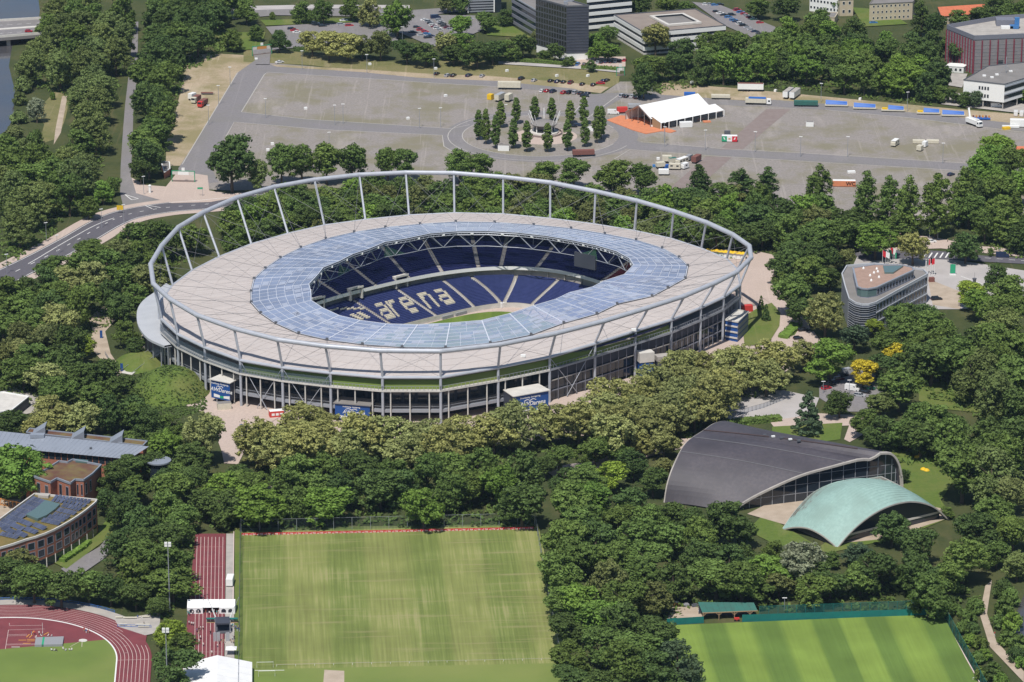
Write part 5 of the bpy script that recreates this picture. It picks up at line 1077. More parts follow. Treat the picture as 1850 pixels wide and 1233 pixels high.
# --- swimming hall: dark vault with pale edge beams and a glazed front, copper-green shell before it
hall = thing('swimming_hall', 'swimming hall under a dark slate vault with pale curved edge beams', 'hall', G(1400, 900))
def plane_h(pxs, a, b):
    """heights of photo points that stand above the ground line a-b"""
    A, B = G(*a), G(*b); out = []
    for px, py in pxs:
        lo, hi = -0.3, 1.6
        for _ in range(40):
            m = (lo + hi) / 2; q = A.lerp(B, m)
            lz, hz = 0.0, 40.0
            for _ in range(24):
                z = (lz + hz) / 2
                if PX(q.x, q.y, z)[1] > py: lz = z
                else: hz = z
            if PX(q.x, q.y, z)[0] < px: lo = m
            else: hi = m
        out.append(Vector((q.x, q.y, max(0, z))))
    return out
def resample(P, n):
    P = smooth_line(P, 8); L = [0]
    for i in range(1, len(P)): L.append(L[-1] + (P[i] - P[i - 1]).length)
    out = []; j = 0
    for k in range(n + 1):
        t = L[-1] * k / n
        while j < len(L) - 2 and L[j + 1] < t: j += 1
        out.append(P[j].lerp(P[j + 1], (t - L[j]) / max(1e-6, L[j + 1] - L[j])))
    return out
LA = plane_h([(1200, 908), (1206, 872), (1219, 836), (1240, 800), (1271, 778)], (1200, 908), (1272, 853))
q0, q1 = LA[-1], LA[0]; v = up(LA[-1] - LA[0], 0)
LAf = [LA[-1] + v * .35 + Vector((0, 0, -.6)), LA[-1] + v * .75 + Vector((0, 0, -5)), up(LA[-1] + v * 1.0, 0)]
RA = plane_h([(1318, 926), (1352, 902), (1400, 878), (1450, 857), (1500, 843), (1550, 830), (1572, 829), (1590, 818)], (1318, 926), (1636, 886)); RAf = plane_h([(1610, 819), (1622, 834), (1628, 860), (1629, 886)], (1318, 926), (1636, 886))
NU = 40
near_l, near_r = resample(LA, 26), resample(RA, 26); far_l, far_r = resample([LA[-1]] + LAf, 14), resample([RA[-1]] + RAf, 14)
LL, RR = near_l + far_l[1:], near_r + far_r[1:]
def ruled(LLs, RRs, name, m, parent, n=16, sag=0.0):
    mb = MB(); rows = [[a.lerp(b, i / n) + Vector((0, 0, sag * math.sin(math.pi * i / n))) for i in range(n + 1)] for a, b in zip(LLs, RRs)]
    for j in range(len(rows) - 1):
        for i in range(n): mb.quad(rows[j][i], rows[j][i + 1], rows[j + 1][i + 1], rows[j + 1][i])
    return mb.build(name, m, parent, smooth=True), rows
vault, rows = ruled(LL, RR, 'vault', 'slate_shell', hall, 16, 0.6)
seam = MB()
for j in (13, 20): seam.tube([p + Vector((0, 0, .12)) for p in rows[j]], 0.10, 4)
seam.build('roof_seam', 'dark_steel', vault)
mb = MB(); mb.tube([p + Vector((0, 0, .2)) for p in rows[26][:7]], 0.22, 4); mb.tube([p + Vector((0, 0, .2)) for p in rows[26][7:15]], 0.22, 4); mb.build('ridge_gutter', 'ridge_brown', vault)
mb = MB()
for i in range(5): p = rows[26][6].lerp(rows[26][8], i / 4); mb.obox(p + Vector((-1.5 + i, 1.2 - .8 * i, .4)), (.6, .15, 0), (-.1, .35, 0), (0, 0, .25), i % 2)
mb.build('roof_vent', ['dark_steel', 'white'], vault)
for nm, P in (('edge_beam', LL), ('edge_beam', RR)):
    mb = MB()
    for i in range(len(P) - 1): mb.beam(P[i] - Vector((0, 0, .25)), P[i + 1] - Vector((0, 0, .25)), 1.2 if P is RR else .45, 0.7 if P is RR else .4)
    mb.build(nm, 'concrete', hall)
gw = [p for p in RR]
for i in range(0, len(gw) - 1, 2):
    j = min(i + 2, len(gw) - 1); back = Vector((-0.25, 0.9, 0)) * 1.6; a, b = gw[i] + back, gw[j] + back
    if max(a.z, b.z) < .6: continue
    g = MB().quad(up(a, 0), up(b, 0), up(b, max(.1, b.z - .5)), up(a, max(.1, a.z - .5))).build('glass_wall', 'glass_dark', hall)
    mb = MB(); mb.beam(up(a, 0), up(a, max(.2, a.z - .4)), .22, .22)
    for z in (3.2, 6.4, 9.6):
        if z < min(a.z, b.z): mb.beam(up(a, z), up(b, z), .16, .16)
    mb.build('mullion', 'aluminium', g)
foy = thing('copper_shell', 'copper-green vaulted entrance shell standing on three feet before the dark hall', 'hall', G(1540, 940))
cA, cB, cC, cD = G(1413, 957), G(1512, 990), G(1714, 939), G(1592, 861, 11.0)
e_ab = resample([cA] + [up(cA.lerp(cB, t), h) for t, h in ((.2, 2.2), (.45, 3.6), (.7, 3.0), (.9, 1.3))] + [cB], 24)
e_bc = resample([cB] + plane_h([(1540, 958), (1575, 930), (1612, 912), (1650, 906), (1686, 915)], (1512, 990), (1714, 939)) + [cC], 24)
e_dc = resample([cD] + [cD.lerp(cC, t) + Vector((0, 0, 1.2 * math.sin(math.pi * t))) for t in (.25, .5, .75)] + [cC], 24)
e_ad = resample([cA, G(1438, 922, 4.2), G(1470, 890, 7.6), G(1512, 871, 9.6), G(1560, 866, 10.4), cD], 24)
n = 24; mb = MB(); P = [[None] * (n + 1) for _ in range(n + 1)]
for i in range(n + 1):
    for j in range(n + 1):
        u, w = i / n, j / n           # u: A->B (and D->C), w: A->D (and B->C)
        P[i][j] = e_ab[i] * (1 - w) + e_dc[i] * w + e_ad[j] * (1 - u) + e_bc[j] * u - (cA * (1 - u) * (1 - w) + cB * u * (1 - w) + cD * (1 - u) * w + cC * u * w) + Vector((0, 0, 2.6 * math.sin(math.pi * u) * math.sin(math.pi * w)))
for i in range(n):
    for j in range(n): mb.quad(P[i][j], P[i + 1][j], P[i + 1][j + 1], P[i][j + 1], 1 if i < 2 + (j > 12) and j > 2 else (2 if i < 5 + (j > 12) * 3 and j > 3 else 0))
cs = mb.build('copper_vault', ['copper', 'copper_brown', 'copper_mid'], foy, smooth=True)
mb = MB()
for i in range(0, n + 1, 1): mb.tube([P[i][j] + Vector((0, 0, .08)) for j in range(n + 1)], 0.05, 3)
mb.build('standing_seam', 'copper', cs)
for nm, e in (('rim', e_ab), ('rim', e_bc), ('rim', e_ad), ('rim', e_dc)):
    mb = MB()
    for i in range(n): mb.beam(e[i] - Vector((0, 0, .2)), e[i + 1] - Vector((0, 0, .2)), .4, .45)
    mb.build('edge_rim', 'concrete', foy)
for t in range(2, 22, 2):
    a, b = up(e_bc[t] + Vector((-.5, 2.2, 0)), 0), up(e_bc[t + 2] + Vector((-.5, 2.2, 0)), 0)
    MB().quad(a, b, up(b, max(.2, e_bc[t + 2].z - .6)), up(a, max(.2, e_bc[t].z - .6))).build('entrance_glazing', 'glass_dark', foy); MB().beam(up(a, 2.6), up(b, 2.6), .3, .7).build('transom', 'pale_concrete', foy)
# --- grey office with rounded corner and set-back penthouse
z1 = 12.0
op = [G(*p, z1) for p in [(1521, 497), (1527, 520), (1534, 542), (1545, 549), (1557, 552), (1570, 552), (1583, 548), (1630, 522), (1676, 497), (1668, 489), (1640, 485), (1580, 478), (1530, 482)]]
off, orf = shell('office_block', 'grey triangular office with rounded glazed corner and set-back penthouse', 'office', op, z1, 'office_panel', 'grey_roof', 0.8, 'canopy_metal')
for s in range(3):
    zz = 0.8 + s * 3.75
    windows(off, op[6], op[8], zz + .3, 2.7, 16, .62, 'aluminium', 'glass_dark')
    windows(off, op[0], op[2], zz + .3, 2.7, 6, .6, 'aluminium', 'glass_dark')
    for a, b in ((6, 7), (7, 8)): band(off, op[a], op[b], zz + 3.2, zz + 3.6, 'canopy_metal', .3, 'floor_band')
    for a in range(2, 6):
        MB().quad(up(op[a], zz + .5), up(op[a + 1], zz + .5), up(op[a + 1], zz + 3.1), up(op[a], zz + 3.1)).build('corner_glazing', 'glass_dark', off).location = (Vector((-.05, -.12, 0)))
        mb = MB()
        for q in range(4): mb.beam(up(op[a], zz + .5 + q * .85) + Vector((-.3, -.6, 0)), up(op[a + 1], zz + .5 + q * .85) + Vector((-.3, -.6, 0)), .5, .16)
        mb.build('sun_louvre', 'aluminium', off)
z2 = 15.6
pp = [G(*p, z2) for p in [(1541, 485), (1549, 519), (1556, 522), (1568, 523), (1584, 520), (1651, 489), (1648, 484), (1630, 480), (1580, 479)]]
mb = MB().prism([(p.x, p.y) for p in pp], z1 - .1, z2, 0, 1); ph = mb.build('penthouse', ['office_panel', 'gravel_roof'], off)
for i in range(len(pp)): MB().beam(pp[i] + Vector((0, 0, .1)), pp[(i + 1) % len(pp)] + Vector((0, 0, .1)), .7, .5).build('roof_edge', 'aluminium', ph)
for a in (1, 2, 3): MB().quad(*[up(q, z) + Vector((-.03, -.1, 0)) for q, z in ((pp[a], z1 + .4), (pp[a + 1], z1 + .4), (pp[a + 1], z2 - .5), (pp[a], z2 - .5))]).build('penthouse_glazing', 'glass_green', ph)
windows(ph, pp[4], pp[5], z1 + .5, 2.6, 12, .66, 'aluminium', 'glass_dark')
sk = [G(*p, z2 + .5) for p in [(1595, 481), (1632, 481), (1614, 493), (1598, 493)]]; MB().prism([(p.x, p.y) for p in sk], z2, z2 + .7).build('skylight', 'glass_green', ph)
for px, py in ((1560, 486), (1572, 499), (1588, 502), (1574, 508), (1579, 494), (1586, 492), (1584, 487)):
    p = G(px, py, z2); MB().lathe([(.5, 0), (.45, .4), (.08, .9), (.01, 1.0)], 8, p).build('roof_vent', 'white', ph)
# --- school: long hall with zinc roof, sedum-roofed brick block, curved wing with solar roof
zf, zb = 8.5, 10.5
rl = [G(233, 830, zf), G(-70, 802, zf), G(-60, 773, zb), G(12, 780, zb), G(269, 807, zb)]
sch = thing('school_hall', 'long school hall with pale blue-grey single-pitch metal roof', 'school', G(120, 850))
fl, fr, bl, br = rl[1], rl[0], rl[2], rl[4]
def sl(p, q, t): return p.lerp(q, t)
MB().quad(fl, fr, br, bl).build('roof', 'zinc', sch); mb = MB()
for i in range(1, 40): mb.beam(sl(fl, fr, i / 40) + Vector((0, 0, .06)), sl(bl, br, i / 40) + Vector((0, 0, .06)), .08, .1)
mb.build('standing_seam', 'zinc', sch)
wi = Vector((0, 1.6, 0)); f0, f1, b0, b1 = up(fl, 0) + wi, up(fr, 0) + wi + Vector((-2, 0, 0)), up(bl, 0) - wi, up(br, 0) - wi + Vector((-2, 0, 0))
mb = MB()
for a, b, z in ((f0, f1, zf - .2), (f1, b1, zf - .2), (b1, b0, zf)): mb.quad(a, b, up(b, z), up(a, z))
mb.build('wall', 'brick', sch)
for i in range(26):
    a, b = f0.lerp(f1, i / 26 + .003), f0.lerp(f1, (i + 1) / 26 - .003); MB().quad(*[q + Vector((0, -.12, 0)) for q in (up(a, zf - 3.0), up(b, zf - 3.0), up(b, zf - .6), up(a, zf - .6))]).build('clerestory_window', 'glass_dark', sch)
roof_box(sch, 68, 790, 10.2, 5, 2.4, 1.2, 'zinc', 'roof_cowl', -.05); roof_box(sch, 164, 811, 9.5, .8, .8, .5, 'dark_steel', 'roof_cowl')
ann, ar = shell('school_annex', 'low sedum-roofed annex behind the long grey school roof', 'school', [G(*p, 8.5) for p in [(48, 782), (258, 806), (266, 798), (54, 775)]], 8.5, 'brick', 'sedum', .4, 'zinc')
for px, py in ((76, 780), (146, 788), (215, 795)):
    p = G(px, py, 8.5); mb = MB(); mb.add([p + Vector(q) for q in ((-3.2, -3.5, 0), (1.6, -3.5, 0), (1.6, -3.5, 3.0), (-3.2, 2.5, 0), (1.6, 2.5, 0), (1.6, 2.5, 3.0))], [(0, 1, 2), (3, 5, 4), (0, 2, 5, 3), (1, 4, 5, 2)]); mb.build('skylight', 'zinc', ar); g_ = MB().quad(p + Vector((1.65, -3.4, .2)), p + Vector((1.65, 2.4, .2)), p + Vector((1.65, 2.4, 2.8)), p + Vector((1.65, -3.4, 2.8))).build('skylight_pane', 'glass_dark', ar)
rt = thing('round_tower', 'small round glazed tower with flat grey disc roof', 'tower', G(287, 832)); c = G(287, 832, 8); MB().lathe([(3.4, 0), (3.4, 7.6)], 20, up(c, 0)).build('wall', 'glass_dark', rt); MB().lathe([(4.3, 7.6), (4.3, 8.1), (.01, 8.3)], 24, up(c, 0)).build('roof', 'zinc', rt)
z = 12.0
sp = [G(*p, z) for p in [(62, 863), (91, 873), (103, 866), (127, 875), (136, 868), (151, 869), (167, 858), (183, 842), (140, 834), (132, 832), (122, 837), (107, 835)]]
br1, brr = shell('brick_block', 'red brick school block with reddish sedum roof and grey stepped eaves', 'school', sp, z, 'brick', 'sedum', .7, 'zinc')
for a, b in ((0, 1), (2, 3), (4, 5), (5, 6)): windows(br1, sp[a], sp[b], z - 5.5, 4.2, 2, .42, 'zinc', 'glass_dark')
for i in range(6): roof_box(brr, 139 + i * 3.6, 834 + i * .35, z, .75, 2.2, .5, 'glass_green', 'skylight')
lp = [G(*p, 7.5) for p in [(47, 880), (95, 883), (93, 872), (66, 868)]]; lb, _ = shell('brick_lean_to', 'low plain brick block left of the sedum-roofed school block', 'school', lp, 7.5, 'brick', 'pale_concrete', .6, 'zinc'); windows(lb, lp[0], lp[1], 4.4, 1.6, 1, .2, 'white', 'glass_dark', .7, .02)
z = 11.5
cp_ = [(63, 894), (175, 905), (173, 909), (166, 915), (155, 924), (141, 934), (127, 943), (113, 951), (98, 959), (82, 966), (65, 972), (47, 977), (24, 985), (0, 992), (-60, 1006), (-60, 985), (-30, 960), (0, 940), (30, 918)]
cp3 = [G(*p, z) for p in cp_]
cw, cr_ = shell('curved_school_wing', 'curved red brick school wing with rows of solar panels on a sedum roof', 'school', cp3, z, 'brick', 'sedum_green', .7, 'pale_concrete')
for i in range(2, 13):
    L = (up(cp3[i + 1], 0) - up(cp3[i], 0)).length; n_ = 2 if L > 5 else 1
    for zz, hh in ((7.6, 2.6), (4.2, 2.6)): windows(cw, cp3[i + 1], cp3[i], zz, hh, n_, .72, 'zinc', 'glass_dark')
    a, b = cp3[i + 1], cp3[i]; d = (up(b, 0) - up(a, 0)).normalized(); nn = Vector((d.y, -d.x, 0)) * .06
    MB().quad(up(a, .3) + nn, up(b, .3) + nn, up(b, 3.3) + nn, up(a, 3.3) + nn).build('shop_glazing', 'glass_dark', cw); MB().beam(up(a, 0) + nn, up(a, 3.4) + nn, .3, .3).build('pier', 'pale_concrete', cw)
PVM = MB().add([(-.48, -.8, .25), (.48, -.8, .25), (.48, .8, .85), (-.48, .8, .85)], [(0, 1, 2, 3)], 0).add([(-.5, -.84, .20), (.5, -.84, .20), (.5, .84, .80), (-.5, .84, .80)], [(0, 1, 2, 3)], 1).mesh('solar_panel', ['solar', 'aluminium'])
q_ = lambda x, y: (x / 4.25, 760 + y / 4.25)
def pv(a, b, n, sc=1.0):
    A, B = G(*q_(*a), z), G(*q_(*b), z); rz = math.atan2((B - A).y, (B - A).x)
    for i in range(n): p = A.lerp(B, i / max(1, n - 1)); wchild('solar_panel', PVM, cr_, (p.x, p.y, z), rz, (sc * 1.15, sc * 1.25, sc * 1.1))
for r in range(8):
    x0, y0 = 250 - 38 * r, 610 + 28 * r; pv((x0, y0), (x0 + 80, y0 + 26), 5)
for r in range(6):
    x0, y0 = 425 - 18 * r, 600 + 35 * r
    if r == 0: pv((430, 598), (680, 632), 10)
    elif r == 1: pv((415, 618), (650, 660), 9)
    elif r == 2: pv((490, 660), (610, 690), 6)
    elif r == 3: pv((455, 695), (570, 722), 6)
    elif r == 4: pv((420, 730), (520, 752), 5)
    else: pv((335, 775), (450, 800), 6)
for a, b in (((160, 780), (235, 810)), ((95, 810), (170, 842)), ((200, 840), (275, 868)), ((30, 835), (100, 866)), ((125, 865), (195, 895)), ((265, 808), (340, 838)), ((15, 880), (130, 905)), ((380, 748), (490, 772))): pv(a, b, 6, .95)
sk = [G(*p, z) for p in [(82, 908), (109, 915), (100, 924), (85, 935), (68, 942), (47, 934), (62, 925)]]; MB().prism([(p.x, p.y) for p in sk], z, z + .9).build('skylight', 'glass_green', cr_)
roof_box(cr_, 80, 898, z, 3.6, 2.4, .9, 'concrete', 'roof_unit', -.2)
ws = [G(*p, 4.2) for p in [(-40, 716), (5, 709), (52, 717), (22, 741), (-40, 752)]]; shell('flat_shed', 'white flat-roofed shed at the left edge above the school', 'shed', ws, 4.2, 'dark_wall', 'pale_concrete', .4, 'white')
# playground frame in the school yard
pg = thing('climbing_frame', 'orange timber climbing frame in the yard beside the curved school wing', 'climbing frame', G(18, 915)); mb = MB(); A, B = G(-20, 910), G(38, 922)
for z_ in (.4, 2.6): mb.beam(up(A, z_), up(B, z_), .3, .3)
for i in range(9): p = A.lerp(B, i / 8); mb.beam(p, up(p, 2.7), .25, .25); mb.beam(p, up(p + Vector((1.6, 0, 0)), 2.7), .12, .12)
mb.build('frame', 'timber_orange', pg)
# --- the buildings along the top edge
z = 11.5
bp = [G(*p, z) for p in [(1110, 28), (1164, 60), (1311, 47), (1256, 17)]]
sb, sr = shell('striped_office', 'white-banded low office with dark window strips around a sunken courtyard', 'office', bp, z, 'glass_dark', 'brown_roof', .5, 'dark_steel')
for a, b in ((0, 1), (1, 2)):
    for s in range(3): band(sb, bp[a], bp[b], 1.9 + s * 3.6 + .3, 1.9 + s * 3.6 + 2.3, 'white', .4, 'parapet_band')
    band(sb, bp[a], bp[b], 0, .9, 'pale_concrete', .3, 'plinth')
    for i in range(18): p = up(bp[a].lerp(bp[b], (i + .5) / 18), 0); MB().beam(up(p, .9) + Vector((-.1, -.15, 0)), up(p, z - .4) + Vector((-.1, -.15, 0)), .18, .18).build('mullion', 'dark_steel', sb)
ct = [bp[0].lerp(bp[1], .25).lerp(bp[3].lerp(bp[2], .25), .34), bp[0].lerp(bp[1], .80).lerp(bp[3].lerp(bp[2], .80), .36), bp[0].lerp(bp[1], .80).lerp(bp[3].lerp(bp[2], .80), .78), bp[0].lerp(bp[1], .25).lerp(bp[3].lerp(bp[2], .25), .76)]
mb = MB(); ins = [p.lerp(ground_of(ct) + Vector((0, 0, z)), .18) for p in ct]
for i in range(4):
    j = (i + 1) % 4; mb.quad(ct[i] + Vector((0, 0, .1)), ct[j] + Vector((0, 0, .1)), up(ct[j], z + 1.1), up(ct[i], z + 1.1), 0); mb.quad(up(ct[i], z + 1.1), up(ct[j], z + 1.1), up(ins[j], z + 1.1), up(ins[i], z + 1.1), 0); mb.quad(up(ins[i], z + 1.1), up(ins[j], z + 1.1), up(ins[j], z + .1), up(ins[i], z + .1), 1)
mb.poly([up(p, z + .12) for p in ins], 2); mb.build('courtyard_rim', ['pale_concrete', 'glass_dark', 'grey_roof'], sr)
for px, py in ((1220, 59.5), (1270, 56)): p = G(px, py, 7.2); MB().obox(p + Vector((0, -.6, 0)), (2.3, 0, 0), (0, .1, 0), (0, 0, .9)).build('red_sign', 'sign_red', sb)
def tower_face(b, p0, p1, z0, z1, nz, nx, m, bm):
    windows(b, p0, p1, z0, (z1 - z0) / nz * .92, nx, .94, bm, m)
zt = 28.0
tp = [G(968, -2, zt), G(1024, 13, zt), G(1064, 12, zt), G(1008, -4, zt)]
tw, tr_ = shell('dark_tower', 'dark bronze glass office tower with windowless end wall on a white base', 'tower', tp, zt, 'dark_wall', 'grey_roof', .8, 'dark_steel', 4.0)
MB().prism([(tp[i].lerp(ground_of(tp), .03).x, tp[i].lerp(ground_of(tp), .03).y) for i in range(4)], 0, 4.0).build('base', 'white', tw)
for s in range(8): windows(tw, tp[0], tp[1], 4.2 + s * 2.95, 2.8, 12, .95, 'dark_steel', 'glass_tower')
for s in range(1, 16): band(tw, tp[1], tp[2], 4 + s * 1.5, 4 + s * 1.5 + .12, 'dark_steel', .2, 'cladding_joint')
for px, py, sx in ((1010, 0, 3), (1030, 3, 4), (1022, 8, 2)): roof_box(tr_, px, py, zt, sx, 2, 1.6, 'aluminium')
zs = 16.0
lw = [G(925, 8, 12), G(968, 33, 12), G(978, 20, 12), G(935, -5, 12)]
wg, _ = shell('banded_wing', 'grey banded office wing meeting the dark tower on its left', 'office', lw, 16, 'glass_dark', 'grey_roof', .6, 'aluminium')
for s in range(4): band(wg, lw[0], lw[1], 2 + s * 3.7, 3.6 + s * 3.7, 'office_grey', .3, 'parapet_band')
bs = [G(1060, 38, 6), G(1141, 30, 6), G(1141, 20, 6), G(1060, 28, 6)]
sl_, _ = shell('banded_slab', 'tall cream-banded office slab right behind the dark tower', 'office', bs, 19, 'glass_dark', 'brown_roof', .6, 'pale_concrete')
for s in range(5): band(sl_, bs[0], bs[1], 1.4 + s * 3.6, 3.2 + s * 3.6, 'white', .35, 'parapet_band')
lv = [G(846, 25), G(906, 23), G(906, 10), G(846, 12)]
lo, _ = shell('louvred_office', 'office with silver horizontal louvres at the top edge left of the tower', 'office', lv, 14, 'glass_dark', 'grey_roof', .5, 'white')
for s in range(9): band(lo, lv[0], lv[1].lerp(lv[0], .22), .8 + s * 1.45, 1.5 + s * 1.45, 'aluminium', .4, 'louvre')
mb = MB(); mb.beam(up(lv[0], .5) + Vector((0, -.4, 0)), up(lv[0], 14) + Vector((0, -.4, 0)), .6); e_ = lv[1].lerp(lv[0], .22); mb.beam(up(e_, .5) + Vector((0, -.4, 0)), up(e_, 14) + Vector((0, -.4, 0)), .6); mb.build('louvre_frame', 'white', lo)
zl = 17.5
la_ = [G(1711, 52, zl), G(1760, 72, zl), G(1990, 62, zl), G(1900, 30, zl), G(1805, 36, zl)]
lab, lr_ = shell('laboratory', 'large grey-panelled laboratory with dark red vertical fins and blue roof duct', 'laboratory', la_, zl, 'lab_panel', 'concrete', 2.2, 'office_grey')
for a, b, n_ in ((0, 1, 10), (1, 2, 16)):
    d = (up(la_[b], 0) - up(la_[a], 0)).normalized(); nn = Vector((d.y, -d.x, 0)) * .3
    for i in range(n_ + 1): p = la_[a].lerp(la_[b], i / n_); MB().beam(up(p, 0) + nn, up(p, zl - .6) + nn, .55, .55).build('fin', 'lab_red', lab)
    for s in range(1, 9): band(lab, la_[a], la_[b], s * 1.8, s * 1.8 + .12, 'grey_cloth', .12, 'panel_joint')
windows(lab, la_[1], la_[2], 4.5, 1.8, 1, .3, 'dark_steel', 'glass_dark', .15, .72)
roof_box(lr_, 1815, 45, zl, 9, 7, 3.2, 'office_grey', 'roof_plant', -.05); roof_box(lr_, 1819, 52, zl, 6, 2.4, 1.4, 'white')
p = G(1832, 52, zl); mb = MB(); mb.obox(p + Vector((0, 0, 1)), (2.2, 0, 0), (0, 1.2, 0), (0, 0, .9)); mb.obox(p + Vector((1.4, .6, 3.4)), (1.2, 0, 0), (0, .9, 0), (0, 0, 2.2)); mb.build('blue_duct', 'car_blue', lr_)
zw = 13.0
wp = [G(1741, 145, zw), G(1815, 153, zw), G(1990, 100, zw), G(1785, 120, zw)]
wb, wr_ = shell('white_office', 'white rendered office raised on columns with grey flat roof', 'office', wp, zw, 'white', 'grey_roof', .4, 'dark_steel', 4.0)
windows(wb, wp[0], wp[1], 9.2, 1.7, 4, .62, 'dark_steel', 'glass_dark', .36, .36); windows(wb, wp[0], wp[1], 5.4, 1.7, 4, .62, 'dark_steel', 'glass_dark', .36, .36)
for s in range(2): band(wb, wp[1], wp[2], 5.6 + s * 3.8, 7.6 + s * 3.8, 'glass_dark', .1, 'window_strip'); band(wb, wp[1], wp[2], 7.6 + s * 3.8, 8.1 + s * 3.8, 'aluminium', .5, 'sill_band')
for t in (0.02, .5, .98): p = up(wp[0].lerp(wp[1], t), 0) + Vector((0, .8, 0)); MB().beam(p, up(p, 4.1), .5).build('column', 'concrete', wb)
for t in (.15, .3, .45): p = up(wp[1].lerp(wp[2], t), 0) + Vector((-.8, 0, 0)); MB().beam(p, up(p, 4.1), .5).build('column', 'concrete', wb)
for px, py in ((1792, 141), (1801, 136), (1778, 138), (1826, 130)): roof_box(wr_, px, py, zw, 1.6, 1.6, .6, 'white', 'roof_dome')
p = G(1817, 132, zw); mb = MB(); mb.beam(p, p + Vector((0, 0, 8)), .25); mb.beam(p + Vector((-3, 0, 0)), p + Vector((0, 0, 4)), .12); mb.beam(p + Vector((3, 0, 0)), p + Vector((0, 0, 4)), .12); mb.build('mast', 'aluminium', wr_)
cb_ = [G(1708, 120, 3), G(1741, 122, 3), G(1749, 117, 3), G(1716, 115, 3)]; cc, _ = shell('site_cabin', 'white site cabin with three dark windows beside the laboratory', 'cabin', cb_, 3.2, 'white', 'white', .2, 'white'); windows(cc, cb_[0], cb_[1], .9, 1.3, 3, .5, 'dark_steel', 'glass_dark', .2, .05)
def house(name, label, pts, h, wall, roofm, rows, cols, m0=.05):
    b, r = shell(name, label, 'house', [G(*p, h) for p in pts], h, wall, roofm, .4, 'grey_roof'); P_ = [G(*p, h) for p in pts]
    for s in range(rows): windows(b, P_[0], P_[1], h / rows * s + h / rows * .35, h / rows * .42, cols, .42, 'white', 'glass_dark', m0, m0)
    return b, P_
h1, hp = house('apartment_house', 'cream apartment house with rows of small windows and grey flat roof', [(1571, 8), (1649, 4), (1655, -6), (1580, -4)], 9.5, 'cream_wall', 'grey_roof', 3, 9)
h2, hp = house('apartment_house', 'beige apartment house with pale gable end at the top edge', [(1518, 0), (1542, -1), (1530, -14), (1500, -12)], 9.0, 'cream_wall', 'grey_roof', 2, 2)
MB().prism([(p.x, p.y) for p in [G(1463, -6, 8), G(1517, 1, 8), G(1512, -10, 8), G(1470, -16, 8)]], 0, 8.5, 0).build('wing', 'white', h2)
A, B = G(1463, -6, 8), G(1517, 1, 8)
for s in range(2): windows(h2, A, B, 1.6 + 3.6 * s, 1.5, 9, .6, 'white', 'glass_dark')
shell('flat_annex', 'low grey flat-roofed annex below the beige apartment house', 'shed', [G(*p, 4) for p in [(1466, 30), (1508, 32), (1514, 23), (1470, 22)]], 4, 'cream_wall', 'grey_roof', .3)
orr = thing('orange_roof_house', 'long cream house with bright orange tiled roof', 'house', G(1740, 35))
A, B, C_, D_ = G(1701, 30, 4.5), G(1786, 24, 4.5), G(1787, 7, 8.5), G(1694, 13, 8.5)
MB().quad(A, B, C_, D_).quad(D_, C_, C_ + Vector((1, 9, -4)), D_ + Vector((1, 9, -4))).build('roof', 'orange_tile', orr)
mb = MB(); mb.quad(up(A, 0) + Vector((.6, .6, 0)), up(B, 0) + Vector((-.6, .6, 0)), B + Vector((-.6, .6, 0)), A + Vector((.6, .6, 0))); mb.poly([up(A, 0) + Vector((.5, .6, 0)), A + Vector((.5, .6, 0)), D_ + Vector((.5, 0, -.2)), D_ + Vector((1.2, 9, -4.2)), up(D_, 0) + Vector((1.2, 9, 0))]); mb.build('wall', 'cream_wall', orr)
windows(orr, up(A, 0) + Vector((.6, .55, 0)), up(B, 0) + Vector((-.6, .55, 0)), 1.2, 1.6, 10, .4, 'white', 'glass_dark')
hr = thing('red_roof_house', 'small house with red tiled roof at the right edge beside trees', 'house', G(1850, 300)); A = G(1838, 285, 4); mb = MB()
mb.quad(A, A + Vector((12, -1, 0)), A + Vector((12, 4, 4)), A + Vector((0, 5, 4))); mb.quad(A + Vector((0, 5, 4)), A + Vector((12, 4, 4)), A + Vector((12, 9, 0)), A + Vector((0, 10, 0))); mb.build('roof', 'orange_tile', hr); MB().prism([(A.x + .5, A.y + .5), (A.x + 11.5, A.y), (A.x + 11.5, A.y + 8.5), (A.x + .5, A.y + 9.5)], 0, 3.9).build('wall', 'cream_wall', hr)
# --- bridge over the river
brd = thing('road_bridge', 'concrete road bridge with pale parapets crossing the river at top left', 'bridge', G(20, 75)); A, B, C_, D_ = G(-160, 82, 5), G(82, 62, 5), G(82, 34, 5), G(-160, 48, 5)
mb = MB(); mb.quad(A, B, C_, D_); mb.quad(A - Vector((0, 0, 1.6)), B - Vector((0, 0, 1.6)), B, A); mb.quad(*[q - Vector((0, 0, 1.6)) for q in (A, B, C_, D_)]); mb.build('deck', 'asphalt', brd)
MB().beam(A + Vector((0, .4, .6)), B + Vector((0, .4, .6)), .5, 1.2).build('parapet', 'pale_concrete', brd); MB().beam(D_ + Vector((0, -.4, .6)), C_ + Vector((0, -.4, .6)), .5, 1.2).build('parapet', 'pale_concrete', brd)
mb = MB(); m1_, m2_ = A.lerp(D_, .5), B.lerp(C_, .5); mb.beam(m1_ + Vector((0, 0, .15)), m2_ + Vector((0, 0, .15)), 3.0, .3); mb.build('median', 'pale_concrete', brd)
mb = MB()
for i in range(14):
    for f in (.25, .75): p, q = A.lerp(B, i / 14).lerp(D_.lerp(C_, i / 14), f), A.lerp(B, (i + .5) / 14).lerp(D_.lerp(C_, (i + .5) / 14), f); ribbon([p, q], .3, 5.02, mb)
mb.build('lane_marking', 'white_paint', brd)
for t in (.45, .72): 
    p, q = A.lerp(B, t), D_.lerp(C_, t); MB().obox(up((p + q) / 2, 1.6), (1.0, 0, 0), (q - p) * .45, (0, 0, 1.8)).build('pier', 'concrete', brd)
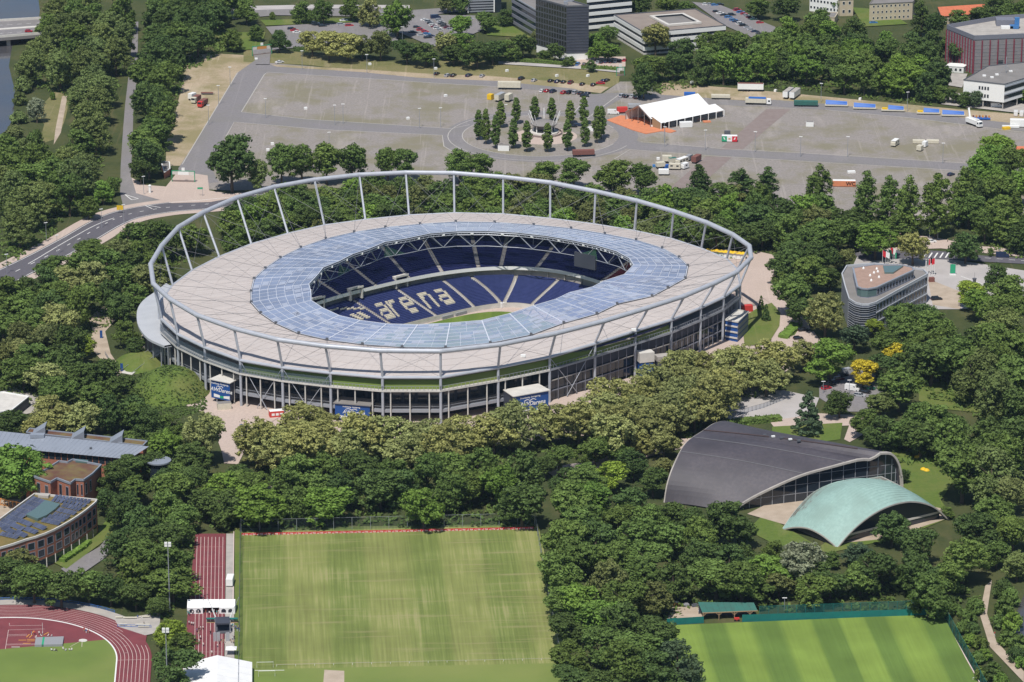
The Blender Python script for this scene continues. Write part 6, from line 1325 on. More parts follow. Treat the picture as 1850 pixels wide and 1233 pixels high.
# ---------------------------------------------------------------- vehicles
def ext_profile(mb, prof, w0, w1, zsplit, m):
    """side profile (x, z) extruded across y; narrower above zsplit"""
    k = len(prof); L = [Vector((x, -(w0 if z <= zsplit else w1), z)) for x, z in prof]; Rr = [Vector((x, (w0 if z <= zsplit else w1), z)) for x, z in prof]
    for i in range(k): j = (i + 1) % k; mb.quad(L[i], L[j], Rr[j], Rr[i], m)
    mb.poly(L, m); mb.poly(Rr, m); return mb
def wheel_mesh(r=.33, w=.22):
    mb = MB(); mb.lathe([(r * .55, 0), (r, .02), (r, w - .02), (r * .55, w)], 10, (0, 0, -w / 2)); me = mb.mesh('wheel', 'tyre'); me.transform(Matrix.Rotation(math.pi / 2, 4, 'X')); return me
WHEEL = wheel_mesh(); BWHEEL = wheel_mesh(.5, .3)
def car_meshes(paint, kind):
    L, W, H = {'hatch': (3.9, .86, 1.46), 'sedan': (4.5, .88, 1.42), 'wagon': (4.6, .88, 1.48), 'van': (5.6, .98, 2.35), 'suv': (4.6, .93, 1.72)}[kind]
    h = L / 2; mb = MB()
    if kind == 'van':
        ext_profile(mb, [(-h, .35), (h, .35), (h, .95), (h - .25, 1.2), (h - .9, 1.5), (h - 1.5, H), (-h, H)], W, W * .92, 1.3, 0)
        g = MB(); g.quad((h - .92, -W * .86, 1.55), (h - .92, W * .86, 1.55), (h - 1.46, W * .84, H - .08), (h - 1.46, -W * .84, H - .08)); 
        for s in (-1, 1): g.box(h - 2.3, h - 1.5, s * W * .935 - .01, s * W * .935 + .01, 1.35, 1.95)
    else:
        bk = .12 if kind in ('hatch', 'wagon', 'suv') else .85
        ext_profile(mb, [(-h, .3), (h, .3), (h, .68), (h - .1, .82), (h - 1.05, .95), (-h + bk, .98), (-h, .9)], W, W, 9, 0)
        roof = [(h - 1.0, .93), (h - 1.7, H - .04), (h - 2.1, H), (-h + bk + .65, H), (-h + bk + .35, H - .06), (-h + bk, .96)]
        g = MB(); ext_profile(g, roof, W * .93, W * .76, 1.0, 0)
        mb.quad((h - 1.75, -W * .74, H + .012), (h - 1.75, W * .74, H + .012), (-h + bk + .4, W * .74, H + .012), (-h + bk + .4, -W * .74, H + .012), 0)
        for s in (-1, 1):
            for x0, x1 in ((h - 1.0, h - 1.7), (h - 2.55, h - 2.5), (-h + bk, -h + bk + .38)): mb.beam((x0, s * W * .945, .95), (x1, s * W * .775, H - .02), .09, .09, 0)
    mb.box(h - .03, h + .02, -W * .85, -W * .5, .6, .76, 1); mb.box(h - .03, h + .02, W * .5, W * .85, .6, .76, 1); mb.box(-h - .02, -h + .03, -W * .85, -W * .6, .65, .85, 2); mb.box(-h - .02, -h + .03, W * .6, W * .85, .65, .85, 2)
    return mb.mesh('body', [paint, 'white', 'sign_red']), g.mesh('windows', 'glass_dark'), h, W
CARM = {}
def car(px, py, ang, paint, kind, label, group, z=0.0, name=None):
    key = (paint, kind)
    if key not in CARM: CARM[key] = car_meshes(paint, kind)
    b, g, h, W_ = CARM[key]; p = G(px, py, z + .4); e = thing(name or ('van' if kind == 'van' else 'car'), label, 'van' if kind == 'van' else 'car', (p.x, p.y, z), R(ang), group)
    child('body', b, e); child('windows', g, e)
    for x in (-h + .8, h - .85):
        for y in (-W_ + .08, W_ - .08): child('wheel', WHEEL, e, (x, y, .33))
    return e
CN = {'car_black': 'black', 'car_navy': 'navy blue', 'car_silver': 'silver', 'car_white': 'white', 'car_red': 'red', 'car_blue': 'blue', 'car_grey': 'dark grey', 'car_green': 'dark green', 'car_wine': 'wine red'}
def car_row(place, lst, ang, group=None, jit=6):
    lst = sorted(lst); n = len(lst); rg = random.Random(n * 13 + int(lst[0][0]))
    for i, (px, py, c, *k) in enumerate(lst):
        kind = k[0] if k else rg.choice(['hatch', 'sedan', 'wagon', 'hatch', 'suv']); a = (k[1] if len(k) > 1 else ang) + rg.uniform(-jit, jit)
        kw = {'hatch': 'hatchback', 'sedan': 'saloon car', 'wagon': 'estate car', 'suv': 'tall car', 'van': 'van'}[kind]
        car(px, py, a, 'car_' + c, kind, f'{CN["car_" + c]} {kw}, {nth(i, n) + " " if n > 1 else ""}{place}', group or ('cars ' + place))
car_row('in the row behind the square', [(789, 134, 'black'), (809, 137, 'silver'), (819, 137, 'black'), (847, 137, 'navy'), (871, 138, 'silver'), (942, 143, 'black'), (965, 146, 'silver'), (995, 147, 'black'), (1007, 148, 'navy'), (1018, 149, 'black'), (1031, 150, 'wine'), (1052, 153, 'black'), (1072, 154, 'black'), (1085, 151, 'red', 'sedan', 0), (1090, 147, 'navy'), (1096, 146, 'black')], 62)
car_row('in the row before the hornbeams', [(979, 165, 'white'), (988, 165, 'red'), (999, 166, 'navy'), (1019, 168, 'red'), (1029, 168, 'black'), (1039, 168, 'silver'), (1049, 169, 'black'), (1061, 170, 'navy'), (1056, 174, 'black', 'wagon', 2)], 62)
car_row('left of the white marquee', [(1124, 174, 'silver'), (1132, 175, 'black'), (1142, 175, 'silver'), (1151, 177, 'black')], 62)
car_row('inside the hornbeam ring', [(1034, 229, 'black', 'wagon', 8), (1045, 227, 'navy', 'wagon', 8)], 0)
car_row('alone on the dry grass by the north gate', [(505, 113, 'white', 'sedan', 30)], 0)
car_row('in the car park at top left', [(527, 53, 'black'), (532, 56, 'red'), (536, 59, 'white'), (621, 38, 'white'), (616, 45, 'silver'), (631, 47, 'red'), (570, 43, 'silver'), (583, 48, 'black')], 10)
car_row('in the middle car park behind the square', [(767, 37, 'white'), (774, 40, 'silver'), (778, 43, 'black'), (782, 46, 'white'), (786, 49, 'wine'), (790, 52, 'white'), (795, 55, 'silver'), (787, 33, 'navy', 'van'), (793, 37, 'silver'), (796, 41, 'silver'), (799, 44, 'black'), (803, 48, 'grey'), (808, 51, 'wine'), (813, 54, 'silver'), (753, 50, 'black'), (760, 55, 'red'), (768, 58, 'red'), (771, 62, 'blue'), (778, 66, 'navy'), (761, 65, 'silver'), (773, 69, 'black'), (745, 59, 'black'), (850, 35, 'silver')], 12)
car_row('beside the striped office', [(1294, 22, 'black'), (1301, 25, 'white'), (1308, 28, 'black'), (1316, 32, 'blue'), (1325, 37, 'blue'), (1330, 40, 'navy'), (1337, 44, 'white'), (1343, 47, 'black'), (1350, 51, 'silver'), (1357, 55, 'silver'), (1364, 58, 'navy'), (1372, 62, 'grey'), (1332, 19, 'red'), (1338, 23, 'blue'), (1344, 26, 'red'), (1348, 29, 'silver'), (1354, 32, 'wine'), (1362, 36, 'green'), (1322, 28, 'black'), (1373, 42, 'red'), (1275, 9, 'white'), (1283, 9, 'silver'), (1291, 10, 'blue'), (1300, 9, 'black')], 14)
car_row('at the foot of the dark tower', [(1044, 117, 'blue'), (1055, 117, 'black'), (1080, 114, 'silver'), (1087, 114, 'black'), (1095, 113, 'navy'), (1103, 113, 'black'), (1112, 112, 'white'), (1119, 111, 'black'), (1128, 110, 'red')], 75)
car_row('parked by the cream apartment house', [(1578, 42, 'blue', 'sedan', 5)], 5)
car_row('on the road behind the grey office', [(1811, 464, 'navy', 'van', -6), (1843, 457, 'navy', 'sedan', -4), (1682, 437, 'white', 'sedan', 0)], 0)
car_row('beside the terrace of the grey office', [(1692, 541, 'black', 'suv', 10)], 0)
car_row('in the shaded car park', [(1540, 704, 'white', 'van', -25), (1553, 715, 'silver', 'wagon', -25), (1563, 709, 'black', 'sedan', -25), (1571, 702, 'green', 'suv', -25), (1578, 735, 'white', 'hatch', 0), (1493, 702, 'red', 'hatch', 30), (1499, 696, 'black', 'sedan', 30), (1506, 691, 'navy', 'wagon', 30), (1515, 686, 'wine', 'suv', 30), (1530, 674, 'silver', 'van', 30), (1523, 679, 'black', 'sedan', 30)], 0, jit=3)
car_row('by the hedge strip beside the stadium', [(1452, 597, 'black', 'wagon', 12), (1442, 612, 'black', 'hatch', 12)], 0)
car_row('beneath the white office on columns', [(1800, 193, 'white', 'van', -2), (1776, 189, 'silver', 'hatch', -2)], 0)
car_row('at the right end of the square', [(1835, 207, 'white', 'van', 78), (1846, 208, 'white', 'van', 78), (1718, 316, 'navy', 'hatch', 40)], 0)
car_row('beside the orange marquee floor', [(1108, 205, 'white', 'van', -4)], 0)
car(52, 57, -3, 'car_red', 'hatch', 'small dark red car driving on the river bridge', 'cars on the bridge', 5.0)
def boxbody(label, name, cat, px, py, ang, L, W_, H, m, base=1.1, wheels=2, mtop=None, rounded=False, win=None, group='trailers and caravans on the square', ribs=0):
    p = G(px, py, base + H / 2); e = thing(name, label, cat, (p.x, p.y, 0), R(ang), group); mb = MB(); h = L / 2
    if rounded: ext_profile(mb, [(-h, base), (h, base), (h, base + H * .7), (h - .5, base + H), (-h + .5, base + H), (-h, base + H * .7)], W_ / 2, W_ / 2, 9, 0)
    else: mb.box(-h, h, -W_ / 2, W_ / 2, base, base + H)
    child('body', mb.mesh('body', m), e)
    t = MB(); t.box(-h + .06, h - .06, -W_ / 2 + .06, W_ / 2 - .06, base + H, base + H + .08); child('roof', t.mesh('roof', mtop or m), e)
    if base > .5:
        c = MB(); c.box(-h * .95, h * .95, -.45, .45, base - .35, base - .02); c.box(h * .95, h * .95 + 1.0, -.06, .06, base - .3, base - .15); child('chassis', c.mesh('chassis', 'dark_steel'), e)
        for i in range(wheels):
            for s in (-1, 1): child('wheel', BWHEEL, e, (-h * .55 + i * 1.25, s * (W_ / 2 - .2), .5))
    if ribs:
        r = MB()
        for i in range(ribs + 1): x = -h + L * i / ribs; r.box(x - .05, x + .05, -W_ / 2 - .05, W_ / 2 + .05, base + .03, base + H - .03)
        child('rib', r.mesh('rib', m), e)
    if win:
        for i in range(win):
            q = MB(); x = -h + L * (i + .5) / win; q.box(x - .55, x + .55, -W_ / 2 - .03, W_ / 2 + .03, base + H * .45, base + H * .75); child('window', q.mesh('window', 'glass_dark'), e)
    return e
BX = boxbody
BX('long cream semi-trailer parked at the back kerb', 'semi_trailer', 'trailer', 920, 153, -4, 11.2, 2.5, 2.7, 'cream_metal', ribs=8)
BX('yellow container box left of two trailers', 'container', 'container', 886, 175, 60, 2.6, 2.4, 2.5, 'yellow', .2)
BX('cream trailer with pale blue roof stripes beside the yellow box', 'box_trailer', 'trailer', 903, 174, 62, 7.0, 2.4, 2.6, 'cream_metal', mtop='car_silver')
BX('short cream trailer right of the yellow box', 'box_trailer', 'trailer', 919, 175, 62, 4.5, 2.4, 2.8, 'cream_metal')
BX('rusty red open-sided trailer at the roundabout edge', 'flat_trailer', 'trailer', 1054, 275, 6, 10, 2.5, 2.0, 'brown_load', ribs=9)
BX('white flat-roofed kiosk hut at the roundabout edge', 'kiosk_hut', 'hut', 910, 267, -5, 5.2, 2.8, 2.6, 'white', .05, mtop='grey_roof')
BX('small white hut behind the right hornbeams', 'kiosk_hut', 'hut', 1066, 232, -5, 3.0, 2.4, 2.4, 'white', .05, mtop='grey_roof')
BX('square white trailer box at the top of the caravan cluster', 'box_trailer', 'trailer', 1205, 286, -3, 4.2, 2.4, 2.4, 'cream_metal')
BX('grey-green roofed trailer within the caravan cluster', 'box_trailer', 'trailer', 1215, 289, 20, 3.6, 2.3, 1.8, 'cream_metal', mtop='roof_green')
BX('long white caravan slanting through the cluster', 'caravan', 'caravan', 1232, 290, 52, 7.0, 2.4, 2.2, 'cream_metal', .8, 1, 'white', True, 3)
BX('beige trailer at the left of the caravan cluster', 'box_trailer', 'trailer', 1193, 297, 20, 4.0, 2.3, 1.9, 'cream_metal')
BX('cream caravan with two dark windows in the cluster middle', 'caravan', 'caravan', 1219, 300, -8, 5.4, 2.3, 2.2, 'cream_metal', .7, 1, 'cream_metal', True, 2)
BX('small white caravan at the right of the cluster', 'caravan', 'caravan', 1237, 299, 48, 3.6, 2.2, 2.2, 'white', .6, 1, 'white', True, 1)
BX('plain white box trailer nearest the trees', 'box_trailer', 'trailer', 1199, 310, -2, 4.6, 2.2, 2.0, 'white', .8, 1)
BX('bright blue tarpaulin stack in the caravan cluster', 'tarpaulin', 'tarpaulin', 1204, 301, 40, 2.6, 1.6, 1.5, 'blue_plastic', .05)
BX('light blue tarpaulin heap left of the caravan cluster', 'tarpaulin', 'tarpaulin', 1184, 300, 0, 2.6, 1.8, .9, 'car_blue', .05)
BX('brown and cream fairground truck beside the caravan cluster', 'box_truck', 'truck', 1258, 286, 62, 6, 2.4, 2.4, 'brown_load', .9, 2, 'brown_load')
BX('small grey trailer behind the white caravan', 'box_trailer', 'trailer', 1245, 284, 62, 3.6, 2.0, 2.0, 'grey_cloth', .7, 1)
BX('small white box on the gravel left of the caravans', 'supply_box', 'box', 1189, 287, 0, 1.4, 1.2, 1.0, 'white', .05)
BX('long white trailer with reddish top below the wood', 'semi_trailer', 'trailer', 1356, 156, -4, 12.6, 2.5, 2.8, 'white', 1.2, 3, 'brown_load', ribs=10)
BX('left of two grey-roofed white trailers standing side by side', 'semi_trailer', 'trailer', 1424, 167, 68, 10, 2.5, 2.8, 'white', 1.1, 2, 'concrete')
BX('right of two grey-roofed white trailers standing side by side', 'semi_trailer', 'trailer', 1436, 168, 68, 10, 2.5, 2.8, 'white', 1.1, 2, 'concrete')
BX('grey-green trailer with folded ride parts on the back road', 'ride_trailer', 'trailer', 1456, 186, -4, 11.5, 2.4, 1.9, 'roof_green', .9, 2, ribs=7)
BX('pale trailer with square frames near the white marquee', 'ride_trailer', 'trailer', 1302, 174, -4, 9, 2.4, 1.3, 'cream_metal', .9, 2, ribs=6)
BX('blue container half hidden behind the marquee ridge', 'container', 'container', 1246, 170, -4, 5.5, 2.2, 1.4, 'blue_plastic', .1)
BX('low white kiosk with dark fringe alone on the gravel', 'kiosk_hut', 'hut', 1463, 224, -4, 3.6, 2.6, 2.2, 'white', .1, mtop='grey_roof')
BX('cream rounded caravan alone on the gravel', 'caravan', 'caravan', 1617, 257, 64, 5.6, 2.3, 2.2, 'cream_metal', .7, 1, 'white', True, 2)
BX('small cream trailer in front of the white folding stall', 'box_trailer', 'trailer', 1662, 267, 60, 3.0, 2.3, 2.0, 'cream_metal', .6, 1)
for px, l in ((1660, 'left half of a white folding stall on the gravel'), (1685, 'right half of a white folding stall on the gravel')): BX(l, 'folding_stall', 'stall', px, 256, -5, 5.6, 2.2, 1.4, 'cream_metal', .3, 1, ribs=4)
BX('white van-like box joining the folding stalls', 'box_trailer', 'trailer', 1671, 260, 62, 3.2, 1.8, 2.2, 'white', .5, 1)
for i, (px, py) in enumerate([(1511, 190), (1562, 195), (1613, 199), (1677, 204), (1722, 208)]):
    e = BX(f'pale trailer carrying long blue ride pieces, {nth(i, 5)} on the back road', 'ride_trailer', 'trailer', px, py, -5, 11, 2.2, .6, 'cream_metal', .6, 2); q = MB(); y0 = -5.2 if i not in (2, 3) else -2.2
    for k in range(3): q.add([(y0, -.9 + k * .7, 1.3 + k * .5), (5.2, -.9 + k * .7, 1.25 + k * .3), (5.2, -.3 + k * .7, 1.8 + k * .35), (y0, -.3 + k * .7, 2.1 + k * .5)], [(0, 1, 2, 3)]).box(y0, 5.0, -.9 + k * .6, -.5 + k * .6, 1.2, 1.5 + k * .4)
    child('ride_piece', q.mesh('ride_piece', 'blue_plastic'), e)
    if i in (2, 3): q = MB(); q.box(-5.2, -2.6, -.9, .9, 1.2, 1.9); child('crate', q.mesh('crate', 'yellow'), e)
e = BX('low blue trailer with a row of orange ride seats', 'ride_trailer', 'trailer', 1772, 214, -4, 9, 2.2, .6, 'blue_plastic', .5, 2); 
for k in range(6): q = MB(); q.box(-4 + k * 1.5, -3.2 + k * 1.5, -.5, .5, 1.1, 2.2); child('ride_seat', q.mesh('ride_seat', 'timber_orange' if k % 2 else 'brown_load'), e)
def lorry(label, px, py, ang, cab, body, L, group='lorries on the square', top=None):
    p = G(px, py, 1.5); e = thing('lorry', label, 'truck', (p.x, p.y, 0), R(ang), group); h = L / 2; mb = MB(); ext_profile(mb, [(h - 2.2, .7), (h, .7), (h, 1.9), (h - .25, 3.0), (h - 1.6, 3.1), (h - 2.2, 3.1)], 1.2, 1.15, 1.9, 0); child('cab', mb.mesh('cab', cab), e)
    g = MB(); g.quad((h + .01, -1.0, 1.95), (h + .01, 1.0, 1.95), (h - .2, .95, 2.85), (h - .2, -.95, 2.85)); [g.box(h - 1.5, h - .5, s * 1.19 - .02, s * 1.19 + .02, 1.8, 2.6) for s in (-1, 1)]; child('windscreen', g.mesh('windscreen', 'glass_dark'), e)
    b = MB(); b.box(-h, h - 2.5, -1.25, 1.25, 1.1, 3.2); child('load_body', b.mesh('load_body', body), e)
    if top: b = MB(); b.box(-h + 1.5, h - 2.6, -1.2, 1.2, 3.2, 3.6); child('tarpaulin', b.mesh('tarpaulin', top), e)
    c = MB(); c.box(-h, h - .4, -.5, .5, .7, 1.08); child('chassis', c.mesh('chassis', 'dark_steel'), e)
    for x in (-h + 1, -h + 2.2, -h + 3.4, h - 1.2):
        for s in (-1, 1): child('wheel', BWHEEL, e, (x, s * 1.0, .5))
    return e
lorry('white-cabbed articulated lorry with blue-topped load behind the marquee', 1370, 184, -7, 'white', 'cream_metal', 12.5, top='blue_plastic')
lorry('red and cream lorry parked on the worn strip beside the avenue', 366, 187, 250, 'container_red', 'brown_load', 7.5)
lorry('cream lorry left of the red one on the worn strip', 354, 180, 250, 'cream_metal', 'brown_load', 7.0)
BX('white box trailer beside the lorries on the worn strip', 'box_trailer', 'trailer', 347, 173, 60, 4, 2.3, 2.4, 'white')
BX('flat pole trailer behind the lorries on the worn strip', 'flat_trailer', 'trailer', 374, 168, -2, 6, .8, .4, 'brown_load', .8, 1)
e = lorry('white mobile crane lorry with raised jib on the square', 1760, 222, 300, 'white', 'white', 10.5); b = MB(); b.beam((-3.5, 0, 3.2), (-5.5, .6, 7.5), .7, .7); b.beam((-3.5, 0, 3.4), (3.5, 0, 3.7), .6, .6); child('jib', b.mesh('jib', 'white'), e)
BX('large white exhibition trailer at the right edge of the square', 'box_trailer', 'trailer', 1842, 222, -6, 9, 3, 3.2, 'white', .5)
BX('long flat white counter before the exhibition trailer', 'counter', 'counter', 1826, 229, -6, 8, 1.2, .9, 'white', .3)
BX('yellow striped bouncer beside the exhibition trailer', 'bouncy_mat', 'mat', 1818, 232, 20, 3.6, 2.0, 1.1, 'yellow', .05)
BX('black rubbish trailer behind the tricolour kiosk', 'box_trailer', 'trailer', 1314, 240, 0, 2.8, 1.8, 1.6, 'dark_steel', .4, 1)
# tricolour kiosk with leaf marks
e = BX('green, white and red food kiosk on the gravel square', 'food_kiosk', 'kiosk', 1318, 250, -4, 7.2, 2.6, 2.6, 'white', .4, 2, 'white')
for x, m_ in ((-2.4, 'banner_green'), (2.4, 'sign_red')): q = MB(); q.box(x - 1.2, x + 1.2, -1.34, -1.31, .42, 2.98); child('panel', q.mesh('panel', m_), e)
for x, s in ((-2.4, 1), (2.4, -1)): q = MB(); q.add([(x - .5 * s, -1.36, 2.5), (x + .1 * s, -1.36, 2.3), (x + .5 * s, -1.36, 1.2), (x - .2 * s, -1.36, 1.5)], [(0, 1, 2, 3)]); child('leaf_mark', q.mesh('leaf_mark', 'white'), e)
q = MB(); q.box(-.5, .5, -1.34, -1.31, 1.4, 2.0); child('mark', q.mesh('mark', 'timber_orange'), e)
# WC container
e = BX('orange toilet container with black WC letters behind the poplars', 'toilet_container', 'container', 1525, 331, -3, 10.2, 2.6, 2.5, 'orange_floor', .3, 1, 'white')
me = text_mesh('WC', 2.4, .02, bold=.04); me.materials.clear(); me.materials.append(MATS['tyre']); me.transform(Matrix.Rotation(math.pi / 2, 4, 'X')); child('lettering', me, e, (2.9, -1.33, 1.5))
BX('white upturned boat-like tarpaulin behind the toilet container', 'tarpaulin', 'tarpaulin', 1538, 311, 10, 3.6, 1.8, .9, 'white', .05)
for i, (px, py) in enumerate(sorted([(552, 196), (737, 214), (805, 173), (492, 260), (484, 271), (463, 107), (668, 116), (787, 124), (916, 128), (1006, 137), (1062, 137), (1250, 149), (1401, 164), (1554, 179)])): BX(f'small white supply box, {nth(i, 14)} scattered around the square', 'supply_box', 'box', px, py, 5 * i, 1.5, 1.1, 1.0, 'white', .05, group='white supply boxes on the square')
# ---------------------------------------------------------------- square: marquee, pavilion, gates, lamps
A9, B9 = G(1153, 191, 9), G(1261, 169, 9); dm = up(B9 - A9, 0); Lm = dm.length; dm /= Lm; e0 = up(G(1183, 214, 4.2) - A9, 0); wv = Vector((dm.y, -dm.x, 0)); wd = e0.dot(wv)
mq = thing('marquee', 'large white marquee with gable roof and side annex on the square', 'marquee', up(A9, 0))
r0, r1 = A9, B9; er0, er1 = up(A9 + wv * wd, 4.2), up(B9 + wv * wd, 4.2); el0, el1 = up(A9 - wv * wd, 4.2), up(B9 - wv * wd, 4.2)
for k in range(5):
    t0, t1 = k / 5, (k + 1) / 5; mb = MB(); mb.quad(r0.lerp(r1, t0), r0.lerp(r1, t1), er0.lerp(er1, t1), er0.lerp(er1, t0)); mb.quad(r0.lerp(r1, t0), r0.lerp(r1, t1), el0.lerp(el1, t1), el0.lerp(el1, t0)); mb.build('roof_panel', 'tent_white', mq)
an0, an1 = up(A9 + wv * (wd + .05) + dm * 1.0, 5.2), up(B9 + wv * (wd + .05) + dm * 3, 5.2); ax0, ax1 = up(an0 + wv * 6.5, 3.4), up(an1 + wv * 6.5, 3.4)
MB().quad(an0, an1, ax1, ax0).quad(up(an0 - wv * 3, 4.0), up(an1 - wv * 3, 4.0), an1, an0).build('annex_roof', 'tent_white', mq)
mb = MB(); mb.quad(up(el0, 0), up(el1, 0), el1, el0); mb.quad(up(el1, 0), up(er1, 0), er1, el1); mb.add([el1, er1, r1], [(0, 1, 2)]); mb.build('side_wall', 'tent_white', mq)
mb = MB()
for k in range(9): p = ax0.lerp(ax1, k / 8); mb.beam(up(p, 0), p, .35)
mb.build('annex_post', 'white', mq)
for k in range(1, 8):
    a, b = ax0.lerp(ax1, k / 8 + .02), ax0.lerp(ax1, (k + 1) / 8 - .02); MB().quad(up(a, .5), up(b, .5), up(b, 3.0), up(a, 3.0)).build('window_bay', 'glass_dark', mq)
mb = MB()
for t in (0, .25, .5, .75, 1): p = el0.lerp(er0, t); hh = 4.2 + 4.8 * (1 - abs(2 * t - 1)); mb.beam(up(p, 0), up(p, hh - .1), .3)
mb.beam(el0, r0, .35); mb.beam(r0, er0, .35); mb.build('gable_frame', 'brown_paving', mq)
MB().quad(up(ax0, .3) + dm * .2, up(an0, .3), an0, ax0 + dm * .2).build('annex_end', 'wood', mq)
fl_ = MB().prism([(p.x, p.y) for p in [G(*q) for q in [(1096, 218), (1121, 210), (1150, 212), (1187, 227), (1222, 238), (1212, 241), (1196, 238), (1167, 243), (1142, 236)]]], 0, .35).build('event_floor', 'orange_floor', at=G(1150, 225)); tag(fl_, 'bright orange event floor laid before the white marquee', 'floor')
BX('white cold-store container beside the marquee annex', 'container', 'container', 1239, 225, 10, 6.0, 2.3, 2.4, 'white', .2)
BX('red canopy truck left of the marquee gable', 'box_truck', 'truck', 1124, 198, 8, 5, 2.3, 2.2, 'container_red', .8)
BX('flat glass-topped trailer at the marquee gable', 'box_trailer', 'trailer', 1146, 191, 6, 6, 2.4, 1.6, 'car_silver', .8)
p = G(1195, 227, 0); st_ = MB().box(-1.5, 1.5, -.4, .4, 0, .7); o = st_.build('white_bench', 'white', at=None); o.location = G(1180, 229, .4); tag(o, 'white bench on the orange event floor', 'bench')
tag(MB().obox(G(1277, 220, .3), Vector((1.8, .3, 0)), Vector((-.2, 1.2, 0)), (0, .0, .25)).build('ramp', 'orange_floor', at=G(1277, 220)), 'orange ramp at the glazed side of the marquee', 'ramp')
pav = thing('pavilion', 'round glazed pavilion with grey roof and slanting white masts inside the hornbeam ring', 'pavilion', G(983, 240)); c = G(983, 240)
MB().lathe([(7.0, 0), (7.0, .8)], 12, c).build('terrace', 'pale_concrete', pav); MB().lathe([(4.6, .8), (4.6, 4.2)], 8, c).build('glazing', 'glass_dark', pav); MB().lathe([(6.2, 4.2), (6.4, 4.6), (3.0, 6.0), (.05, 6.4)], 16, c).build('roof', 'grey_roof', pav)
for k in range(8): a = 2 * math.pi * k / 8; p = c + Vector((5.0 * math.cos(a), 5.0 * math.sin(a), .8)); MB().beam(p, up(p, 4.3), .45).build('pillar', 'white', pav)
for a in (200, 235, 310, 340, 20, 90, 150): d = Vector((math.cos(R(a)), math.sin(R(a)), 0)); MB().tube([c + d * 5.5 + Vector((0, 0, 4)), c + d * 8 + Vector((0, 0, 10))], .16, 5).build('mast', 'white', pav)
MB().lathe([(8.6, 0), (8.6, 1.0), (8.3, 1.0), (8.3, 0)], 20, c + Vector((0, -1.5, 0))).build('terrace_wall', 'brown_paving', pav)
def gate(label, pa, pb, h, ban, txt=None):
    A, B = G(*pa), G(*pb); e = thing('banner_gate', label, 'gate', (A + B) / 2, 0, 'gates of the square'); d = (B - A).normalized()
    for p in (A, B): MB().tube([p, up(p, h)], .18, 6).build('post', 'banner_green', e)
    MB().beam(up(A, h), up(B, h), .25, .25).build('crossbar', 'banner_green', e); L = (B - A).length
    for t0, t1, m_, hh in ((.02, .24, 'pale_concrete', 1.5), (.26, .74, ban, 1.6), (.76, .98, 'pale_concrete', 1.8)):
        a, b = A.lerp(B, t0), A.lerp(B, t1); MB().obox(up((a + b) / 2, h - .2 - hh / 2), (b - a) / 2, Vector((-d.y, d.x, 0)) * .05, (0, 0, hh / 2)).build('banner', m_, e)
    m = (A + B) / 2; MB().obox(up(m, h + .8), d * .7, Vector((-d.y, d.x, 0)) * .1, (0, 0, .7)).build('crest', 'white', e)
    MB().obox(up(m, .5), d * L * .48, Vector((-d.y, d.x, 0)) * .12, (0, 0, .45)).build('barrier', 'brown_paving', e)
gate('green-posted gate with orange banner behind the square', (456, 102), (491, 98), 5.0, 'timber_orange')
gate('green-posted gate with white lettered banner at the road bend', (311, 329), (352, 330), 5.2, 'white')
gate('small white banner gate beside the wood behind the square', (1114, 138), (1128, 137), 4.5, 'white')
gh = [G(*p, 3.2) for p in [(297, 312), (307, 305), (306, 293), (291, 292)]]; shell('gatehouse', 'small dark brick gatehouse with white roof edge at the road bend', 'hut', gh, 3.2, 'brick', 'grey_roof', .3, 'white')
LAMPM = MB().tube([(0, 0, 0), (0, 0, 9.6)], .10, 6, r2=.06).mesh('pole', 'aluminium'); LHEAD = MB().box(-.75, .75, -.2, .2, 9.55, 9.8).mesh('lamp_head', 'white')
def lamp(px, py, label, h=9.8, group='street lamps', ang=0.0):
    p = G(px, py); e = thing('street_lamp', label, 'lamp', p, R(ang), group); k = h / 9.8; a = child('pole', LAMPM, e); a.scale = (1.3, 1.3, k); b = child('lamp_head', LHEAD, e); b.scale = (1, 1, k)
LP = sorted([(914, 225), (480, 214), (605, 226), (620, 224), (758, 232), (796, 231), (595, 276), (1364, 275), (1446, 284), (1531, 284), (1703, 296), (1483, 186), (1639, 202), (1178, 167), (663, 133), (784, 141), (546, 126), (727, 82), (1274, 272), (1201, 266), (395, 190), (377, 226), (416, 156), (1200, 258)])
for i, (x, y) in enumerate(LP): lamp(x, y, f'slender lamp post with white head, {nth(i, len(LP))} around the square', ang=x % 40 - 20)
RLP = sorted([(184, 412), (84, 437), (104, 460), (224, 404), (13, 495), (260, 352)])
for i, (x, y) in enumerate(RLP): lamp(x, y, f'grey lamp post, {nth(i, len(RLP))} along the curving road', 8.5, 'lamps along the road', 30)
for x, y, l in ((1694, 434, 'tall pale lamp mast right of the poplars'), (1679, 432, 'shorter grey lamp mast beside the tall pale one')): lamp(x, y, l, 9.5 if x > 1690 else 8.0)
lamp(1534, 712, 'twin-headed white lamp above the white van in the shaded car park', 5.5); lamp(1487, 712, 'pale lamp post left of the shaded car park', 5.0)
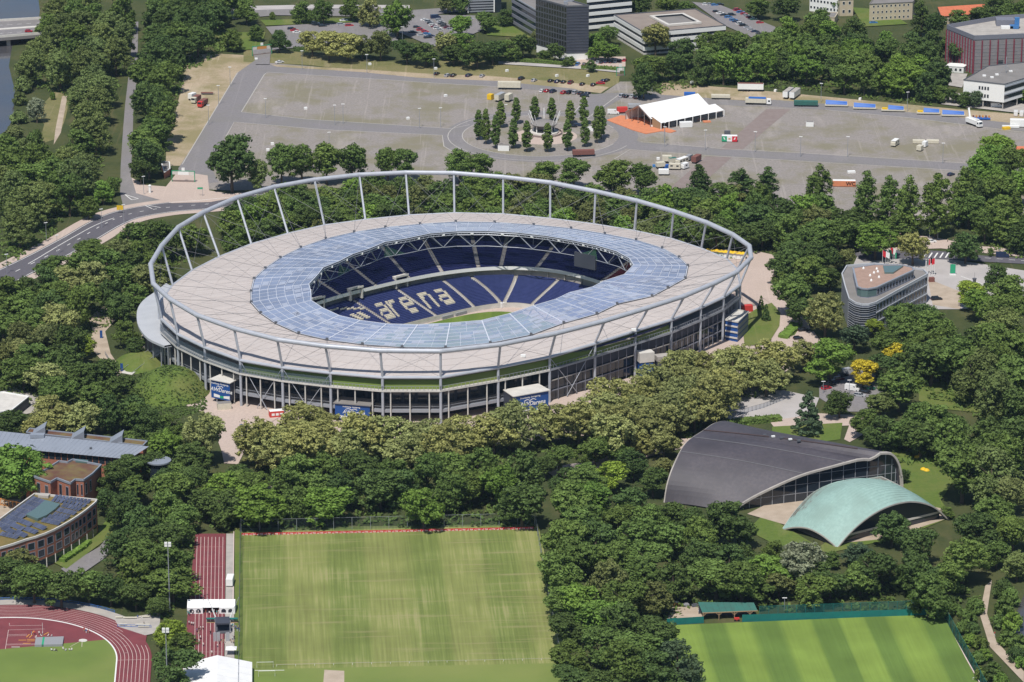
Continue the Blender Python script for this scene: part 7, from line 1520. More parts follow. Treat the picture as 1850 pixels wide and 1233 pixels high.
# signs by the road
ys = thing('warning_board', 'yellow road sign board on a pole at the road bend', 'sign', G(217, 386)); p = G(217, 386); MB().tube([p, up(p, 3)], .1, 6).build('post', 'aluminium', ys); MB().obox(up(p, 2.6), (1.4, 0, 0), (0, .08, 0), (0, 0, 1.0)).build('board', 'yellow', ys)
gs = thing('direction_sign', 'green and white direction sign on a thin post by the gate', 'sign', G(366, 355)); p = G(366, 355); MB().tube([p, up(p, 4)], .08, 6).build('post', 'aluminium', gs); MB().obox(up(p + Vector((-1, 0, 0)), 3.7), (1.2, 0, 0), (0, .05, 0), (0, 0, .4)).build('board', 'banner_green', gs)
ad = thing('advertising_column', 'white round advertising column on the pavement by the road bend', 'column', G(271, 349)); p = G(271, 349); MB().lathe([(.6, 0), (.6, 3.2), (.75, 3.2), (.7, 3.6), (.02, 3.9)], 12, p).build('drum', 'white', ad)
# ---------------------------------------------------------------- stadium forecourt
def billboard(label, A, B, depth, z0, z1, roof, bevel=0.0, text=True):
    """blue sign box: front bottom-left/right ground points A, B"""
    d = (B - A).normalized(); n = Vector((d.y, -d.x, 0)); L = (B - A).length; e = thing('sign_box', label, 'sign', (A + B) / 2, 0, 'blue arena sign boxes'); C_, D_ = B - n * depth, A - n * depth
    tl, tr = A, B; bl_, br_ = A + d * bevel * L, B
    mb = MB(); mb.quad(up(bl_, z0), up(br_, z0), up(tr, z1), up(tl, z1)); mb.build('front_panel', 'banner_blue', e)
    mb = MB(); mb.quad(up(B, z0), up(C_, z0), up(C_, z1), up(B, z1)); mb.quad(up(C_, z0), up(D_, z0), up(D_, z1), up(C_, z1)); mb.quad(up(D_, z0), up(bl_, z0), up(tl, z1), up(D_, z1)); mb.build('side_wall', 'dark_wall', e)
    o_ = .5; MB().prism([((p + q).x, (p + q).y) for p, q in ((A, (n - d) * o_), (B, (n + d) * o_), (C_, (d - n) * .1), (D_, (-d - n) * .1))], z1, z1 + .3, bottom=True).build('roof', roof, e)
    for p in (A + d * L * .25, A + d * L * .75): MB().beam(p - n * .5, up(p - n * .5, z0 + .1), .35).build('leg', 'aluminium', e)
    H_ = z1 - z0; c = (A + B) / 2 + n * .06
    if text:
        text_on(e, 'AWDarena', H_ * .30, up(c + d * L * .04, z0 + H_ * .50), d, (0, 0, 1), 'white', .25, bold=.03)
        text_on(e, 'Erstklassig. Einzigartig.', H_ * .125, up(c - d * L * .02, z0 + H_ * .84), d, (0, 0, 1), 'white', bold=.012)
        mb = MB()
        for k in range(2):
            pts = [up(c + d * L * (-.20 + .17 * k + .17 * t), z0 + H_ * (.655 + .07 * math.sin(math.pi * t))) for t in [i / 8 for i in range(9)]]
            for i in range(8): mb.beam(pts[i], pts[i + 1], .1, .03 * H_)
        mb.build('wave_mark', 'white', e)
        for t0, t1, z_, m_ in ((.14, .46, .16, 'white'), (.46, .66, .15, 'banner_green'), (.66, .98, .17, 'white')): 
            a, b = A.lerp(B, t0) + n * .04, A.lerp(B, t1) + n * .04; MB().quad(up(a, z0 + H_ * (z_ - .08)), up(b, z0 + H_ * (z_ - .08)), up(b, z0 + H_ * (z_ + (.06 if t0 < .5 else .1))), up(a, z0 + H_ * (z_ + (.1 if t0 < .3 else .04)))).build('stripe', m_, e)
    return e
def gat(px, py, z): q = G(px, py, z); return Vector((q.x, q.y, 0))
billboard('blue lettered sign box with stone-coloured roof beside the grass mound', gat(381, 686, 8.6), gat(415, 693, 8.6), 8.5, 1.6, 8.6, 'pale_concrete')
billboard('blue lettered sign box with grey roof behind the plane trees', gat(605, 729, 6.6), gat(668, 734, 6.6), 7.0, .6, 6.6, 'grey_roof')
billboard('blue lettered sign box with cream roof and slanting left edge', gat(928, 717, 8.2), gat(991, 706, 8.2), 8.0, .6, 8.2, 'pale_concrete', .22)
sa = [G(*p, 8) for p in [(1311, 579), (1333, 583), (1352, 564), (1332, 561)]]; sb_, _ = shell('stair_block', 'dark blue stair block with flat cream roof at the stadium right end', 'stair block', sa, 8.0, 'banner_blue', 'pale_concrete', .5, 'pale_concrete')
for s in range(3): band(sb_, sa[0], sa[1], 1.2 + 2.3 * s, 1.8 + 2.3 * s, 'pale_concrete', .3, 'landing'); band(sb_, sa[1], sa[2], .8 + 2.2 * s, 2.4 + 2.2 * s, 'office_grey', .15, 'sign_band')
BX('bright red container behind the stair block', 'container', 'container', 1349, 557, 12, 4.5, 2.4, 2.4, 'container_red', .1, group='forecourt cabins')
BX('cream container with dark lid beside the left sign box', 'container', 'container', 405, 733, 14, 5.0, 2.8, 2.4, 'cream_metal', .15, mtop='grey_roof', group='forecourt cabins')
e = BX('red ticket cabin with three white windows under the stadium columns', 'ticket_cabin', 'cabin', 499, 747, 14, 5.2, 2.6, 2.3, 'container_red', .1, mtop='white', group='forecourt cabins')
for k in range(3): q = MB(); q.box(-1.9 + k * 1.5, -.8 + k * 1.5, -1.36, -1.31, .8, 1.7); child('ticket_window', q.mesh('ticket_window', 'white'), e)
tt = thing('sign_pillar', 'narrow blue sign pillar on the open forecourt', 'sign', G(436, 783)); p = G(436, 783); MB().obox(up(p, 1.9), (.55, .1, 0), (-.02, .12, 0), (0, 0, 1.5)).build('panel', 'banner_blue', tt); MB().beam(p, up(p, .5), .2).build('foot', 'aluminium', tt)
for px, py, l in ((183, 612, 'blue sign pillar on the sandy path left of the stadium'), (220, 672, 'blue sign pillar at the stair foot left of the mound')):
    t = thing('sign_pillar', l, 'sign', G(px, py)); p = G(px, py); MB().obox(up(p, 1.8), (.5, .1, 0), (-.02, .12, 0), (0, 0, 1.5)).build('panel', 'banner_blue', t); MB().beam(p, up(p, .4), .2).build('foot', 'aluminium', t)
tk = thing('plant_housing', 'pale grey plant housing against the stadium facade', 'housing', G(1165, 680)); p = G(1166, 652, 6); MB().obox(up(p, 7.8), (2.8, .9, 0), (-.6, 1.8, 0), (0, 0, 1.9)).build('tank', 'pale_concrete', tk); MB().obox(up(p, 2.8), (2.4, .8, 0), (-.5, 1.6, 0), (0, 0, 2.8)).build('blue_base', 'banner_blue', tk)
tk = thing('plant_housing', 'second low grey plant housing right of the pale one', 'housing', G(1196, 680)); p = G(1197, 648, 6); MB().obox(up(p, 6.4), (2.6, .9, 0), (-.6, 1.8, 0), (0, 0, 1.0)).build('tank', 'concrete', tk); MB().obox(up(p, 2.7), (2.4, .8, 0), (-.5, 1.6, 0), (0, 0, 2.7)).build('base', 'dark_wall', tk)
sta = thing('stairway', 'pale concrete stairway climbing between mound and shrubs', 'stairs', G(250, 660)); A, B = G(228, 676), G(298, 628, 3); n_ = 26; mb = MB(); d = up(B - A, 0) / n_; nn = Vector((-d.y, d.x, 0)).normalized() * 2.6
for i in range(n_): p = up(A, 0) + d * (i + .5); mb.obox(up(p, (i + 1) * 4.0 / n_ / 2), nn, d / 2, (0, 0, (i + 1) * 4.0 / n_ / 2 + .02))
mb.build('steps', 'pale_concrete', sta)
for s in (-1, 1): MB().beam(up(A + nn * s, 1.0), up(B + nn * s, 5.0), .12, .12).build('handrail', 'aluminium', sta)
for i, px in enumerate((1279, 1287, 1295, 1303, 1311, 1319, 1327, 1335, 1342)):
    p = G(px, 462 + (px - 1279) * .10); e = thing('market_stall', f'small yellow-roofed stall, {nth(i, 9)} behind the stadium right end', 'stall', p, 0, 'yellow-roofed stalls'); MB().obox(up(p, 1.2), (1.0, 0, 0), (0, .9, 0), (0, 0, 1.2)).build('counter', 'white', e); MB().add([up(p, 2.4) + Vector((x, y, 0)) for x, y in ((-1.4, -1.4), (1.4, -1.4), (1.4, 1.4), (-1.4, 1.4))] + [up(p, 3.2)], [(0, 1, 4), (1, 2, 4), (2, 3, 4), (3, 0, 4)]).build('canopy', 'yellow', e)
# flags
def flag(label, px, py, h, m, ang, stripe=None):
    p = G(px, py); e = thing('flagpole', label, 'flag', p, 0, 'flags'); MB().tube([p, up(p, h)], .08, 6, r2=.05).build('pole', 'white', e); d = Vector((math.cos(R(ang)), math.sin(R(ang)), 0)); mb = MB(); k = 6
    for i in range(k):
        a, b = d * (1.5 * i / k), d * (1.5 * (i + 1) / k); w0, w1 = Vector((-d.y, d.x, 0)) * .2 * math.sin(i * 1.6), Vector((-d.y, d.x, 0)) * .2 * math.sin((i + 1) * 1.6)
        mb.quad(up(p, h - 2.6 - .12 * i) + a + w0, up(p, h - 2.6 - .12 * (i + 1)) + b + w1, up(p, h - .1 - .12 * (i + 1)) + b + w1, up(p, h - .1 - .12 * i) + a + w0)
    mb.build('cloth', m, e)
FM = [(1594, 481, 7, 'sign_red'), (1600, 483, 7, 'white'), (1604, 479, 7, 'car_green'), (1608, 478, 7.5, 'sign_red'), (1613, 480, 7.5, 'white'), (1616, 483, 6.5, 'banner_green'), (1672, 500, 7, 'white'), (1676, 497, 7, 'car_green'), (1680, 499, 7.5, 'sign_red'), (1684, 496, 7.5, 'tyre'), (1688, 500, 8, 'sign_red')]
FW = {'sign_red': 'red', 'white': 'white', 'car_green': 'dark green', 'banner_green': 'green', 'tyre': 'black'}
for i, (px, py, h, m_) in enumerate(FM): flag(f'{FW[m_]} flag on a pole, {nth(i if i < 6 else i - 6, 6 if i < 6 else 5)} in the {"left" if i < 6 else "right"} group', px, py, h, m_, -30 + 17 * i)
flag('left of two white flags between trees before the swimming hall', 1153, 820, 6.5, 'white', 20); flag('right of two white flags between trees before the swimming hall', 1166, 823, 6.5, 'white', -15)
gsn = thing('green_sign', 'tall green information board on the paved forecourt', 'sign', G(1721, 498)); p = G(1721, 498); MB().obox(up(p, 2.9), (1.05, 0, 0), (0, .08, 0), (0, 0, 1.9)).build('board', 'banner_green', gsn); MB().box(0, 0, 0, 0, 0, 0) if False else None
for s in (-1, 1): MB().beam(p + Vector((s * 1.1, 0, 0)), up(p, 4.8) + Vector((s * 1.1, 0, 0)), .12).build('post', 'aluminium', gsn)
MB().obox(up(p, .5), (1.3, 0, 0), (0, .5, 0), (0, 0, .25)).build('base', 'white', gsn)
ob = thing('dark_monument', 'dark stone monument pillar on the forecourt right of the terrace', 'monument', G(1760, 518)); p = G(1760, 518); MB().lathe([(1.0, 0), (.8, .4), (.65, 2.8), (.9, 3.2), (.9, 3.5), (.3, 3.6)], 8, p).build('pillar', 'dark_steel', ob); MB().beam(up(p, 3.5), up(p, 6), .08).build('spike', 'dark_steel', ob)
bw = thing('monument_column', 'slim red and white column at the edge of the road', 'column', G(1626, 434)); p = G(1626, 434); MB().lathe([(.6, 0), (.6, .5), (.35, .6), (.35, 3.6), (.5, 3.8), (.5, 4.4), (.05, 4.6)], 10, p).build('shaft', 'pale_concrete', bw); MB().lathe([(.37, 1.6), (.37, 3.0)], 10, p).build('red_band', 'brick', bw)
rc = thing('recycling_box', 'rust brown box beside the right flag group', 'box', G(1683, 510)); p = G(1683, 510); MB().obox(up(p, 1.0), (1.1, .2, 0), (-.1, .8, 0), (0, 0, 1.0)).build('body', 'brown_load', rc)
# ---------------------------------------------------------------- sports grounds in the foreground
# red advertising boards behind the practice pitch
A, B = G(436.5, 969), G(964, 957.5); NB = 39; L = (B - A).length / NB; d = (B - A).normalized(); nrm = Vector((d.y, -d.x, 0)); rz = math.atan2(d.y, d.x)
PANEL = MB().box(-L / 2 + .02, L / 2 - .02, -.05, .05, .05, 1.05).mesh('panel', 'sign_red')
sm = MB(); pts = [Vector((-L * .30 + .30 * math.cos(t), -.07, .66 + .38 * math.sin(t))) for t in [math.pi * (1.05 + .9 * i / 8) for i in range(9)]]
for i in range(8): sm.beam(pts[i], pts[i + 1], .03, .12 + .08 * math.sin(math.pi * i / 7))
sm.box(-L * .30 + .12, -L * .30 + .30, -.08, -.06, .74, .9); SMILE = sm.mesh('smile_mark', 'white')
TUI = text_mesh('TUI', .62, .01, bold=.03); TUI.materials.clear(); TUI.materials.append(MATS['white']); TUI.transform(Matrix.Rotation(math.pi / 2, 4, 'X'))
for i in range(NB):
    p = A + d * L * (i + .5); e = thing('advertising_board', f'red advertising board with white smile mark, {nth(i, NB)} behind the practice pitch', 'board', p, rz, 'red boards behind the practice pitch')
    child('panel', PANEL, e); child('smile_mark', SMILE, e); child('lettering', TUI, e, (L * .16, -.07, .55))
def mesh_fence(label, pts, h, npost, fill, post='aluminium', group=None, board=None, name='mesh_fence'):
    e = thing(name, label, 'fence', pts[0], 0, group); tot = sum((pts[i + 1] - pts[i]).length for i in range(len(pts) - 1))
    for i in range(len(pts) - 1):
        a, b = pts[i], pts[i + 1]; n = max(1, round(npost * (b - a).length / tot))
        for k in range(n):
            p, q = a.lerp(b, k / n), a.lerp(b, (k + 1) / n); MB().beam(up(p, 0), up(p, h), .12).build('post', post, e); MB().quad(up(p, .05), up(q, .05), up(q, h - .1), up(p, h - .1)).build('mesh_panel', fill, e)
            if board: MB().obox(up((p + q) / 2, board / 2), (q - p) / 2, Vector((-(q - p).y, (q - p).x, 0)).normalized() * .06 - Vector((0, 0, 0)), (0, 0, board / 2)).build('screen', 'fence_green', e)
        MB().beam(up(a, h), up(b, h), .07).build('top_rail', post, e)
    MB().beam(up(pts[-1], 0), up(pts[-1], h), .12).build('post', post, e); return e
mesh_fence('tall dark mesh fence behind the red boards', [G(436, 963), G(968, 950)], 4.6, 16, 'mesh_fence')
mesh_fence('tall dark mesh fence along the left side of the practice pitch', [G(434.5, 963), G(433, 1100), G(431, 1260)], 4.6, 18, 'mesh_fence', 'dark_steel')
mesh_fence('mesh fence along the right side of the practice pitch', [G(968, 952), G(990, 1080), G(1015, 1205)], 3.0, 14, 'mesh_fence')
for px, py, qx, qy, l in ((436, 963, 460, 962, 'left'), (966, 951, 948, 952, 'right')):
    e = thing('corner_mast', f'{l} grey corner mast with slanting stay behind the practice pitch', 'mast', G(px, py)); p = G(px, py); MB().tube([p, up(p, 5.2)], .14, 6).build('mast', 'aluminium', e); MB().tube([up(p, 4.9), G(qx, qy)], .07, 5).build('stay', 'aluminium', e)
# low rail and goals at the near edge
rl_ = thing('low_rail', 'low white rail with posts along the near edge of the practice pitch', 'rail', G(515, 1206)); A, B = G(500, 1206), G(1012, 1194)
for i in range(16): p = A.lerp(B, i / 15); MB().tube([p, up(p, .9)], .06, 5).build('post', 'white', rl_)
MB().beam(up(A, .9), up(B, .9), .06).build('rail', 'concrete', rl_)
def goal(label, px, py, w, h, ang, dep=1.6):
    e = thing('goal', label, 'goal', G(px, py), R(ang), 'goals'); mb = MB(); mb.tube([(-w / 2, 0, 0), (-w / 2, 0, h), (w / 2, 0, h), (w / 2, 0, 0)], .06, 6); child('frame', mb.mesh('frame', 'white'), e)
    mb = MB(); [mb.tube([(s * w / 2, 0, h), (s * w / 2, dep * .5, h * .95), (s * w / 2, dep, 0), (s * w / 2, 0, 0)], .035, 5) for s in (-1, 1)]; mb.tube([(-w / 2, dep, 0), (w / 2, dep, 0)], .035, 5); child('stay', mb.mesh('stay', 'aluminium'), e)
goal('rear of two empty white goal frames at the pitch corner', 479, 1208, 5, 2.1, 3); goal('front of two empty white goal frames at the pitch corner', 482, 1224, 5, 2.1, 3)
goal('small white goal at the right edge of the training pitch', 1762, 1229, 1.8, 1.0, 30, .6)
tag(MB().obox(G(487, 1212, .2), (4.5, .1, 0), (0, .12, 0), (0, 0, .12)).build('white_beam', 'white', at=G(487, 1212)), 'white beam lying on the grass beside the goals', 'beam')
tag(MB().lathe([(1.6, 0), (1.6, .06)], 20, G(467, 1228, .04)).build('throwing_plate', 'pale_concrete', at=G(467, 1228)), 'round pale throwing plate in the grass by the marquee', 'plate')
# green screen fences and shelter of the training pitch
mesh_fence('green screen fence behind the training pitch, left of the shelter', [G(1205, 1130), G(1271, 1126)], 2.2, 4, 'green_mesh', 'fence_green', 'green screen fences', 2.15, 'screen_fence')
mesh_fence('long green screen fence behind the training pitch, right of the shelter', [G(1341, 1124), G(1703, 1112)], 2.4, 24, 'green_mesh', 'fence_green', 'green screen fences', 2.35, 'screen_fence')
mesh_fence('green mesh fence along the right side of the training pitch', [G(1703, 1112), G(1790, 1270)], 4.0, 14, 'green_mesh', 'fence_green', 'green screen fences', None, 'screen_fence')
mesh_fence('tall green mesh behind the long screen fence', [G(1372, 1118), G(1703, 1106)], 4.2, 20, 'green_mesh', 'fence_green', 'green screen fences')
tag(MB().beam(up(G(1701, 1113), .15), up(G(1776, 1245), .15), .35, .3).build('red_kerb', 'line_paint', at=G(1701, 1113)), 'low pinkish edge board along the training pitch side', 'board')
sh = thing('timber_shelter', 'open timber shelter with green roof beside the training pitch', 'shelter', G(1315, 1122)); A, B, C_, D_ = G(1269, 1108, 2.6), G(1369, 1104, 2.6), G(1362, 1089, 4.2), G(1261, 1088, 4.2)
for k in range(9): MB().quad(A.lerp(B, k / 9), A.lerp(B, (k + .985) / 9), D_.lerp(C_, (k + .985) / 9), D_.lerp(C_, k / 9)).build('roof_sheet', 'roof_green', sh)
MB().beam(A, B, .2, .25).build('beam', 'wood', sh)
for t in (.02, .30, .58, .86):
    p = A.lerp(B, t); MB().beam(up(p, 0), p, .22).build('post', 'wood', sh)
    for s in (-1, 1): MB().beam(up(p, 1.6), p + (B - A).normalized() * s * 1.1, .14).build('brace', 'wood', sh)
mb = MB(); a, b = up(D_.lerp(A, .15), 0), up(C_.lerp(B, .15), 0); mb.quad(a, b, up(b, 3.6), up(a, 3.6)); mb.build('rear_wall', 'dark_wall', sh)
tr = thing('garden_tractor', 'small red mower under the timber shelter', 'mower', G(1332, 1122)); p = G(1331, 1122); MB().obox(up(p, .7), (.8, .1, 0), (-.05, .4, 0), (0, 0, .35)).build('body', 'container_red', tr); 
for s in (-1, 1): wchild('wheel', WHEEL, tr, up(p, .33) + Vector((s * .55, -.45, 0)))
sheet('store_yard', [(1205, 1122), (1215, 1100), (1262, 1098), (1270, 1112), (1268, 1122)], 'sand_path')
for i, (px, py, sx, m_, l) in enumerate([(1201, 1095, 1.6, 'car_silver', 'silvery tarpaulin heap left in the store yard behind the green fence'), (1222, 1094, 1.8, 'timber_orange', 'orange and white crate pile in the store yard'), (1240, 1097, 1.4, 'grey_cloth', 'grey gravel roller in the store yard'), (1256, 1098, 1.8, 'dark_steel', 'dark trailer bed in the store yard'), (1264, 1109, .7, 'white', 'white sacks beside the timber shelter')]):
    e = thing('stored_gear', l, 'gear', G(px, py)); p = G(px, py); MB().obox(up(p, .5), (sx * .6, .1 * i, 0), (-.1, .7, 0), (0, 0, .5)).build('load', m_, e); MB().obox(up(p, 1.15), (sx * .35, .1, 0), (-.1, .4, 0), (0, 0, .15)).build('cover', 'white' if i == 1 else m_, e)
lamp(1417, 1104, 'pale lamp post behind the long green screen fence', 4.5)
# sunbathers' yellow beanbags on the meadow
for i, (px, py) in enumerate([(1657, 828), (1660, 825), (1668, 850), (1674, 852)]):
    e = thing('beanbag', f'yellow beanbag, {nth(i, 4)} on the hall meadow', 'beanbag', G(px, py), 0, 'yellow beanbags'); p = G(px, py); MB().lathe([(.9, 0), (1.1, .35), (.8, .8), (.3, 1.05), (.02, 1.1)], 9, p).build('cushion', 'yellow', e)
# floodlight masts
def mast(label, px, py, h):
    p = G(px, py); e = thing('floodlight_mast', label, 'mast', p, 0, 'floodlight masts'); MB().tube([p, up(p, h)], .22, 8, r2=.12).build('pole', 'aluminium', e)
    for s in (-1, 1):
        for z in (0, -.8): MB().obox(up(p, h + z) + Vector((s * .6, -.2, 0)), (.45, 0, 0), (0, .25, 0), (0, 0, .32)).build('floodlight', 'white', e)
mast('tall floodlight mast in front of the trees by the sprint track', 307, 1106, 23.5); mast('tall floodlight mast near the running track curve', 303, 1256, 21.5)
# window tent, grandstand stage and the big marquee
wt = thing('window_tent', 'white party tent with black arched windows across the sprint track', 'tent', G(381, 1110)); A, B, C_, D_ = G(338, 1111), G(425, 1110.5), G(424, 1089), G(338, 1090)
zE = 2.4; dd = (B - A).normalized(); nb = Vector((-dd.y, dd.x, 0)); dep = 6.0
for k in range(3):
    a, b = A.lerp(B, k / 3 + .003), A.lerp(B, (k + 1) / 3 - .003); r0_, r1_ = up(a + nb * dep / 2, 4.0), up(b + nb * dep / 2, 4.0)
    MB().quad(up(a, zE), up(b, zE), r1_, r0_).quad(r0_, r1_, up(b + nb * dep, zE), up(a + nb * dep, zE)).build('roof_panel', 'tent_white', wt)
    MB().quad(up(a + nb * dep, 0), up(b + nb * dep, 0), up(b + nb * dep, zE), up(a + nb * dep, zE)).build('rear_wall', 'tent_white', wt)
    if k != 1:
        w = MB().quad(up(a, 0), up(b, 0), up(b, zE), up(a, zE)).build('front_wall', 'tent_white', wt)
        for q in (.28, .72):
            c = a.lerp(b, q) - nb * .05; pts = [c + dd * .75 * math.cos(t) + Vector((0, 0, 1.2 + .75 * math.sin(t))) for t in [math.pi * i / 10 for i in range(11)]] + [c - dd * .75 + Vector((0, 0, .7)), c + dd * .75 + Vector((0, 0, .7))]
            MB().poly(pts).build('arched_window', 'glass_dark', w)
MB().quad(up(A, 0), up(A + nb * dep, 0), up(A + nb * dep, zE), up(A, zE)).quad(up(B, 0), up(B + nb * dep, 0), up(B + nb * dep, zE), up(B, zE)).build('end_wall', 'tent_white', wt)
bm_ = thing('big_marquee', 'big white marquee roof cut by the lower picture edge', 'marquee', G(400, 1240)); rA = G(393, 1184, 5.6); eR = up(G(455.5, 1201, 3.0), 0); dv = TD * -1; hw = abs((eR - up(rA, 0)).dot(TN)); nv = TN
for k in range(6):
    a, b = rA + dv * k * 5, rA + dv * (k * 5 + 4.96)
    MB().quad(a, b, up(b + nv * hw, 3.0), up(a + nv * hw, 3.0)).quad(a, b, up(b - nv * hw, 3.0), up(a - nv * hw, 3.0)).build('roof_panel', 'tent_white', bm_)
    for s in (-1, 1): MB().quad(up(a + nv * hw * s, 0), up(b + nv * hw * s, 0), up(b + nv * hw * s, 3.0), up(a + nv * hw * s, 3.0)).build('side_wall', 'tent_white', bm_)
mb = MB(); mb.poly([up(rA - nv * hw, 0), up(rA + nv * hw, 0), up(rA + nv * hw, 3.0), rA, up(rA - nv * hw, 3.0)]); mb.build('gable_wall', 'tent_white', bm_)
BX('white delivery truck roof seen from above beside the sprint track', 'delivery_truck', 'truck', 415.5, 1048, 88, 5.0, 2.2, 2.2, 'white', .7, group='event vehicles')
sg = thing('event_stage', 'black event stage with pale banner screens on the sprint track', 'stage', G(402, 1160)); A, B = G(390, 1147), G(416, 1146); d = (B - A).normalized(); nb2 = Vector((-d.y, d.x, 0)); 
MB().obox(up((A + B) / 2 + nb2 * 2.5, 3.6), (B - A) / 2, nb2 * 2.6, (0, 0, .25)).build('stage_roof', 'dark_wall', sg); MB().obox(up((A + B) / 2 + nb2 * 4.8, 1.9), (B - A) / 2, nb2 * .15, (0, 0, 1.8)).build('backdrop', 'dark_wall', sg); MB().obox(up((A + B) / 2 + nb2 * 2.2, .35), (B - A) / 2, nb2 * 2.4, (0, 0, .35)).build('platform', 'dark_steel', sg)
for t in (0, 1): 
    for w in (0, 4.6): p = A.lerp(B, t) + nb2 * w; MB().beam(p, up(p, 3.5), .25).build('truss_leg', 'aluminium', sg)
for x0, x1, l in ((385.5, 391, 0), (391.5, 398, 0), (408, 415, 0)):
    a, b = G(x0, 1161), G(x1, 1160.5); MB().obox(up((a + b) / 2, 1.7), (b - a) / 2, nb2 * .08, (0, 0, 1.6)).build('banner_screen', 'car_silver', sg)
ct = thing('crane_lift', 'white lifting truss with raised arms behind the event stage', 'lift', G(403, 1125)); p = G(403, 1126); mb = MB(); mb.obox(up(p, .6), (2.4, 0, 0), (0, 1.2, 0), (0, 0, .5)); mb.beam(up(p, 1) + Vector((-2, 0, 0)), up(p, 4.5) + Vector((-3.4, 1, 0)), .3); mb.beam(up(p, 1) + Vector((2, 0, 0)), up(p, 4.5) + Vector((3.4, 1, 0)), .3); mb.build('frame', 'white', ct); mb = MB(); mb.tube([up(p, 4.5) + Vector((-3.4, 1, 0)), up(p, 8) + Vector((-5, 2, 0))], .08, 5); mb.tube([up(p, 4.5) + Vector((3.4, 1, 0)), up(p, 8) + Vector((5, 2, 0))], .08, 5); mb.build('arm', 'aluminium', ct)
for px, l in ((381.5, 'left'), (421.5, 'right')):
    e = thing('team_bench', f'{l} dark green team bench shelter beside the stage', 'shelter', G(px, 1127), 0, 'team bench shelters'); p = G(px, 1127); MB().obox(up(p, 1.75), (1.35 * 1.1, 0, 0), (0, .5, 0), (0, 0, .08)).build('canopy', 'fence_green', e); MB().obox(up(p, .85) + Vector((0, .45, 0)), (1.45, 0, 0), (0, .06, 0), (0, 0, .85)).build('back_panel', 'green_mesh', e); MB().obox(up(p, .4), (1.4, 0, 0), (0, .25, 0), (0, 0, .08)).build('seat', 'wood', e)
e = thing('pop_up_tent', 'small white pop-up tent behind the big marquee', 'tent', G(418, 1186)); p = G(418, 1184); MB().add([up(p, 2.3) + Vector((x, y, 0)) for x, y in ((-1.7, -1.5), (1.7, -1.5), (1.7, 1.5), (-1.7, 1.5))] + [up(p, 3.1)], [(0, 1, 4), (1, 2, 4), (2, 3, 4), (3, 0, 4)]).build('canopy', 'tent_white', e)
for x, y in ((-1.6, -1.4), (1.6, -1.4), (1.6, 1.4), (-1.6, 1.4)): MB().beam(p + Vector((x, y, 0)), up(p, 2.35) + Vector((x, y, 0)), .07).build('pole', 'aluminium', e)
# athletics gear
q = lambda x, y: G(x / 6.167, 1080 + y / 6.167)
hj = thing('high_jump_mat', 'grey covered landing mat with green strip inside the track curve', 'mat', q(550, 560)); A, B, C_, D_ = q(388, 562), q(698, 556), q(712, 468), q(400, 478)
MB().prism([(p.x, p.y) for p in (A, B, C_, D_)], 0, 1.1).build('mat', 'grey_cloth', hj); a, b, c_, d_ = A.lerp(B, .25), A.lerp(B, .32), D_.lerp(C_, .32), D_.lerp(C_, .25); MB().prism([(p.x, p.y) for p in (a, b, c_, d_)], 0, 1.13).build('strip', 'banner_green', hj)
hb_ = MB().tube([q(478, 430), up(q(478, 430), 4.5)], .05, 5).build('vault_post', 'white', at=q(478, 430)); tag(hb_, 'thin white upright standing behind the grey landing mat', 'post')
BENCH = MB().box(-1.2, 1.2, -.18, .18, .38, .46).mesh('seat', 'timber_orange'); BLEG = MB().box(-.05, .05, -.15, .15, 0, .38).mesh('leg', 'dark_steel')
BL = sorted([(250, 488, 0), (345, 480, 0), (345, 497, 3), (300, 524, 0), (312, 440, 75), (345, 445, 75), (515, 415, 60), (365, 400, 75)])
for i, (x, y, a) in enumerate(BL):
    e = thing('bench', f'orange wooden bench, {nth(i, len(BL))} beside the grey landing mat', 'bench', q(x, y), R(a), 'orange benches'); child('seat', BENCH, e); [child('leg', BLEG, e, (s, 0, 0)) for s in (-1, 1)]
e = thing('bench', 'grey concrete bench at the left of the infield lawn edge', 'bench', q(175, 565)); p = q(175, 565); MB().obox(up(p, .4), (1.3, 0, 0), (0, .2, 0), (0, 0, .1)).build('seat', 'concrete', e); MB().obox(up(p, .15), (1.0, 0, 0), (0, .12, 0), (0, 0, .15)).build('foot', 'concrete', e)
SL = sorted([(1325, 240, 1.1), (1450, 244, 2.2), (1610, 232, 1.6), (1372, 320, 1.2), (1590, 322, 2.3), (1600, 342, 1.8)])
for i, (x, y, w) in enumerate(SL):
    e = thing('table', f'pale wooden table, {nth(i, len(SL))} on the apron behind the track', 'table', q(x, y), 0, 'tables behind the track'); p = q(x, y); MB().obox(up(p, .72), (w, 0, 0), (0, .4, 0), (0, 0, .05)).build('top', 'cream_metal', e); [MB().obox(up(p, .34) + Vector((s * w * .8, 0, 0)), (.05, 0, 0), (0, .3, 0), (0, 0, .34)).build('leg', 'aluminium', e) for s in (-1, 1)]
pts = [TC + (TN * math.cos(R(t)) + TD * math.sin(R(t))) * 51.6 for t in range(48, 131, 4)]
tf = thing('blue_railing', 'blue railing curving round the outside of the running track', 'railing', pts[0])
for i in range(len(pts) - 1):
    a, b = pts[i], pts[i + 1]; MB().beam(a, up(a, 1.1), .1).build('post', 'blue_plastic', tf)
    for z in (.5, 1.1): MB().beam(up(a, z), up(b, z), .09).build('rail', 'blue_plastic', tf)
    MB().quad(up(a, .1), up(b, .1), up(b, 1.0), up(a, 1.0)).build('mesh_panel', 'railing_glass', tf)
tf = thing('blue_railing', 'short straight blue railing before the tables by the track', 'railing', q(1310, 335)); A, B = q(1310, 335), q(1685, 345)
for i in range(6): p = A.lerp(B, i / 5); MB().beam(p, up(p, 1.1), .1).build('post', 'blue_plastic', tf)
for z in (.5, 1.1): MB().beam(up(A, z), up(B, z), .09).build('rail', 'blue_plastic', tf)
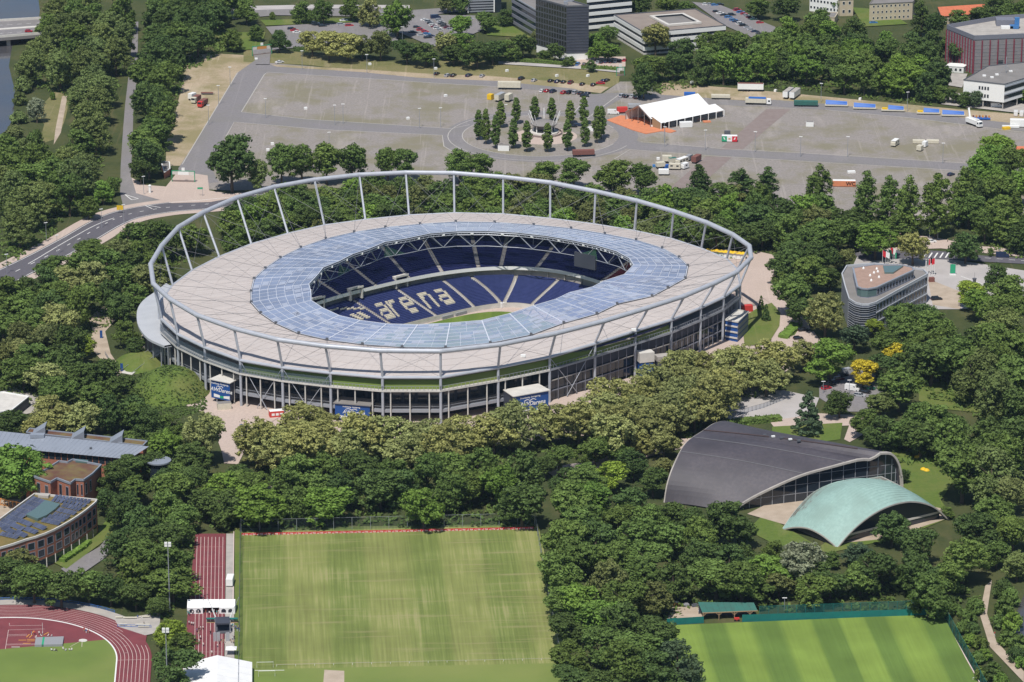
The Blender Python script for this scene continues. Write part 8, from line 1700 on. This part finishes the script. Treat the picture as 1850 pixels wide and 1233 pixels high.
# ---------------------------------------------------------------- people
PM = {}
SHW = {'cloth_white': 'white', 'cloth_blue': 'blue', 'cloth_dark': 'black', 'cloth_red': 'red', 'cloth_teal': 'teal', 'cloth_tan': 'tan'}
def people(place, lst, group=None):
    lst = sorted(lst); n = len(lst); rg = random.Random(n + int(lst[0][0]))
    for i, (px, py, shirt, pose) in enumerate(lst):
        legs = rg.choice(['cloth_jeans', 'cloth_dark', 'cloth_tan', 'cloth_white']); key = (pose, shirt, legs)
        if key not in PM: PM[key] = person_mesh(*key)
        p = G(px, py); o = bpy.data.objects.new('person', PM[key]); COL.objects.link(o); o.location = p; o.rotation_euler.z = rg.uniform(0, 6.28); s = rg.uniform(.95, 1.08); o.scale = (s, s, s)
        po = {'stand': 'standing', 'walk': 'walking', 'sit': 'sitting'}[pose]; tag(o, f'{po} person in {SHW[shirt]} top, {nth(i, n) + " " if n > 1 else ""}{place}', 'person', group or 'people ' + place)
s_ = 7.13; w_ = lambda x, y, c, p: (330 + x / s_, 1060 + y / s_, 'cloth_' + c, p)
people('in the crowd before the window tent', [w_(x, y, c, 'stand') for x, y, c in ((130, 368, 'white'), (165, 360, 'white'), (205, 362, 'white'), (235, 352, 'tan'), (270, 335, 'white'), (300, 350, 'red'), (325, 352, 'dark'), (345, 372, 'white'), (370, 350, 'dark'), (390, 345, 'dark'), (410, 352, 'white'), (440, 368, 'teal'), (465, 362, 'white'), (490, 355, 'white'), (90, 385, 'teal'), (70, 370, 'teal'))])
people('at the left edge of the sprint track', [w_(x, y, c, p) for x, y, c, p in ((85, 500, 'white', 'walk'), (115, 510, 'white', 'stand'), (140, 515, 'white', 'walk'), (185, 600, 'blue', 'stand'), (210, 590, 'dark', 'stand'), (235, 570, 'white', 'stand'), (262, 565, 'white', 'stand'), (232, 690, 'white', 'walk'), (205, 645, 'tan', 'stand'), (215, 740, 'white', 'stand'), (265, 780, 'white', 'stand'), (362, 630, 'dark', 'walk'), (375, 885, 'white', 'stand'))])
people('right of the event stage', [w_(x, y, c, p) for x, y, c, p in ((630, 570, 'white', 'stand'), (645, 535, 'teal', 'stand'), (665, 580, 'blue', 'stand'), (685, 560, 'blue', 'stand'), (705, 585, 'blue', 'stand'), (720, 560, 'tan', 'stand'), (735, 590, 'blue', 'stand'), (625, 735, 'tan', 'stand'), (645, 700, 'white', 'stand'), (665, 690, 'dark', 'stand'), (655, 745, 'tan', 'stand'))])
people('before the event stage', [w_(x, y, c, p) for x, y, c, p in ((448, 795, 'white', 'walk'), (515, 740, 'tan', 'stand'), (540, 738, 'tan', 'stand'), (470, 750, 'dark', 'stand'))])
qq = lambda x, y, c, p: (x / 6.167, 1080 + y / 6.167, 'cloth_' + c, p)
people('around the grey landing mat', [qq(*t) for t in ((352, 430, 'blue', 'stand'), (388, 425, 'red', 'stand'), (438, 425, 'white', 'stand'), (455, 440, 'white', 'sit'), (475, 425, 'white', 'stand'), (405, 455, 'white', 'sit'), (542, 440, 'white', 'sit'), (580, 445, 'white', 'sit'))])
people('on the infield lawn edge', [qq(*t) for t in ((575, 605, 'white', 'sit'), (612, 605, 'white', 'sit'), (630, 612, 'dark', 'sit'), (705, 585, 'white', 'sit'), (738, 605, 'white', 'sit'), (772, 600, 'white', 'sit'), (800, 595, 'white', 'sit'))])
people('on the lanes of the running track', [qq(*t) for t in ((938, 385, 'red', 'walk'), (962, 405, 'blue', 'walk'), (988, 405, 'red', 'walk'))])
people('behind the tables by the track', [qq(*t) for t in ((1535, 245, 'blue', 'stand'), (1570, 240, 'white', 'sit'), (1605, 310, 'dark', 'sit'))])
people('walking on the riverside path', [(1797, 1150, 'cloth_red', 'walk')])
people('by the road crossing', [(1806, 455, 'cloth_blue', 'walk'), (1712, 438, 'cloth_tan', 'stand'), (1722, 436, 'cloth_dark', 'stand')])
# pale barrier fence on the front plaza and a hoarding by the park path
mesh_fence('curved metal barrier fence on the paved plaza below the plane trees', [G(1330, 752), G(1380, 738), G(1420, 722)], 2.0, 14, 'mesh_fence', 'dark_steel')
mesh_fence('short pale barrier on the park path between trees', [G(1024, 848), G(1050, 843)], 1.6, 4, 'railing_glass', 'aluminium')
mesh_fence('grey metal barrier along the path left of the mound', [G(190, 642), G(218, 686)], 1.5, 8, 'mesh_fence', 'aluminium')
# ---------------------------------------------------------------- thin summer haze
m = bpy.data.materials.new('haze'); m.use_nodes = True; nt = m.node_tree; nt.nodes.clear(); MATS['haze'] = m
v = N(nt, 'ShaderNodeVolumePrincipled'); v.inputs['Color'].default_value = (0.50, 0.72, 1.0, 1); v.inputs['Density'].default_value = 0.000018; v.inputs['Anisotropy'].default_value = 0.0
nt.links.new(v.outputs[0], N(nt, 'ShaderNodeOutputMaterial').inputs['Volume'])
tag(MB().box(-1700, 1700, -1750, 1700, -12, 450).build('haze', 'haze'), kind='stuff')
